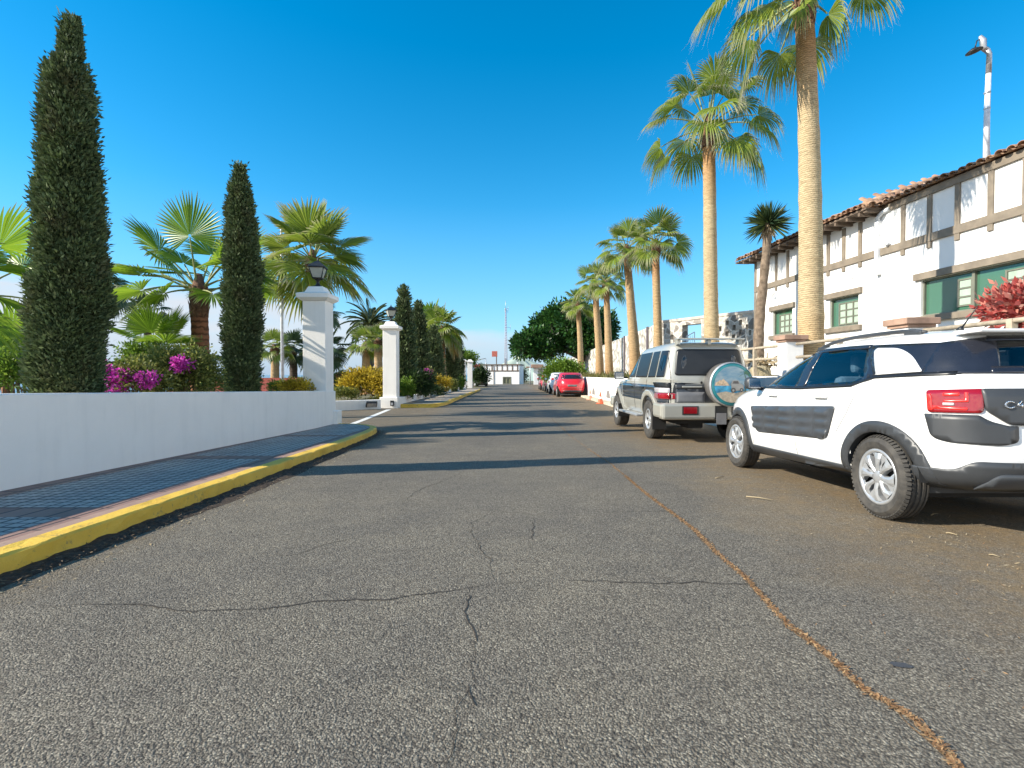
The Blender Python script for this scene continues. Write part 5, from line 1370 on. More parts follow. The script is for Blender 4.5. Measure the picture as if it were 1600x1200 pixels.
# ---- dark fig tree at the end of the right-hand side
def fig_tree():
    Y = 52; rng = np.random.default_rng(3)
    c = P(884, 520, Y); root = empty('fig_tree', (P(925, 0, Y).x, Y, g(Y))); tag(root, 'wide dark green fig tree overhanging the parked cars', 'tree')
    blobs = []
    for px, py, r in [(820, 540, 16), (838, 536, 20), (852, 515, 20), (875, 500, 24), (900, 500, 26), (868, 522, 22), (890, 522, 22), (915, 520, 30), (935, 510, 26), (848, 545, 14), (862, 548, 12), (935, 522, 20), (815, 545, 11), (860, 495, 13), (890, 487, 12)]:
        p = P(px, py, Y + rng.uniform(-2.2, 2.2)); blobs.append((np.array(p), r / F * Y))
    o = np.array(root.location); w = np.array([b[1] ** 2 for b in blobs]); w /= w.sum()
    def sampler(n):
        k = rng.choice(len(blobs), n, p=w); d = norm(rng.normal(0, 1, (n, 3))); C = np.array([b[0] for b in blobs]); R = np.array([b[1] for b in blobs])
        return C[k] + d * (R[k] * rng.uniform(.75, 1.05, n))[:, None] * np.array([1, 1.4, 1]) - o, d
    V, Q = clump_shape(sampler, 1500, 22, .24, .34, .20, .6, rng, upb=.2)
    np_mesh('crown', V, Q, M['ficus'], root, CL)
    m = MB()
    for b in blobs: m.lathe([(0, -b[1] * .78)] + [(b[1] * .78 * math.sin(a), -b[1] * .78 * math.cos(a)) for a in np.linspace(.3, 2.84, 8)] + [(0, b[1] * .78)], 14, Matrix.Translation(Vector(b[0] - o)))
    m.build('shade_core', M['cypress_core'], root, fix=False)
    m = MB(); t0 = Vector((0, 0, -.2)); 
    m.tube([t0, (0, 0, 1.6), (-.2, 0, 3.0)], [.5, .42, .36], 12)
    for px, py in ((850, 535), (880, 520), (915, 510), (940, 530), (825, 542)):
        e = Vector(P(px, py, Y)) - Vector(o); m.tube([(-.2, 0, 2.6), (Vector((-.2, 0, 2.9)) + e) / 2 + Vector((0, 0, .5)), e], [.22, .14, .05], 8)
    m.build('trunk', M['bark'], root, fix=False)
fig_tree()

# ---- shrubs
def bp(px, py, Y): c = P(px, py, Y); return (c.x, Y, c.z)
bush('bougainvillea', 'shrub', bp(208, 612, 7.6), (.47, .3, .26), 150, 26, 'bush', 'magenta flowering bougainvillea at the foot of the tallest cypress', 51, .05, .03, .055,
     flowers=[((-.26, -.2, .26), (.18, .15, .12), 900, 'magenta'), ((.02, -.22, .20), (.2, .15, .10), 900, 'magenta'), ((.33, -.2, .17), (.12, .12, .11), 600, 'magenta'), ((-.05, -.28, .0), (.14, .1, .05), 200, 'magenta')])
bush('hedge_shrub', 'shrub', bp(285, 612, 8.3), (.62, .42, .40), 340, 28, 'bush', 'wide olive green shrub with bare twisted stems and one magenta flower head', 52, .055, .03, .07,
     flowers=[((.24, -.40, .42), (.13, .1, .07), 700, 'magenta')], stems=26)
bush('hedge_shrub', 'shrub', bp(225, 566, 10.2), (.45, .3, .22), 120, 24, 'bush_fresh', 'fresh green shrub top showing left above the wide olive shrub', 53, .06, .03, .06)
bush('garden_shrub', 'shrub', bp(20, 600, 7.4), (.55, .3, .25), 170, 26, 'bush_fresh', 'light green shrub left of the tallest cypress', 54, .05, .03, .06)
bush('garden_shrub', 'shrub', bp(461, 612, 11.6), (.33, .25, .14), 120, 22, 'bush_yellow', 'low golden green shrub left of the nearest gate pillar', 55, .05, .03, .05, stems=3)
bush('garden_shrub', 'shrub', bp(432, 610, 12.2), (.12, .25, .10), 50, 22, 'bush_fresh', 'small green shrub right of the slender cypress', 56, .05, .03, .05, stems=2)
bush('golden_shrub', 'shrub', bp(572, 613, 21.2), (1.05, .5, .50), 330, 24, 'bush_yellow', 'bright golden yellow shrub left of the second lantern pillar', 57, .12, .05, .11, stems=6)
bush('garden_shrub', 'shrub', bp(533, 606, 27), (.95, .5, .42), 200, 24, 'bush_dark', 'dark shrub with reddish top beside the nearest gate pillar', 58, .12, .06, .12, flowers=[((.0, -.1, .60), (.8, .4, .12), 260, 'red_leaf')])
bush('garden_shrub', 'shrub', bp(537, 618, 20.6), (.55, .3, .14), 90, 22, 'bush', 'low green shrub on the curved wall', 59, .08, .04, .07, stems=3)
bush('agave', 'plant', bp(652, 612, 22.2), (.62, .4, .52), 130, 22, 'bush_dark', 'dark spiky plant at the foot of the pointed cypresses', 60, .26, .035, .08, stems=2)
bush('garden_shrub', 'shrub', bp(634, 618, 21.6), (.35, .3, .42), 90, 22, 'bush_fresh', 'small light green shrub right beside the second lantern pillar', 61, .09, .035, .07, stems=2)
bush('bougainvillea', 'shrub', bp(668, 600, 25.5), (.30, .25, .42), 60, 20, 'bush', 'magenta bougainvillea in the flowerbed left of the stout palm', 62, .09, .05, .08, flowers=[((0, -.12, .42), (.24, .2, .30), 900, 'magenta')], stems=3)
bush('golden_shrub', 'shrub', bp(684, 608, 27.5), (.62, .4, .38), 150, 22, 'bush_yellow', 'olive yellow shrub at the foot of the stout palm', 63, .10, .05, .09, stems=3)
bush('garden_shrub', 'shrub', bp(703, 606, 33), (.45, .35, .28), 70, 20, 'bush', 'dull brownish shrub right of the stout palm', 64, .10, .05, .09, stems=3)
bush('garden_shrub', 'shrub', bp(717, 604, 39), (.42, .35, .42), 80, 20, 'bush_fresh', 'bright green ball shrub before the distant gate pillars', 65, .11, .06, .10, stems=2)
bush('garden_shrub', 'shrub', bp(672, 614, 24.5), (.7, .25, .16), 110, 20, 'bush_dark', 'low dark planting along the top of the flowerbed wall', 66, .09, .04, .08, stems=3)
bush('roadside_tree', 'tree', bp(750, 598, 64), (1.0, .8, 1.25), 170, 20, 'bush_dark', 'small dark tree beside the farthest gate pillar', 67, .22, .12, .2, stems=5, flowers=[((-.4, -.2, 2.0), (.5, .3, .2), 120, 'red_leaf')])
bush('roadside_tree', 'tree', bp(727, 572, 75), (1.6, 1.2, 1.35), 170, 20, 'bush_fresh', 'round green treetop showing above the distant gate pillars', 68, .26, .14, .24, stems=4)
bush('roadside_shrub', 'shrub', bp(882, 592, 41), (1.5, .9, .82), 330, 22, 'bush_fresh', 'light green shrub above the parked cars left of the palms', 69, .18, .10, .17, stems=6)
bush('roadside_tree', 'tree', bp(808, 598, 92), (1.6, 1.2, 1.6), 160, 20, 'bush_dark', 'dark green bushes at the street end right of the white building', 70, .26, .14, .24, stems=4)
bush('roadside_tree', 'tree', bp(866, 588, 84), (1.7, 1.2, 1.0), 150, 20, 'bush_dark', 'dark shrubs behind the stone gateway', 71, .24, .14, .22, stems=4)
bush('red_leaved_shrub', 'shrub', bp(1606, 512, 6.6), (.36, .36, .32), 150, 20, 'red_leaf', 'red leaved shrub standing behind the rail fence by the green window', 72, .10, .05, .07, stems=8)
# ground cover on the bed behind the low wall
def bed(ya, yb, x0, x1, z, n, mat, label, seed, L=.11):
    rng = np.random.default_rng(seed); p = np.stack([rng.uniform(x0, x1, n), rng.uniform(ya, yb, n), z + 0 * rng.random(n)], 1)
    d = norm(np.stack([rng.normal(0, .5, n), rng.normal(0, .5, n), np.ones(n)], 1)); hh = L * rng.uniform(.5, 1.8, n) * (.6 + .9 * (np.sin(p[:, 1] * 1.7) > .1) * rng.random(n))
    V, Q = leaf_quads(p, d, hh, L * .22, rng); tag(np_mesh('ground_cover', V, Q, M[mat], None, np.full(len(V), .5)), label, 'ground cover', kind='stuff')
bed(16.4, 48, 4.6, 6.3, .60, 15000, 'green_top', 'weedy yellow green ground cover under the row of palms', 81, .30)
bed(20.6, 47, -5.9, -4.53, -.02, 9000, 'bush', 'low green planting in the flowerbed behind the white wall', 82, .14)
bed(5.5, 16, FX + .25, 6.6, .33, 5000, 'dry', 'dry weeds behind the rail fence', 83, .3)
# ------------------------------------------------------------------ cars
M['white_paint'] = car_paint('white_car_paint', (.80, .80, .79), 0, .3, .05)
M['silver_paint'] = car_paint('champagne_silver_paint', (.40, .39, .34), .15, .32, .2)
M['navy_paint'] = car_paint('slate_blue_paint', (.032, .042, .058), .2, .3, .3)
M['red_paint'] = car_paint('red_car_paint', (.62, .015, .03), 0, .3, .1)
M['red_paint2'] = car_paint('dull_red_car_paint', (.45, .03, .05), 0, .3, .1)
M['dark_red'] = car_paint('dark_red_car_paint', (.16, .02, .035), .2, .3, .1)
M['grey_paint'] = car_paint('dark_grey_car_paint', (.09, .09, .10), .2, .35, .2)
M['cladding'] = simple('grey_black_plastic', (.040, .043, .047), .42, var=.15, scale=3, bump=.12, dist=.002)
M['airbump'] = simple('dark_rubber_pads', (.050, .055, .062), .33, var=.1, scale=3, bump=.1, dist=.002)
M['tyre'] = simple('tyre_rubber', (.038, .036, .034), .8, var=.3, scale=14, bump=.3, c2=(.075, .068, .058), dist=.003)
M['alloy'] = simple('silver_wheel_cover', (.46, .47, .48), .32, metal=.55, var=.08, scale=10)
M['wheel_dark'] = simple('wheel_slot_black', (.012, .012, .014), .7)
M['under'] = simple('underbody_black', (.012, .012, .012), .9)
M['interior'] = simple('dark_cabin_trim', (.05, .052, .055), .8, var=.2)
M['seat_cloth'] = simple('grey_seat_cloth', (.15, .155, .16), .9, var=.2, scale=12)
M['seal'] = simple('black_rubber_seal', (.012, .013, .015), .35)
M['frit'] = simple('black_glazed_pillar', (.014, .016, .024), .22, coat=.25)
M['glass'] = glass_mat('tinted_car_glass', (.60, .80, .92), .95, 1.7)
M['glass_dark'] = glass_mat('dark_tinted_car_glass', (.40, .45, .50), .85, 1.7)
M['chrome'] = simple('bright_chrome', (.75, .76, .78), .12, metal=1, var=.03)
def lamp_red():
    t = NT('red_lamp_plastic'); t.col((.26, .004, .010)); t.rough(.12); t.b.inputs['Coat Weight'].default_value = 1; t.b.inputs['IOR'].default_value = 1.5
    return t.mat
M['lamp_red'] = lamp_red()
M['lamp_bright'] = simple('bright_red_reflector', (.68, .03, .025), .25, coat=.6, var=.15, scale=50)
M['lamp_clear'] = simple('clear_lamp_plastic', (.48, .45, .46), .2, coat=.6)
M['plate'] = simple('blank_grey_plate', (.15, .15, .155), .5, var=.1)

def rpoly(pts, r, n=5):
    """polygon with rounded corners; r a number or list"""
    out = []; m = len(pts)
    for i in range(m):
        p0, p, p1 = Vector(pts[i - 1]), Vector(pts[i]), Vector(pts[(i + 1) % m])
        rr = r[i] if isinstance(r, (list, tuple)) else r
        a = (p0 - p); b = (p1 - p); d = min(rr, a.length * .45, b.length * .45)
        if d < 1e-4: out.append((p.x, p.y)); continue
        A = p + a.normalized() * d; B = p + b.normalized() * d
        for k in range(n + 1):
            t = k / n; q = A * (1 - t) ** 2 + p * 2 * t * (1 - t) + B * t * t; out.append((q.x, q.y))
    return out
def inpoly(x, y, poly):
    c = False; n = len(poly); j = n - 1
    for i in range(n):
        xi, yi = poly[i]; xj, yj = poly[j]
        if (yi > y) != (yj > y) and x < (xj - xi) * (y - yi) / (yj - yi) + xi: c = not c
        j = i
    return c
def subdiv_poly(poly, d):
    out = []; n = len(poly)
    for i in range(n):
        a = Vector(poly[i]); b = Vector(poly[(i + 1) % n]); k = max(1, int(math.ceil((b - a).length / d)))
        for j in range(k): q = a + (b - a) * j / k; out.append((q.x, q.y))
    return out

class Body:
    """a car body lofted through rings; local x to the right, y forward (0 at the rear axle), z up"""
    def __init__(s, ctrl, sub=6, mseg=72, extra=None, zmap=None):
        s.zm = zmap or (lambda z: z)
        ctrl = [(a, s.zm(b), c, s.zm(d), e, f, h) for a, b, c, d, e, f, h in ctrl]
        # ctrl rows: yf, zf, yr, zr, w, pf, pr, zs (side height or None)
        C = [list(c) for c in ctrl]
        rows = []
        n = len(C)
        for i in range(n - 1):
            p0, p1, p2, p3 = C[max(i - 1, 0)], C[i], C[i + 1], C[min(i + 2, n - 1)]
            for k in range(sub):
                t = k / sub
                rows.append([.5 * (2 * b + (c - a) * t + (2 * a - 5 * b + 4 * c - d) * t * t + (3 * b - a - 3 * c + d) * t ** 3) for a, b, c, d in zip(p0, p1, p2, p3)])
        rows.append(C[-1])
        vs = []; mseg2 = mseg
        for (yf, zf, yr, zr, w, pf, pr) in rows:
            w = max(w, .004); ym = (yf + yr) / 2; half = []
            th = np.linspace(0, PI / 2, 60)
            fx = w * np.sin(th) ** (2 / pf); fy = ym + (yf - ym) * np.cos(th) ** (2 / pf)
            rx = w * np.cos(th) ** (2 / pr); ry = ym - (ym - yr) * np.sin(th) ** (2 / pr)
            X = np.concatenate([fx, rx[1:]]); Y = np.concatenate([fy, ry[1:]])
            L = np.concatenate([[0], np.cumsum(np.hypot(np.diff(X), np.diff(Y)))]); q = np.linspace(0, L[-1], mseg2 + 1)
            X = np.interp(q, L, X); Y = np.interp(q, L, Y)
            tz = np.clip((Y - yr) / max(yf - yr, 1e-3), 0, 1); Z = zr + (zf - zr) * tz
            ring = [(x, y, z) for x, y, z in zip(X, Y, Z)] + [(-x, y, z) for x, y, z in zip(X[-2:0:-1], Y[-2:0:-1], Z[-2:0:-1])]
            vs.append(ring)
        m = len(vs[0]); s.V = [Vector(p) for r in vs for p in r]; s.F = []
        for i in range(len(vs) - 1):
            for k in range(m): s.F.append((i * m + k, i * m + (k + 1) % m, (i + 1) * m + (k + 1) % m, (i + 1) * m + k))
        s.F.append(tuple((len(vs) - 1) * m + k for k in range(m)))
        if extra: s.V = [extra(v) for v in s.V]
        s.bvh = BVHTree.FromPolygons(s.V, s.F)
        N = [Vector() for _ in s.V]
        for f in s.F:
            n_ = (s.V[f[1]] - s.V[f[0]]).cross(s.V[f[2]] - s.V[f[1]])
            for i in f: N[i] += n_
        s.N = [n_.normalized() if n_.length > 0 else Vector((0, 0, 1)) for n_ in N]
        s.cuts = []
    def frame(s, view):
        """view: direction of the rays and the in-plane axis"""
        if view == 'L': return Vector((1, 0, 0)), Vector((0, 1, 0))
        if view == 'R': return Vector((-1, 0, 0)), Vector((0, 1, 0))
        if view == 'B': return Vector((0, 1, 0)), Vector((1, 0, 0))
        if view == 'F': return Vector((0, -1, 0)), Vector((1, 0, 0))
        if view == 'W': return None, None
        a = math.radians(view)   # oblique from the rear left, angle from straight behind
        return Vector((math.sin(a), math.cos(a), 0)), Vector((math.cos(a), -math.sin(a), 0))
    def soft(s, h):
        if h[0] is None: return None
        f = s.F[h[2]]; n = Vector()
        for i in f: n += s.N[i] / ((s.V[i] - h[0]).length + .004)
        return n.normalized()
    def cast(s, view, u, z):
        if view == 'W':          # u: angle round the tail about (0, .3), 0 straight back
            dr = Vector((math.sin(u), -math.cos(u), 0)); h = s.bvh.ray_cast(Vector((0, .3, z)), dr); return h[0], s.soft(h), -dr
        d, U = s.frame(view); o = U * u + Vector((0, 0, z)) - d * 8
        h = s.bvh.ray_cast(o, d)
        return h[0], s.soft(h), d
    def cut(s, view, poly): s.cuts.append((view, [(a, s.zm(b)) for a, b in poly]))
    def panel(s, name, view, poly, mat, parent, off=.004, th=.012, grid=.05, fn=None, smooth=True, raw=False):
        if not raw: poly = [(a, s.zm(b)) for a, b in poly]
        P_ = subdiv_poly(poly, grid); xs_ = [p[0] for p in P_]; zs_ = [p[1] for p in P_]
        pts = [Vector(p) for p in P_]; nb = len(pts); edges = [(i, (i + 1) % nb) for i in range(nb)]
        gx_ = np.arange(min(xs_) + grid * .5, max(xs_), grid); gz_ = np.arange(min(zs_) + grid * .5, max(zs_), grid)
        for a in gx_:
            for b in gz_:
                if inpoly(a, b, poly) and min((Vector((a, b)) - p).length for p in pts) > grid * .35: pts.append(Vector((a, b)))
        vo, eo, fo, _, _, _ = delaunay_2d_cdt(pts, edges, [tuple(range(nb))], 1, 1e-5)
        vs = []; ns = []
        last = None
        for v in vo:
            loc, nrm, d = s.cast(view, v.x, v.y)
            if loc is None:
                # slide inwards until the body is met
                c = Vector((sum(xs_) / nb, sum(zs_) / nb)); q = Vector((v.x, v.y)); k = 0
                while loc is None and k < 20: q = q.lerp(c, .06); loc, nrm, d = s.cast(view, q.x, q.y); k += 1
                if loc is None: loc = last[0]; nrm = last[1]
            if nrm.dot(d) > 0: nrm = -nrm
            last = (loc, nrm)
            o = off + (fn(v.x, v.y) if fn else 0)
            vs.append(loc + nrm * o); ns.append(nrm)
        fs = [tuple(f) for f in fo]; cnt = {}
        for f in fs:
            for i in range(len(f)): e = (f[i], f[(i + 1) % len(f)]); cnt[e] = 1
        n0 = len(vs); rim = {}
        mb = MB(); allv = list(vs); rf = []
        for (a, b) in cnt:
            if (b, a) not in cnt:
                for q in (a, b):
                    if q not in rim: rim[q] = len(allv); allv.append(vs[q] - ns[q] * th)
                rf.append((b, a, rim[a], rim[b]))
        mb.add(allv, fs, 0, smooth); 
        for f in rf: mb.f.append(f); mb.m.append(0); mb.s.append(False)
        o = mb.build(name, mat, parent, fix=True)
        return o
    def strip(s, name, view, path, w, mat, parent, off=.003, th=.004):
        pts = []; L = resample([(a, b, 0) for a, b in path], .04); up = []; dn = []
        for i, p in enumerate(L):
            t = (L[min(i + 1, len(L) - 1)] - L[max(i - 1, 0)]).normalized(); nn = Vector((-t.y, t.x, 0)); up.append((p.x + nn.x * w / 2, p.y + nn.y * w / 2)); dn.append((p.x - nn.x * w / 2, p.y - nn.y * w / 2))
        return s.panel(name, view, up + dn[::-1], mat, parent, off, th, .08)
    def skin(s, name, mat, parent, arches=(), arch_r=.33, arch_z=.31, halfw=.5, mat2=None, mat2fn=None):
        keep = []; mi = []
        fr = {v: s.frame(v) for v, _ in s.cuts}
        for f in s.F:
            c = sum((s.V[i] for i in f), Vector()) / len(f); n = (s.V[f[1]] - s.V[f[0]]).cross(s.V[f[2]] - s.V[f[1]])
            bad = False
            if abs(c.x) > halfw:
                for ya in arches:
                    if (c.y - ya) ** 2 + (c.z - arch_z) ** 2 < arch_r ** 2: bad = True
            if not bad:
                for v, poly in s.cuts:
                    d, U = fr[v]; pos = c.dot(d)
                    if v == 'L' and c.x > 0: continue
                    if v == 'R' and c.x < 0: continue
                    if v == 'B' and c.y > .6: continue
                    if v == 'F' and c.y < .6: continue
                    if not isinstance(v, str) and c.y > .5: continue
                    if inpoly(c.dot(U), c.z, poly): bad = True; break
            if not bad: keep.append(f); mi.append(1 if (mat2fn and mat2fn(c)) else 0)
        mb = MB(); mb.add(s.V, keep, 0, True); mb.m = mi
        return mb.build(name, [mat, mat2] if mat2 else mat, parent, fix=True)

def wheel(parent, x, y, R, w, rim_r, side, style='cover', name='wheel'):
    """side -1: outer face to the left"""
    r = empty(name, (x, y, R), parent=parent)
    if side < 0: r.rotation_euler = (0, 0, PI)
    MX = Matrix.Rotation(PI / 2, 4, 'Y')     # lathe z axis -> +x (outer side)
    t = MB(); h = w / 2
    prof = [(rim_r - .005, h - .035), (rim_r + .004, h - .012), (rim_r + .02, h - .004), (rim_r + (R - rim_r) * .55, h + .004), (R - .03, h - .006), (R - .010, h - .022), (R - .002, h - .045)]
    z = h - .045
    grooves = [(.6, 1), (.25, 1), (-.25, 1), (-.6, 1)]
    tr = []
    for gq in (.55, .18, -.18, -.55):
        c = gq * h; tr += [(R, c + .010), (R - .009, c + .006), (R - .009, c - .006), (R, c - .010)]
    prof += tr + [(R - .002, -h + .045), (R - .010, -h + .022), (R - .03, -h + .006), (rim_r + .02, -h + .004), (rim_r - .005, -h + .035)]
    t.lathe(prof, 64, MX, smooth=False)
    n = 60
    for k in range(n):                      # shoulder blocks
        a = 2 * PI * k / n
        for sg in (1,):
            Mx = Matrix.Rotation(a, 4, 'X') @ Matrix.Translation((h - .028, 0, R - .0045)) @ Matrix.Rotation(.5, 4, 'Y')
            t.box(-.016, .016, -.010, .010, -.006, .006, M=Mx)
    o = t.build('tyre', M['tyre'], r)
    b = MB(); b.lathe([(rim_r, h - .03), (rim_r - .012, h - .05), (rim_r - .02, -h + .04)], 40, MX); b.lathe([(0, h - .075), (rim_r - .01, h - .075)], 40, MX); b.build('wheel_inner', M['wheel_dark'], r)
    a_ = MB(); zf = h - .02
    a_.lathe([(rim_r - .001, zf - .012), (rim_r + .002, zf + .006), (rim_r - .014, zf + .010), (rim_r - .030, zf + .0), (rim_r - .034, zf - .02)], 56, MX)
    if style == 'cover':
        ns = 8
        a_.lathe([(0, zf + .012), (.035, zf + .010), (.052, zf + .004), (.055, zf - .02)], 28, MX)
        for k in range(ns):
            a = 2 * PI * k / ns; pts = []
            for rr, off, wd, zz in ((.045, .0, .019, .004), (.095, .07, .018, .012), (.145, .07, .030, .012), (rim_r - .028, -.03, .052, .002)):
                pts.append((rr, off, wd, zz))
            vs = []
            for rr, off, wd, zz in pts:
                for q in (-1, -.3, .5, 1):
                    aa = a + off + q * wd / rr; lift = zf + zz + (.006 if abs(q) < 1 else -.004)
                    vs.append(Vector((lift, rr * math.sin(aa), rr * math.cos(aa))))
            base = len(vs)
            for rr, off, wd, zz in pts:
                for q in (-1, 1): aa = a + off + q * wd / rr; vs.append(Vector((zf - .035, rr * math.sin(aa), rr * math.cos(aa))))
            fs = []
            for i in range(3):
                for j in range(3): fs.append((4 * i + j, 4 * i + j + 1, 4 * i + j + 5, 4 * i + j + 4))
                fs.append((4 * i, 4 * i + 4, base + 2 * i + 2, base + 2 * i)); fs.append((4 * i + 3, 4 * i + 7, base + 2 * i + 3, base + 2 * i + 1))
            a_.add(vs, fs, 0, False)
            # thin web between every other pair
            if k % 2 == 0:
                a2 = a + PI / ns; vs = [Vector((zf - .002, rr * math.sin(a2 + q), rr * math.cos(a2 + q))) for rr, qq in ((.06, .22), (rim_r - .10, .05), (rim_r - .03, .20)) for q in (-qq, qq)]
                a_.add(vs, [(0, 1, 3, 2), (2, 3, 5, 4)], 0, False)
    else:
        ns = 6
        a_.lathe([(0, zf - .01), (.03, zf - .01), (.05, zf - .015), (.06, zf - .03), (.085, zf - .035)], 28, MX)
        for k in range(ns):
            a = 2 * PI * k / ns
            vs = []
            for rr, wd, zz in ((.07, .040, -.03), (.12, .040, -.018), (rim_r - .02, .062, -.012)):
                for q in (-1, 1): aa = a + q * wd / rr; vs.append(Vector((zf + zz, rr * math.sin(aa), rr * math.cos(aa))))
            vs2 = [v - Vector((.03, 0, 0)) for v in vs]
            a_.add(vs + vs2, [(0, 1, 3, 2), (2, 3, 5, 4), (0, 2, 8, 6), (2, 4, 10, 8), (1, 3, 9, 7), (3, 5, 11, 9)], 0, False)
            for q in (0,):
                aa = a + PI / ns; a_.lathe([(0, .0), (.006, 0), (.006, .008), (0, .008)], 8, Matrix.Translation((zf - .03, .06 * math.sin(aa), .06 * math.cos(aa))) @ MX)
    a_.build('rim', M['alloy'], r)
    return r

def seat(parent, x, y, z, mat='seat_cloth', w=.5, bench=False):
    m = MB()
    m.box(x - w / 2, x + w / 2, y - .02, y + .48, z, z + .16, .05)
    m.box(x - w / 2, x + w / 2, y - .16, y - .02, z + .1, z + .66, .05, M=None)
    for hx in ([x] if not bench else [x - w * .32, x + w * .32]):
        m.box(hx - .12, hx + .12, y - .16, y - .07, z + .69, z + .87, .035); m.box(hx - .05, hx - .035, y - .12, y - .105, z + .6, z + .72); m.box(hx + .035, hx + .05, y - .12, y - .105, z + .6, z + .72)
    return m.build('seat', M[mat], parent)

# ---------------- the white crossover with the padded doors
def crossover():
    root = empty('crossover_car', (3.68, 4.10, g(4.6) + .005)); root.rotation_euler = (math.atan((g(6.7) - g(4.1)) / 2.6), 0, 0)
    root.location.z = g(4.1)
    tag(root, 'white crossover with dark padded door panels and black wheel arches, parked nearest', 'car', 'cars parked along the right side')
    W = .866
    ctrl = [  # yf, zf, yr, zr, w, pf, pr
        (3.22, .20, -.50, .31, .76, 4.0, 5.0), (3.36, .27, -.64, .36, .825, 4.0, 5.5), (3.42, .42, -.705, .47, .862, 3.6, 5.2), (3.43, .60, -.718, .62, W, 3.4, 5.0),
        (3.40, .74, -.71, .80, W, 3.3, 5.0), (3.32, .845, -.695, .95, .862, 3.2, 5.0), (3.10, .93, -.675, 1.055, .852, 3.2, 5.0), (2.78, .985, -.66, 1.10, .838, 3.3, 4.8),
        (2.40, 1.03, -.62, 1.13, .812, 3.6, 4.4), (1.98, 1.19, -.575, 1.235, .765, 3.8, 4.0), (1.60, 1.325, -.51, 1.33, .708, 3.8, 3.8), (1.32, 1.405, -.44, 1.385, .655, 3.8, 3.8),
        (1.10, 1.435, -.36, 1.420, .60, 3.6, 3.6), (.92, 1.46, -.20, 1.447, .50, 3.2, 3.2), (.75, 1.474, .10, 1.468, .28, 3, 3), (.56, 1.478, .50, 1.478, .02, 3, 3)]
    B = Body(ctrl, 7, 84, zmap=lambda z: z if z < .6 else (.6 + (z - .6) * .945 if z < 1.13 else 1.10 + (z - 1.13) * 1.07))
    # glazing outlines in the side view (y, z)
    front_w = [(2.13, 1.035), (1.18, 1.005), (1.10, 1.395), (1.42, 1.372), (1.80, 1.235)]
    rear_w = [(1.10, 1.004), (.30, .995), (.20, 1.03), (.13, 1.385), (.60, 1.405), (1.02, 1.400)]
    for v in ('L', 'R'):
        B.cut(v, rpoly([(2.20, 1.042), (1.18, 1.032), (1.12, 1.362), (1.40, 1.358), (1.84, 1.220)], .02))
        B.cut(v, rpoly([(1.15, 1.03), (.30, 1.06), (.17, 1.12), (.26, 1.362), (.60, 1.368), (1.085, 1.366)], .01))
    B.cut('B', rpoly([(-.50, 1.155), (.50, 1.155), (.45, 1.36), (-.45, 1.36)], .03))
    B.cut('F', rpoly([(-.66, 1.09), (.66, 1.09), (.56, 1.38), (-.56, 1.38)], .05))
    B.skin('body', M['white_paint'], root, (0, 2.595), .365, .32, .45)
    # dark band running round the glasshouse
    band = rpoly([(2.34, 1.045), (1.6, 1.018), (.95, .995), (.30, .985), (.18, 1.022), (-.62, 1.045), (-.58, 1.12), (-.30, 1.385), (.10, 1.412), (.95, 1.418), (1.42, 1.39), (1.84, 1.25)], [.02, .02, .02, .04, .04, .02, .02, .05, .05, .05, .05, .05])
    for v, sgn in (('L', -1), ('R', 1)):
        # frames around each opening, in strips so the openings stay open
        fr = empty('side_windows', parent=root)
        def ringpanel(outer, inner, mat, nm, off=.004):
            # split the frame in two halves along its middle to triangulate it as simple polygons
            n1 = len(outer); poly = outer + [outer[0]] + [inner[0]] + inner[::-1]
            return B.panel(nm, v, poly, mat, fr, off, .01, .08)
        B.strip('window_seal', v, [(2.36, 1.035), (1.6, 1.022), (1.10, 1.022), (.32, 1.050), (.10, 1.118), (-.48, 1.136)], .028, M['seal'], fr, .007, .01)
        B.panel('window_frame', v, [(2.34, 1.045), (2.20, 1.045), (1.83, 1.215), (1.42, 1.342), (1.15, 1.352), (.60, 1.355), (.32, 1.347), (.30, 1.376), (.60, 1.384), (1.12, 1.386), (1.44, 1.372), (1.92, 1.242)], M['frit'], fr, .004, .012, .05)
        B.panel('window_frame', v, [(1.23, 1.025), (1.05, 1.025), (1.00, 1.358), (1.155, 1.356)], M['frit'], fr, .004, .012, .05)
        B.panel('window_frame', v, [(2.20, 1.030), (2.16, 1.062), (1.2, 1.052), (1.2, 1.025)], M['frit'], fr, .003, .01, .05)
        B.panel('window_frame', v, [(1.06, 1.022), (1.06, 1.054), (.33, 1.082), (.225, 1.126), (.325, 1.352), (.20, 1.352), (.07, 1.12), (.30, 1.05)], M['frit'], fr, .003, .01, .05)
        B.panel('glass', v, rpoly([(2.20, 1.042), (1.2, 1.030), (1.13, 1.366), (1.41, 1.352), (1.83, 1.222)], .03), M['glass'], fr, .0015, .0, .06)
        B.panel('glass', v, rpoly([(1.09, 1.032), (.31, 1.055), (.21, 1.10), (.32, 1.358), (.60, 1.366), (1.02, 1.366)], .03), M['glass'], fr, .0015, .0, .06)
        # the floating white quarter panel and the black glazing round it
        B.panel('quarter_panel_surround', v, [(.10, 1.11), (-.50, 1.13), (-.47, 1.20), (-.42, 1.315), (-.34, 1.345), (.32, 1.372), (.30, 1.34)], M['frit'], root, .0035, .012, .05)
        B.panel('quarter_panel', v, rpoly([(.085, 1.135), (-.30, 1.150), (-.18, 1.265), (-.04, 1.325), (.20, 1.340), (.22, 1.32)], [.01, .02, .08, .10, .03, .03]), M['white_paint'], root, .010, .014, .05)
        # padded door panel
        def puff(u, z):
            a = (u - .50) / .328; b = (z - .52 - (1.9 - u) * .025) / .088
            fa = a - math.floor(a); fb = b - math.floor(b)
            if not (.60 < u < 2.08 and .54 < z < .80): return 0
            return .028 * (math.sin(PI * fa) ** .6) * (math.sin(PI * fb) ** .6)
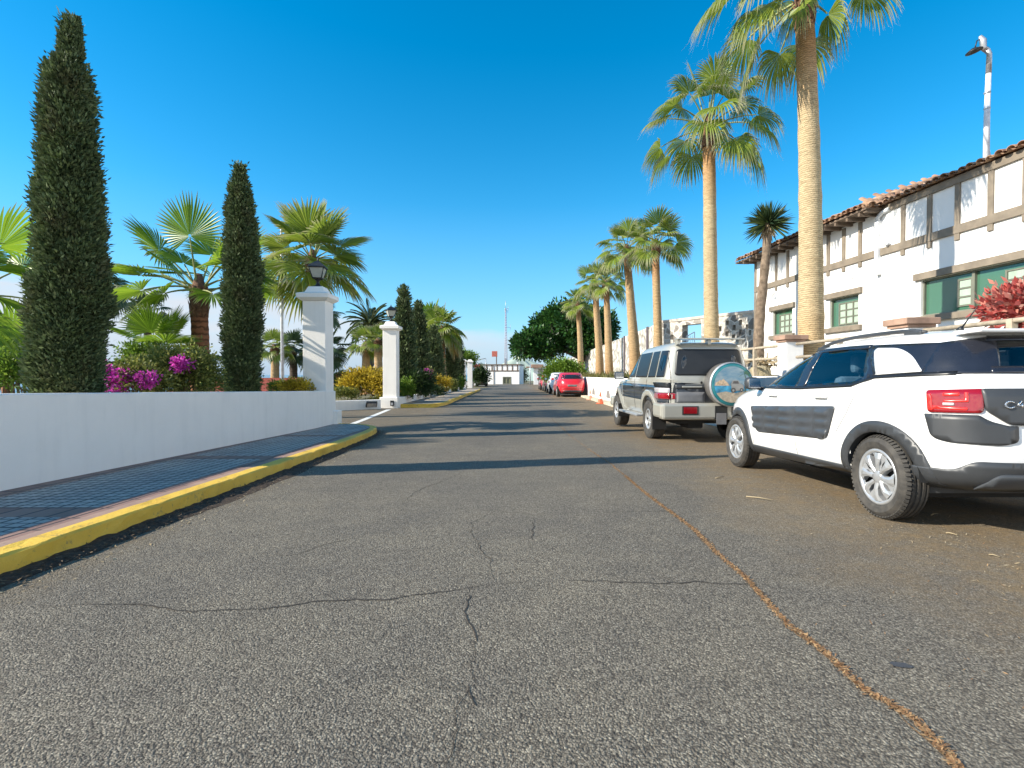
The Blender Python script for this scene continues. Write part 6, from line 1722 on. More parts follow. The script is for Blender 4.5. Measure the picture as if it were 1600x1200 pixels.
        B.panel('padded_door_panel', v, rpoly([(2.16, .795), (.50, .86), (.62, .545), (2.0, .495)], [.05, .05, .08, .08]), M['airbump'], root, .008, .02, .022, puff)
        # wheel arch cladding
        for ya in (0, 2.595):
            ro = .445; ri = .352; n = 30
            a0, a1 = math.radians(-14), math.radians(194)
            outer = [(ya + ro * math.cos(a0 + (a1 - a0) * k / n), max(.235, .315 + ro * math.sin(a0 + (a1 - a0) * k / n))) for k in range(n + 1)]
            inner = [(ya + ri * math.cos(a0 + (a1 - a0) * k / n), max(.235, .315 + ri * math.sin(a0 + (a1 - a0) * k / n))) for k in range(n + 1)]
            B.panel('wheel_arch', v, outer + inner[::-1], M['cladding'], root, .012, .05, .045)
        # sill and bumper ends
        B.panel('sill_trim', v, rpoly([(2.20, .335), (.40, .345), (.36, .225), (2.24, .225)], .02), M['cladding'], root, .010, .03, .06)
        # door handles, fuel flap seam, door shut lines
        for yh in (.62, 1.52):
            B.panel('door_handle', v, rpoly([(yh, .925), (yh + .19, .925), (yh + .19, .955), (yh, .955)], .012), M['white_paint'], root, .028, .02, .05)
        for path in ([(1.14, 1.0), (1.15, .80)], [(1.16, .49), (1.16, .345)], [(2.22, 1.03), (2.17, .80), (2.10, .47), (2.12, .345)], [(.24, .99), (.30, .90), (.36, .80), (.50, .62)]):
            B.strip('door_gap', v, path, .005, M['seal'], root, .0015, .002)
    # tail: lamps, bumper cladding, hatch trim, glass
    B.panel('rear_window', 'W', rpoly([(-.53, 1.14), (.53, 1.14), (.50, 1.368), (-.50, 1.368)], .03), M['glass_dark'], root, .003, .0, .04)
    for sg in (-1, 1):
        B.panel('rear_window_frame', 'W', [(sg * .90, 1.132), (sg * .455, 1.132), (sg * .425, 1.375), (sg * .78, 1.345)], M['frit'], root, .0065, .016, .035)
    B.panel('rear_window_frame', 'W', [(-.50, 1.132), (.50, 1.132), (.50, 1.178), (-.50, 1.178)], M['frit'], root, .0075, .012, .035)
    B.panel('rear_window_frame', 'W', [(-.50, 1.345), (.50, 1.345), (.48, 1.378), (-.48, 1.378)], M['frit'], root, .0075, .012, .035)
    for sg in (-1, 1):
        vw = 'W'
        def mr(pts): return [(sg * a, b) for a, b in pts]
        lamp = B.panel('tail_lamp', vw, rpoly(mr([(.835, 1.015), (.555, 1.025), (.56, .87), (.575, .855), (.825, .852)]), .022), M['lamp_red'], root, .014, .03, .035)
        B.panel('reflector', vw, rpoly(mr([(.832, .985), (.805, .99), (.795, .865), (.825, .868)]), .010), M['lamp_bright'], lamp, .017, .004, .05)
        B.panel('reflector', vw, rpoly(mr([(.80, .878), (.63, .872), (.63, .892), (.80, .90)]), .006), M['lamp_bright'], lamp, .017, .004, .05)
        B.panel('reflector', vw, rpoly(mr([(.745, .998), (.665, 1.0), (.665, .972), (.745, .970)]), .010), M['lamp_bright'], lamp, .017, .004, .05)
        B.panel('reflector', vw, rpoly(mr([(.645, 1.0), (.625, 1.0), (.625, .93), (.74, .925), (.74, .945), (.645, .95)]), .005), M['lamp_bright'], lamp, .017, .004, .05)
        B.panel('reverse_lens', vw, rpoly(mr([(.745, .925), (.69, .925), (.69, .905), (.745, .905)]), .006), M['lamp_clear'], lamp, .018, .004, .05)
        B.panel('lamp_surround', vw, rpoly(mr([(.848, .842), (.58, .842), (.53, .80), (.45, .772), (.40, .772), (.40, .66), (.48, .635), (.72, .642), (.81, .67)]), [.01, .01, .03, .01, .01, .03, .03, .05, .06]), M['cladding'], root, .010, .03, .035)
    B.panel('hatch_trim', 'B', rpoly([(-.59, 1.025), (.59, 1.025), (.58, .87), (.47, .775), (-.47, .775), (-.58, .87)], [.02, .02, .03, .05, .05, .03]), M['cladding'], root, .016, .03, .05)
    B.panel('number_plate', 'B', rpoly([(-.26, .75), (.26, .75), (.26, .64), (-.26, .64)], .01), M['plate'], root, .02, .02, .08)
    B.panel('rear_bumper', 'W', rpoly([(-.93, .455), (-.70, .455), (-.60, .525), (.60, .525), (.70, .455), (.93, .455), (.93, .30), (-.93, .30)], [.01, .04, .04, .04, .04, .01, .02, .02]), M['cladding'], root, .012, .03, .04)
    B.panel('bumper_insert', 'B', rpoly([(-.52, .45), (.52, .45), (.60, .34), (-.60, .34)], .04), M['airbump'], root, .022, .02, .05)
    # badge: the characters C4
    bd = MB()
    def stroke(pts, w=.0055):
        for a, b in zip(pts[:-1], pts[1:]):
            bd.tube([(a[0], 0, a[1]), (b[0], 0, b[1])], w, 6)
    cx = -.475; zc = .90
    stroke([(cx + .032 * math.cos(t), .021 * math.sin(t)) for t in np.linspace(.7, 5.6, 12)])
    stroke([(cx + .072, .024), (cx + .046, -.006), (cx + .092, -.006)]); stroke([(cx + .076, .008), (cx + .076, -.022)])
    loc, nrm, _ = B.cast('B', cx + .03, zc); o = bd.build('badge', M['chrome'], root, loc=(0, loc.y - .022, zc))
    # roof rails, aerial, wiper, spoiler
    for sg in (-1, 1):
        pts = []
        for k in range(13):
            t = k / 12; yy = -.12 + 1.42 * t; xx = sg * (.555 + .02 * math.sin(PI * t))
            h_ = B.bvh.ray_cast(Vector((xx, yy, 3)), Vector((0, 0, -1)))[0]; pts.append(Vector((xx, yy, h_.z + .016 + .014 * math.sin(PI * t) ** .5)))
        m = MB(); m.tube(pts, [.010] + [.017] * 11 + [.012], 8)
        for k in (1, 11):
            m.box(pts[k].x - .018, pts[k].x + .018, pts[k].y - .09, pts[k].y + .09, pts[k].z - .06, pts[k].z, .012)
        m.build('roof_rail', M['cladding'], root)
    h_ = B.bvh.ray_cast(Vector((-.1, .12, 3)), Vector((0, 0, -1)))[0]
    m = MB(); m.tube([h_, h_ + Vector((0, -.02, .03))], [.03, .012], 8); m.tube([h_ + Vector((0, -.015, .02)), h_ + Vector((.0, -.16, .17))], [.007, .003], 6); m.build('aerial', M['seal'], root)
    m = MB(); m.box(-.54, .54, -.565, -.33, 1.383, 1.408, .012); o = m.build('roof_spoiler', M['white_paint'], root); 
    # mirrors
    for sg in (-1, 1):
        m = MB(); m.box(-.075, .085, -.055, .075, -.070, .070, .045); o = m.build('door_mirror', M['cladding'], root); o.location = (sg * .945, 1.93, 1.05)
        for p_ in o.data.polygons: p_.use_smooth = True
        MB().box(-.062, .072, -.062, -.056, -.052, .052, .004).build('mirror_glass', M['chrome'], o)
        MB().tube([(-sg * .06, 0, -.05), (-sg * .16, .04, -.07)], .022, 8).build('mirror_arm', M['seal'], o)
    # inside
    seat(root, -.37, .98, .45); seat(root, .37, .98, .45); seat(root, 0, .18, .45, w=1.2, bench=True)
    m = MB(); m.box(-.68, .68, 1.66, 2.05, .55, .98, .06); m.build('dashboard', M['interior'], root)
    m = MB(); m.lathe([(.17, -.012), (.185, 0), (.17, .012), (.158, 0), (.17, -.012)], 24, Matrix.Translation((-.37, 1.58, .92)) @ Matrix.Rotation(1.1, 4, 'X')); m.build('steering_wheel', M['interior'], root)
    m = MB(); m.box(-.72, .72, -.30, 2.25, .25, .36); m.box(-.66, .66, -.50, .02, .36, .80, .03); m.build('floor', M['interior'], root)
    m = MB(); m.box(-.62, .62, -.20, 3.2, .20, .248); m.build('underbody', M['under'], root)
    for ya in (0, 2.595):
        for sg in (-1, 1):
            n = 14; vs = []
            for k in range(n + 1):
                a = .06 + (PI - .12) * k / n
                for xx in (.80, .46): vs.append((sg * xx, ya + .372 * math.cos(a), .315 + .372 * math.sin(a)))
            m = MB(); m.add(vs, [(2 * k, 2 * k + 1, 2 * k + 3, 2 * k + 2) for k in range(n)] + [tuple(2 * k + 1 for k in range(n + 1))]); m.build('wheel_housing', M['under'], root)
    for ya in (0, 2.595):
        for sg in (-1, 1): wheel(root, sg * (.866 - .105), ya, .317, .205, .215, sg, 'cover')
    # head lamps (unseen from behind, there from the side)
    for sg, vw in ((-1, 180 - 42), (1, 180 + 42)): pass
    for sg in (-1, 1): B.panel('head_lamp', 'F', rpoly([(sg * .78, .80), (sg * .46, .78), (sg * .48, .68), (sg * .78, .70)], .03), M['lamp_clear'], root, .006, .02, .06)
    B.panel('front_bumper', 'F', rpoly([(-.78, .46), (.78, .46), (.72, .27), (-.72, .27)], .04), M['cladding'], root, .008, .02, .06)
    B.panel('windscreen', 'F', rpoly([(-.70, 1.06), (.70, 1.06), (.58, 1.40), (-.58, 1.40)], .05), M['glass'], root, .002, 0, .06)
    return root
crossover()

# ---------------- the silver off-roader
def offroader():
    root = empty('off_roader', (2.64 + .88, 10.38, g(10.4))); root.rotation_euler = (0, 0, math.radians(1.7))
    tag(root, 'silver and dark blue off-roader with a painted spare wheel cover on its back door', 'car', 'cars parked along the right side')
    w = .845
    ctrl = [
        (3.35, .42, -.80, .42, .76, 5, 6), (3.42, .50, -.86, .48, .80, 5, 7), (3.45, .66, -.875, .64, .832, 4.6, 8), (3.44, .82, -.875, .84, w, 4.4, 8.5),
        (3.38, .98, -.870, 1.00, .845, 4.2, 8.5), (3.15, 1.065, -.865, 1.08, .840, 4.2, 8.5), (2.55, 1.10, -.862, 1.12, .833, 5, 8.5), (2.18, 1.13, -.858, 1.15, .828, 6, 8.5),
        (1.98, 1.24, -.845, 1.25, .800, 6.5, 8), (1.72, 1.42, -.815, 1.44, .752, 6.5, 8), (1.50, 1.575, -.785, 1.60, .706, 6.5, 7.5), (1.38, 1.65, -.76, 1.675, .675, 6, 7),
        (1.22, 1.70, -.70, 1.725, .61, 5.5, 6), (1.02, 1.725, -.50, 1.75, .48, 5, 5), (.7, 1.74, -.1, 1.758, .25, 4, 4), (.35, 1.748, .25, 1.75, .02, 3, 3)]
    up = lambda z: z if z < 1.0 else 1.0 + (z - 1.0) * 1.125
    ctrl = [(a, up(b), c, up(d), e, f_, h_) for a, b, c, d, e, f_, h_ in ctrl]
    B = Body(ctrl, 7, 90)
    wins_ = [[(1.94, 1.17), (1.16, 1.165), (1.14, 1.60), (1.42, 1.585)], [(1.09, 1.165), (.24, 1.165), (.22, 1.61), (1.07, 1.60)], [(.17, 1.165), (-.30, 1.17), (-.28, 1.61), (.15, 1.61)], [(-.36, 1.17), (-.70, 1.175), (-.66, 1.605), (-.34, 1.61)]]
    wins_ = [[(a, up(b)) for a, b in q] for q in wins_]
    for v in ('L', 'R'):
        for p_ in wins_: 
            cx_ = sum(a for a, b in p_) / 4; cz_ = sum(b for a, b in p_) / 4
            B.cut(v, [(cx_ + (a - cx_) * .93, cz_ + (b - cz_) * .90) for a, b in p_])
    rw = [(-.63, 1.225), (.63, 1.225), (.57, 1.70), (-.57, 1.70)]
    B.cut('B', [(a * .95, 1.462 + (b - 1.462) * .9) for a, b in rw]); B.cut('F', [(-.66, 1.24), (.66, 1.24), (.58, 1.66), (-.58, 1.66)])
    B.skin('body', M['silver_paint'], root, (0, 2.725), .47, .36, .45)
    for v in ('L', 'R'):
        # lower two-tone band, flares
        B.panel('lower_band', v, [(2.20, 1.045), (-.80, 1.035), (-.80, .74), (2.25, .76)], M['navy_paint'], root, .004, .006, .07)
        B.strip('trim_line', v, [(2.25, .755), (-.80, .735)], .022, M['seal'], root, .007, .01)
        B.strip('trim_line', v, [(2.22, 1.05), (-.80, 1.04)], .010, M['chrome'], root, .006, .01)
        B.panel('front_band', v, [(3.25, .98), (2.26, 1.03), (2.28, .78), (3.30, .74)], M['navy_paint'], root, .004, .006, .07)
        B.panel('window_surround', v, rpoly([(2.03, 1.145), (-.74, 1.15), (-.70, 1.635), (1.42, 1.62)], [.03, .05, .06, .05]), M['frit'], root, .003, .01, .06) if False else None
        for i, p_ in enumerate(wins_):
            cx_ = sum(a for a, b in p_) / 4; cz_ = sum(b for a, b in p_) / 4
            sw_ = B.panel('side_window', v, rpoly([(cx_ + (a - cx_) * 1.0, cz_ + (b - cz_) * 1.0) for a, b in p_], .03), M['glass_dark'], root, .002, 0, .06)
            q = rpoly(p_, .03); qi = rpoly([(cx_ + (a - cx_) * .90, cz_ + (b - cz_) * .88) for a, b in p_], .03)
            B.panel('window_seal', v, q + [q[0]] + [qi[0]] + qi[::-1], M['seal'], sw_, .006, .008, .08)
        for ya in (0, 2.725):
            n = 30; a0, a1 = math.radians(-8), math.radians(188); ro, ri = .575, .462
            def fz(r, k): return max(.44, .375 + r * math.sin(a0 + (a1 - a0) * k / n))
            outer = [(ya + ro * math.cos(a0 + (a1 - a0) * k / n), fz(ro, k)) for k in range(n + 1)]; inner = [(ya + ri * math.cos(a0 + (a1 - a0) * k / n), fz(ri, k)) for k in range(n + 1)]
            B.panel('wheel_arch_flare', v, outer + inner[::-1], M['silver_paint'], root, .045, .06, .045)
        B.panel('door_handle', v, rpoly([(1.24, .965), (1.42, .965), (1.42, 1.0), (1.24, 1.0)], .01), M['seal'], root, .02, .02, .05)
        B.panel('door_handle', v, rpoly([(.36, .965), (.54, .965), (.54, 1.0), (.36, 1.0)], .01), M['seal'], root, .02, .02, .05)
        for path in ([(1.11, 1.15), (1.11, .52)], [(.2, 1.15), (.22, .80), (.36, .70)], [(2.04, 1.14), (2.06, .52)]):
            B.strip('door_gap', v, path, .010, M['seal'], root, .008, .002)
    # rear door glass and seal
    q = rpoly(rw, .06); sw_ = B.panel('rear_window', 'B', q, M['glass_dark'], root, .002, 0, .06)
    qi = rpoly([(a * .94, 1.462 + (b - 1.462) * .88) for a, b in rw], .05)
    B.panel('window_seal', 'B', q + [q[0]] + [qi[0]] + qi[::-1], M['seal'], sw_, .007, .01, .08)
    B.panel('back_door_band', 'B', [(-.63, 1.035), (.70, 1.035), (.70, .74), (-.63, .74)], M['navy_paint'], root, .004, .006, .07)
    hb = B.panel('handle_bar', 'B', rpoly([(-.62, 1.065), (-.02, 1.065), (-.02, .985), (-.62, .985)], .02), M['cladding'], root, .022, .03, .06)
    MB().box(-.52, -.16, -.92, -.905, 1.01, 1.04, .006).build('handle_grip', M['silver_paint'], hb)
    lk = MB(); lk.lathe([(0, .0), (.02, 0), (.022, .012), (0, .012)], 12, Matrix.Translation((-.16, -.87, 1.10)) @ Matrix.Rotation(PI / 2, 4, 'X')); lk.build('lock', M['seal'], root)
    for xg in (-.69, .70): B.strip('door_gap', 'B', [(xg, 1.66), (xg, .66)], .010, M['seal'], root, .002, .002)
    B.panel('number_plate', 'B', rpoly([(-.60, .93), (-.10, .93), (-.10, .74), (-.60, .74)], .01), M['plate'], root, .02, .02, .08)
    for sg in (-1, 1):
        lm = empty('tail_lamp', parent=root)
        B.panel('lens', 'B', rpoly([(sg * .835, .905), (sg * .70, .905), (sg * .70, .80), (sg * .835, .80)], .012), M['lamp_red'], lm, .02, .03, .05)
        B.panel('lens', 'B', rpoly([(sg * .835, 1.0), (sg * .70, 1.0), (sg * .70, .91), (sg * .835, .91)], .012), M['lamp_clear'], lm, .02, .03, .05)
        B.panel('lamp_top', 'B', rpoly([(sg * .835, 1.10), (sg * .70, 1.10), (sg * .70, 1.005), (sg * .835, 1.005)], .012), M['seal'], lm, .02, .03, .05)
        v = 'L' if sg < 0 else 'R'
        B.panel('lens', v, rpoly([(-.875, .905), (-.80, .905), (-.80, .80), (-.875, .80)], .01), M['lamp_red'], lm, .006, .02, .05)
        B.panel('lamp_top', v, rpoly([(-.875, 1.10), (-.80, 1.10), (-.80, .91), (-.875, .91)], .01), M['seal'], lm, .006, .02, .05)
    # bumper with lamps and plate recess
    b = MB(); b.box(-.90, .90, -1.0, -.72, .44, .735, .05); b.box(-.92, -.70, -.98, -.46, .46, .73, .05); b.box(.70, .92, -.98, -.46, .46, .73, .05)
    bo = b.build('rear_bumper', M['silver_paint'], root)
    for x0_ in (-.52, .36): MB().box(x0_, x0_ + .24, -1.012, -.998, .55, .665, .008).build('bumper_lamp', M['lamp_red'], bo)
    for x0_ in (-.545, .335): MB().box(x0_, x0_ + .29, -1.006, -.999, .53, .685).build('lamp_frame', M['seal'], bo)
    MB().box(.04, .26, -1.006, -.999, .45, .69).build('plate_recess', M['seal'], bo); MB().box(.06, .24, -1.016, -1.008, .36, .56, .004).build('plate', M['plate'], bo)
    # spoiler
    b = MB(); b.box(-.60, .60, -.94, -.72, 1.865, 1.892, .01)
    for x_ in (-.56, .0, .56): b.box(x_ - .03, x_ + .03, -.84, -.70, 1.78, 1.87, .008)
    b.build('roof_spoiler', M['silver_paint'], root)
    # spare wheel in its painted cover
    sc = empty('spare_wheel', (.27, -.93, 1.07), parent=root)
    RX = Matrix.Rotation(PI / 2, 4, 'X')
    b = MB(); b.lathe([(.0, -.06), (.36, -.06), (.385, -.03), (.39, .06), (.385, .20), (.372, .225)], 56, RX); b.build('cover_shell', M['grey_shell'], sc)
    b = MB(); b.lathe([(.388, .185), (.394, .20), (.386, .232), (.372, .238)], 56, RX); b.build('steel_ring', M['steel'], sc)
    b = MB(); b.lathe([(.372, .228), (.36, .236), (.31, .240)], 56, RX); b.build('teal_ring', simple('teal_cover_paint', (.02, .17, .19), .25, coat=.7), sc)
    face = empty('painted_scene', parent=sc) 
    Rf = .315; yb_ = -.241
    def disc(poly, mat, k, nm):
        m = MB(); yy = yb_ - .0012 * k; m.add([(x, yy, z) for x, z in poly], [tuple(range(len(poly)))]); o = m.build(nm, mat, face, fix=False); return o
    def circ(z_lo, z_hi, wav=None):
        pts = []
        for a in np.linspace(0, 2 * PI, 80, endpoint=False):
            x, z = Rf * math.cos(a), Rf * math.sin(a); pts.append((x, max(z_lo, min(z_hi, z))))
        out = []
        for p_ in pts:
            x = p_[0]; lim = math.sqrt(max(0, Rf ** 2 - p_[1] ** 2)); out.append((max(-lim, min(lim, x)), p_[1]))
        return out
    sk = NT('painted_sky'); n_ = sk.noise(sk.scale(sk.obj(), (3, 3, 9)), 2.2, 5); sk.col(sk.ramp(n_, [(.35, (.10, .23, .33)), (.65, (.26, .34, .38))])); sk.rough(.4); sk.b.inputs['Coat Weight'].default_value = .15
    disc(circ(-9, 9), sk.mat, 0, 'sky')
    disc(circ(-9, -.02), simple('painted_sea', (.03, .22, .36), .4, coat=.1, var=.4, scale=14), 1, 'sea')
    sand = simple('painted_sand', (.36, .30, .22), .4, coat=.1, var=.2, scale=20)
    lim = lambda z: math.sqrt(Rf ** 2 - z ** 2)
    disc([(-lim(-.15), -.15), (-.12, -.12), (.05, -.15), (.2, -.12), (lim(-.10), -.10)] + [(Rf * math.cos(a), Rf * math.sin(a)) for a in np.linspace(math.asin(-.10 / Rf), -PI - math.asin(-.15 / Rf), 30)], sand, 2, 'beach')
    disc([(-lim(-.02), -.02), (-.29, .04), (-.25, .05), (-.22, .08), (-.19, .07), (-.16, .10), (-.12, .06), (-.08, .03), (-.05, -.02)], simple('painted_rocks', (.42, .30, .19), .3, coat=.5, var=.4, scale=30), 2, 'rocks')
    dk = simple('painted_dark_green', (.03, .12, .07), .3, coat=.5)
    disc([(.215, -.13), (.235, .0), (.225, .12), (.20, .19), (.21, .19), (.24, .12), (.25, .0), (.235, -.13)], dk, 3, 'palm_stem')
    for k, a in enumerate(np.linspace(-.5, 3.7, 7)):
        c_, s_ = math.cos(a), math.sin(a); L = .13
        disc([(.205, .19), (.205 + c_ * L * .5 - s_ * .016, .20 + s_ * L * .35 + c_ * .016), (.205 + c_ * L, .19 + s_ * L * .5 - .03), (.205 + c_ * L * .5 + s_ * .012, .185 + s_ * L * .3)], dk, 4 + k, 'palm_leaf')
    gr = simple('painted_grey', (.22, .22, .21), .3, coat=.5); bk = simple('painted_black', (.03, .03, .035), .3, coat=.5)
    disc([(-.02, -.09), (-.03, .02), (.0, .07), (.10, .075), (.13, .02), (.19, -.01), (.20, -.08), (.16, -.10), (.02, -.115)], gr, 12, 'painted_jeep')
    disc([(-.005, .015), (.015, .06), (.09, .062), (.11, .015)], bk, 13, 'painted_jeep_window')
    for (a, b_, r_) in ((.01, -.10, .042), (.155, -.095, .032)):
        disc([(a + r_ * math.cos(t), b_ + r_ * 1.1 * math.sin(t)) for t in np.linspace(0, 2 * PI, 20, endpoint=False)], bk, 14, 'painted_wheel')
        disc([(a + r_ * .45 * math.cos(t), b_ + r_ * .5 * math.sin(t)) for t in np.linspace(0, 2 * PI, 14, endpoint=False)], gr, 15, 'painted_wheel_hub')
    # steps, mud flaps, mirrors, inside
    for sg in (-1, 1):
        m = MB(); m.box(sg * .86 - .09, sg * .86 + .09, .55, 2.12, .385, .435, .015); 
        for yy in (.7, 1.95): m.tube([(sg * .80, yy, .41), (sg * .60, yy, .5)], .02, 6)
        m.build('side_step', M['alloy'], root)
        MB().box(sg * .80 - .13, sg * .80 + .13, -.50, -.485, .22, .56, .005).build('mud_flap', M['under'], root)
        MB().box(sg * .80 - .13, sg * .80 + .13, 2.22, 2.235, .26, .56, .005).build('mud_flap', M['under'], root)
        m = MB(); m.box(-.11, .11, -.05, .06, -.09, .09, .035); o = m.build('door_mirror', M['cladding'], root); o.location = (sg * 1.0, 1.86, 1.22)
        MB().box(-.09, .09, -.056, -.051, -.07, .07, .004).build('mirror_glass', M['chrome'], o); MB().tube([(-sg * .08, 0, -.04), (-sg * .2, .03, -.05)], .02, 6).build('mirror_arm', M['seal'], o)
    seat(root, -.36, 1.0, .72); seat(root, .36, 1.0, .72); seat(root, 0, .1, .72, w=1.15, bench=True)
    m = MB(); m.box(-.66, .66, 1.66, 2.0, .8, 1.12, .05); m.build('dashboard', M['interior'], root)
    m = MB(); m.box(-.70, .70, -.78, 2.1, .46, .56); m.build('floor', M['interior'], root)
    m = MB(); m.box(-.62, .62, -.80, 3.2, .36, .46); m.tube([(-.62, 0, .375), (.62, 0, .375)], .05, 10); m.lathe([(0, -.14), (.11, -.11), (.14, 0), (.11, .11), (0, .14)], 16, Matrix.Translation((.1, 0, .375)) @ RX)
    m.tube([(-.5, -.75, .40), (-.45, .4, .38)], .03, 8); m.box(-.35, -.05, -.7, -.3, .26, .38, .03); m.box(.42, .46, -.95, -.6, .38, .46, .01); m.build('underbody', M['under'], root)
    for ya in (0, 2.725):
        for sg in (-1, 1):
            n = 14; vs = []
            for k in range(n + 1):
                a = .0 + PI * k / n
                for xx in (.82, .44): vs.append((sg * xx, ya + .475 * math.cos(a), .375 + .475 * math.sin(a)))
            m = MB(); m.add(vs, [(2 * k, 2 * k + 1, 2 * k + 3, 2 * k + 2) for k in range(n)] + [tuple(2 * k + 1 for k in range(n + 1))]); m.build('wheel_housing', M['under'], root)
            wheel(root, sg * .745, ya, .376, .265, .20, sg, 'spoke')
    b = MB(); b.box(-.86, .86, 3.2, 3.5, .45, .70, .05); b.build('front_bumper', M['silver_paint'], root)
    B.panel('grille', 'F', rpoly([(-.45, .96), (.45, .96), (.45, .78), (-.45, .78)], .03), M['seal'], root, .006, .02, .08)
    for sg in (-1, 1): B.panel('head_lamp', 'F', rpoly([(sg * .74, .96), (sg * .5, .96), (sg * .5, .78), (sg * .74, .78)], .03), M['lamp_clear'], root, .006, .02, .06)
    B.panel('windscreen', 'F', rpoly([(-.70, 1.19), (.70, 1.19), (.60, 1.70), (-.60, 1.70)], .05), M['glass'], root, .002, 0, .07)
    return root
M['grey_shell'] = simple('grey_cover_shell', (.11, .105, .10), .35, coat=.4, var=.2)
offroader()

# ---------------- the farther row
def hatchback(x, y, label, paint, s=1.0, rz=0.0, group='cars parked along the right side', nm='hatchback_car', tall=0):
    root = empty(nm, (x, y, g(y + 1))); root.rotation_euler = (0, 0, rz); tag(root, label, 'car', group)
    T_ = tall
    ctrl = [(3.15, .22, -.62, .26, .74, 4, 4), (3.28, .32, -.70, .40, .82, 3.6, 3.8), (3.32, .50, -.73, .62, .855, 3.3, 3.6), (3.26, .68, -.71, .78, .86, 3.1, 3.6),
            (3.02, .80, -.66, .90, .852, 3.0, 3.5), (2.60, .88, -.60, .98, .835, 3.2, 3.4), (2.15, .95, -.50, 1.03, .80, 3.6, 3.2), (1.72, 1.13, -.34, 1.17 + T_, .735, 3.8, 3.1),
            (1.36, 1.28 + T_, -.16, 1.30 + T_, .672, 3.8, 3.0), (1.12, 1.36 + T_, .02, 1.37 + T_, .61, 3.6, 3.0), (.95, 1.40 + T_, .15, 1.405 + T_, .50, 3.2, 3), (.75, 1.42 + T_, .35, 1.42 + T_, .28, 3, 3), (.58, 1.425 + T_, .52, 1.425 + T_, .02, 3, 3)]
    B = Body(ctrl, 4, 44)
    B.skin('body', M[paint], root, (0, 2.55), .35, .31, .45)
    for v in ('L', 'R'):
        B.panel('side_window', v, rpoly([(1.98, 1.0), (1.08, .975), (1.04, 1.31 + T_), (1.26, 1.275 + T_)], .04), M['frit'], root, .003, .003, .1)
        B.panel('side_window', v, rpoly([(1.02, .975), (.10, 1.0), (.18, 1.27 + T_), (.98, 1.315 + T_)], .04), M['frit'], root, .003, .003, .1)
        for ya in (0, 2.55):
            n = 14; vs = []; sg = -1 if v == 'L' else 1
            for k in range(n + 1):
                a = .0 + PI * k / n
                for xx in (.80, .45): vs.append((sg * xx, ya + .36 * math.cos(a), .31 + .36 * math.sin(a)))
            m = MB(); m.add(vs, [(2 * k, 2 * k + 1, 2 * k + 3, 2 * k + 2) for k in range(n)] + [tuple(2 * k + 1 for k in range(n + 1))]); m.build('wheel_housing', M['under'], root)
            wheel(root, sg * .745, ya, .31, .2, .205, sg, 'cover')
            ro, ri = .385, .335; a0, a1 = 0, PI
            B.panel('wheel_arch', v, [(ya + ro * math.cos(PI * k / 16), .31 + ro * math.sin(PI * k / 16)) for k in range(17)] + [(ya + ri * math.cos(PI * k / 16), .31 + ri * math.sin(PI * k / 16)) for k in range(16, -1, -1)], M[paint], root, .006, .03, .08)
    B.panel('rear_window', 'B', rpoly([(-.63, 1.04), (.63, 1.04), (.52, 1.29 + T_), (-.52, 1.29 + T_)], .08), M['frit'], root, .004, .004, .1)
    for sg in (-1, 1):
        B.panel('tail_lamp', 35 * -sg, rpoly([(sg * .98, .90), (sg * .62, .93), (sg * .62, .78), (sg * .96, .74)], .04), M['lamp_red'], root, .006, .01, .08)
        B.panel('head_lamp', 'F', rpoly([(sg * .72, .72), (sg * .42, .70), (sg * .42, .60), (sg * .72, .60)], .03), M['lamp_clear'], root, .006, .02, .1)
        m = MB(); m.box(-.09, .09, -.05, .05, -.06, .06, .03); o = m.build('door_mirror', M[paint], root); o.location = (sg * .93, 1.86, 1.02)
    B.panel('number_plate', 'B', rpoly([(-.26, .72), (.26, .72), (.26, .61), (-.26, .61)], .01), M['plate'], root, .008, .01, .1)
    B.panel('bumper_insert', 'B', rpoly([(-.62, .40), (.62, .40), (.56, .27), (-.56, .27)], .04), M['cladding'], root, .006, .01, .1)
    B.strip('bumper_line', 'B', [(-.66, .485), (.66, .485)], .02, M['seal'], root, .004, .004)
    B.panel('windscreen', 'F', rpoly([(-.64, .99), (.64, .99), (.54, 1.33 + T_), (-.54, 1.33 + T_)], .05), M['frit'], root, .003, .003, .1)
    MB().box(-.70, .70, -.5, 3.05, .17, .24).build('underbody', M['under'], root)
    if s != 1: root.scale = (s, s, s)
    return root
def car_x(px_left, Y): return (px_left - 800) / F * Y + .86
hatchback(car_x(870, 30.5), 30.9, 'bright red hatchback, nearest of the far row of parked cars', 'red_paint')
hatchback(car_x(857, 36.5), 36.4, 'white hatchback parked just beyond the bright red one', 'white_paint', tall=.06)
hatchback(car_x(850, 42.0), 42.2, 'dark red car third in the far parked row', 'dark_red', tall=.10)
hatchback(car_x(843.5, 48.0), 48.4, 'red car at the far end of the parked row', 'red_paint2', tall=.02)
hatchback(-3.9, 66.5, 'dark grey car standing beyond the farthest gate pillar', 'grey_paint', rz=.5, group='cars across the street end')
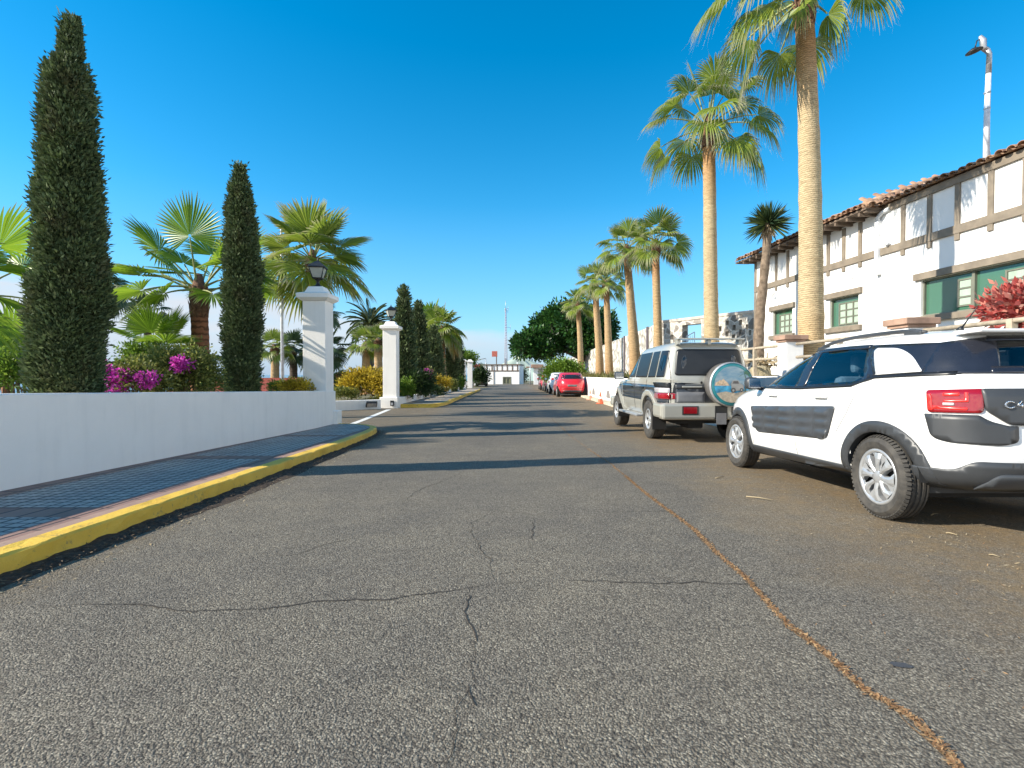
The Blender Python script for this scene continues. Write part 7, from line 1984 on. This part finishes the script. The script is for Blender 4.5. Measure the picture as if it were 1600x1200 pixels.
# ------------------------------------------------------------------ cones, rocks
M['cone'] = simple('orange_cone_plastic', (.62, .13, .05), .5, var=.15)
M['cone_faded'] = simple('faded_cone_plastic', (.62, .30, .20), .6, var=.15)
def cone(px, py, Y, label, mat):
    p = P(px, py, Y); r = empty('traffic_cone', (p.x, Y, g(Y) + .102 if p.x > 3.94 else g(Y))); tag(r, label, 'traffic cone', 'traffic cones by the white wall')
    MB().box(-.17, .17, -.17, .17, 0, .03, .01).build('base', M[mat], r)
    MB().lathe([(.13, .03), (.025, .50), (.02, .52), (0, .52)], 18).build('cone', M[mat], r)
    MB().lathe([(.089, .22), (.0665, .32)], 18).build('band', M['white_metal'], r)
cone(938, 628, 23.0, 'orange traffic cone by the white wall, right of the bright red car', 'cone')
cone(922, 622, 26.6, 'faded traffic cone close to the bright red car', 'cone_faded')
def rock(loc, s, seed, label, mat):
    rng = random.Random(seed); bm = bmesh.new(); bmesh.ops.create_cube(bm, size=1); bmesh.ops.subdivide_edges(bm, edges=bm.edges[:], cuts=4, use_grid_fill=True)
    for v in bm.verts:
        n = v.co.normalized(); v.co = v.co.lerp(n * .62, .45) * (1 + rng.uniform(-.07, .07)); v.co = Vector((v.co.x * s[0], v.co.y * s[1], v.co.z * s[2]))
    me = bpy.data.meshes.new('boulder'); bm.to_mesh(me); bm.free(); me.materials.append(mat); o = bpy.data.objects.new('boulder', me); COL.objects.link(o); o.location = loc
    return tag(o, label, 'rock', 'rocks behind the rail fence')
M['rock'] = simple('ochre_rock', (.34, .28, .17), .95, var=.3, scale=6, bump=.9, c2=(.52, .45, .30), dist=.03)
p = P(1187, 583, 12.0); rock((p.x, 12.0, p.z - .12), (.36, .4, .52), 1, 'ochre block of rock behind the mirror of the white car', M['rock'])
p = P(1204, 588, 12.6); rock((p.x, 12.6, p.z - .15), (.5, .5, .35), 2, 'lower ochre rock right of the taller block', M['rock'])
# dried agave stems lying over the rocks
rng_ = random.Random(9); p = P(1198, 568, 12.3); r = empty('dried_plant', p); tag(r, 'tangle of dry straw coloured agave stalks over the rocks at the leaning tree foot', 'plant')
m = MB()
for k in range(26):
    a = rng_.uniform(0, 6.28); e = rng_.uniform(-.35, .7); L = rng_.uniform(.25, .6); d = Vector((math.cos(a) * math.cos(e), math.sin(a) * math.cos(e), math.sin(e)))
    m.tube([(rng_.uniform(-.1, .1), 0, rng_.uniform(-.1, .1)), d * L * .6 + Vector((0, 0, .04)), d * L + Vector((0, 0, -.08))], [.022, .016, .004], 5)
m.build('stalks', M['dry'], r)
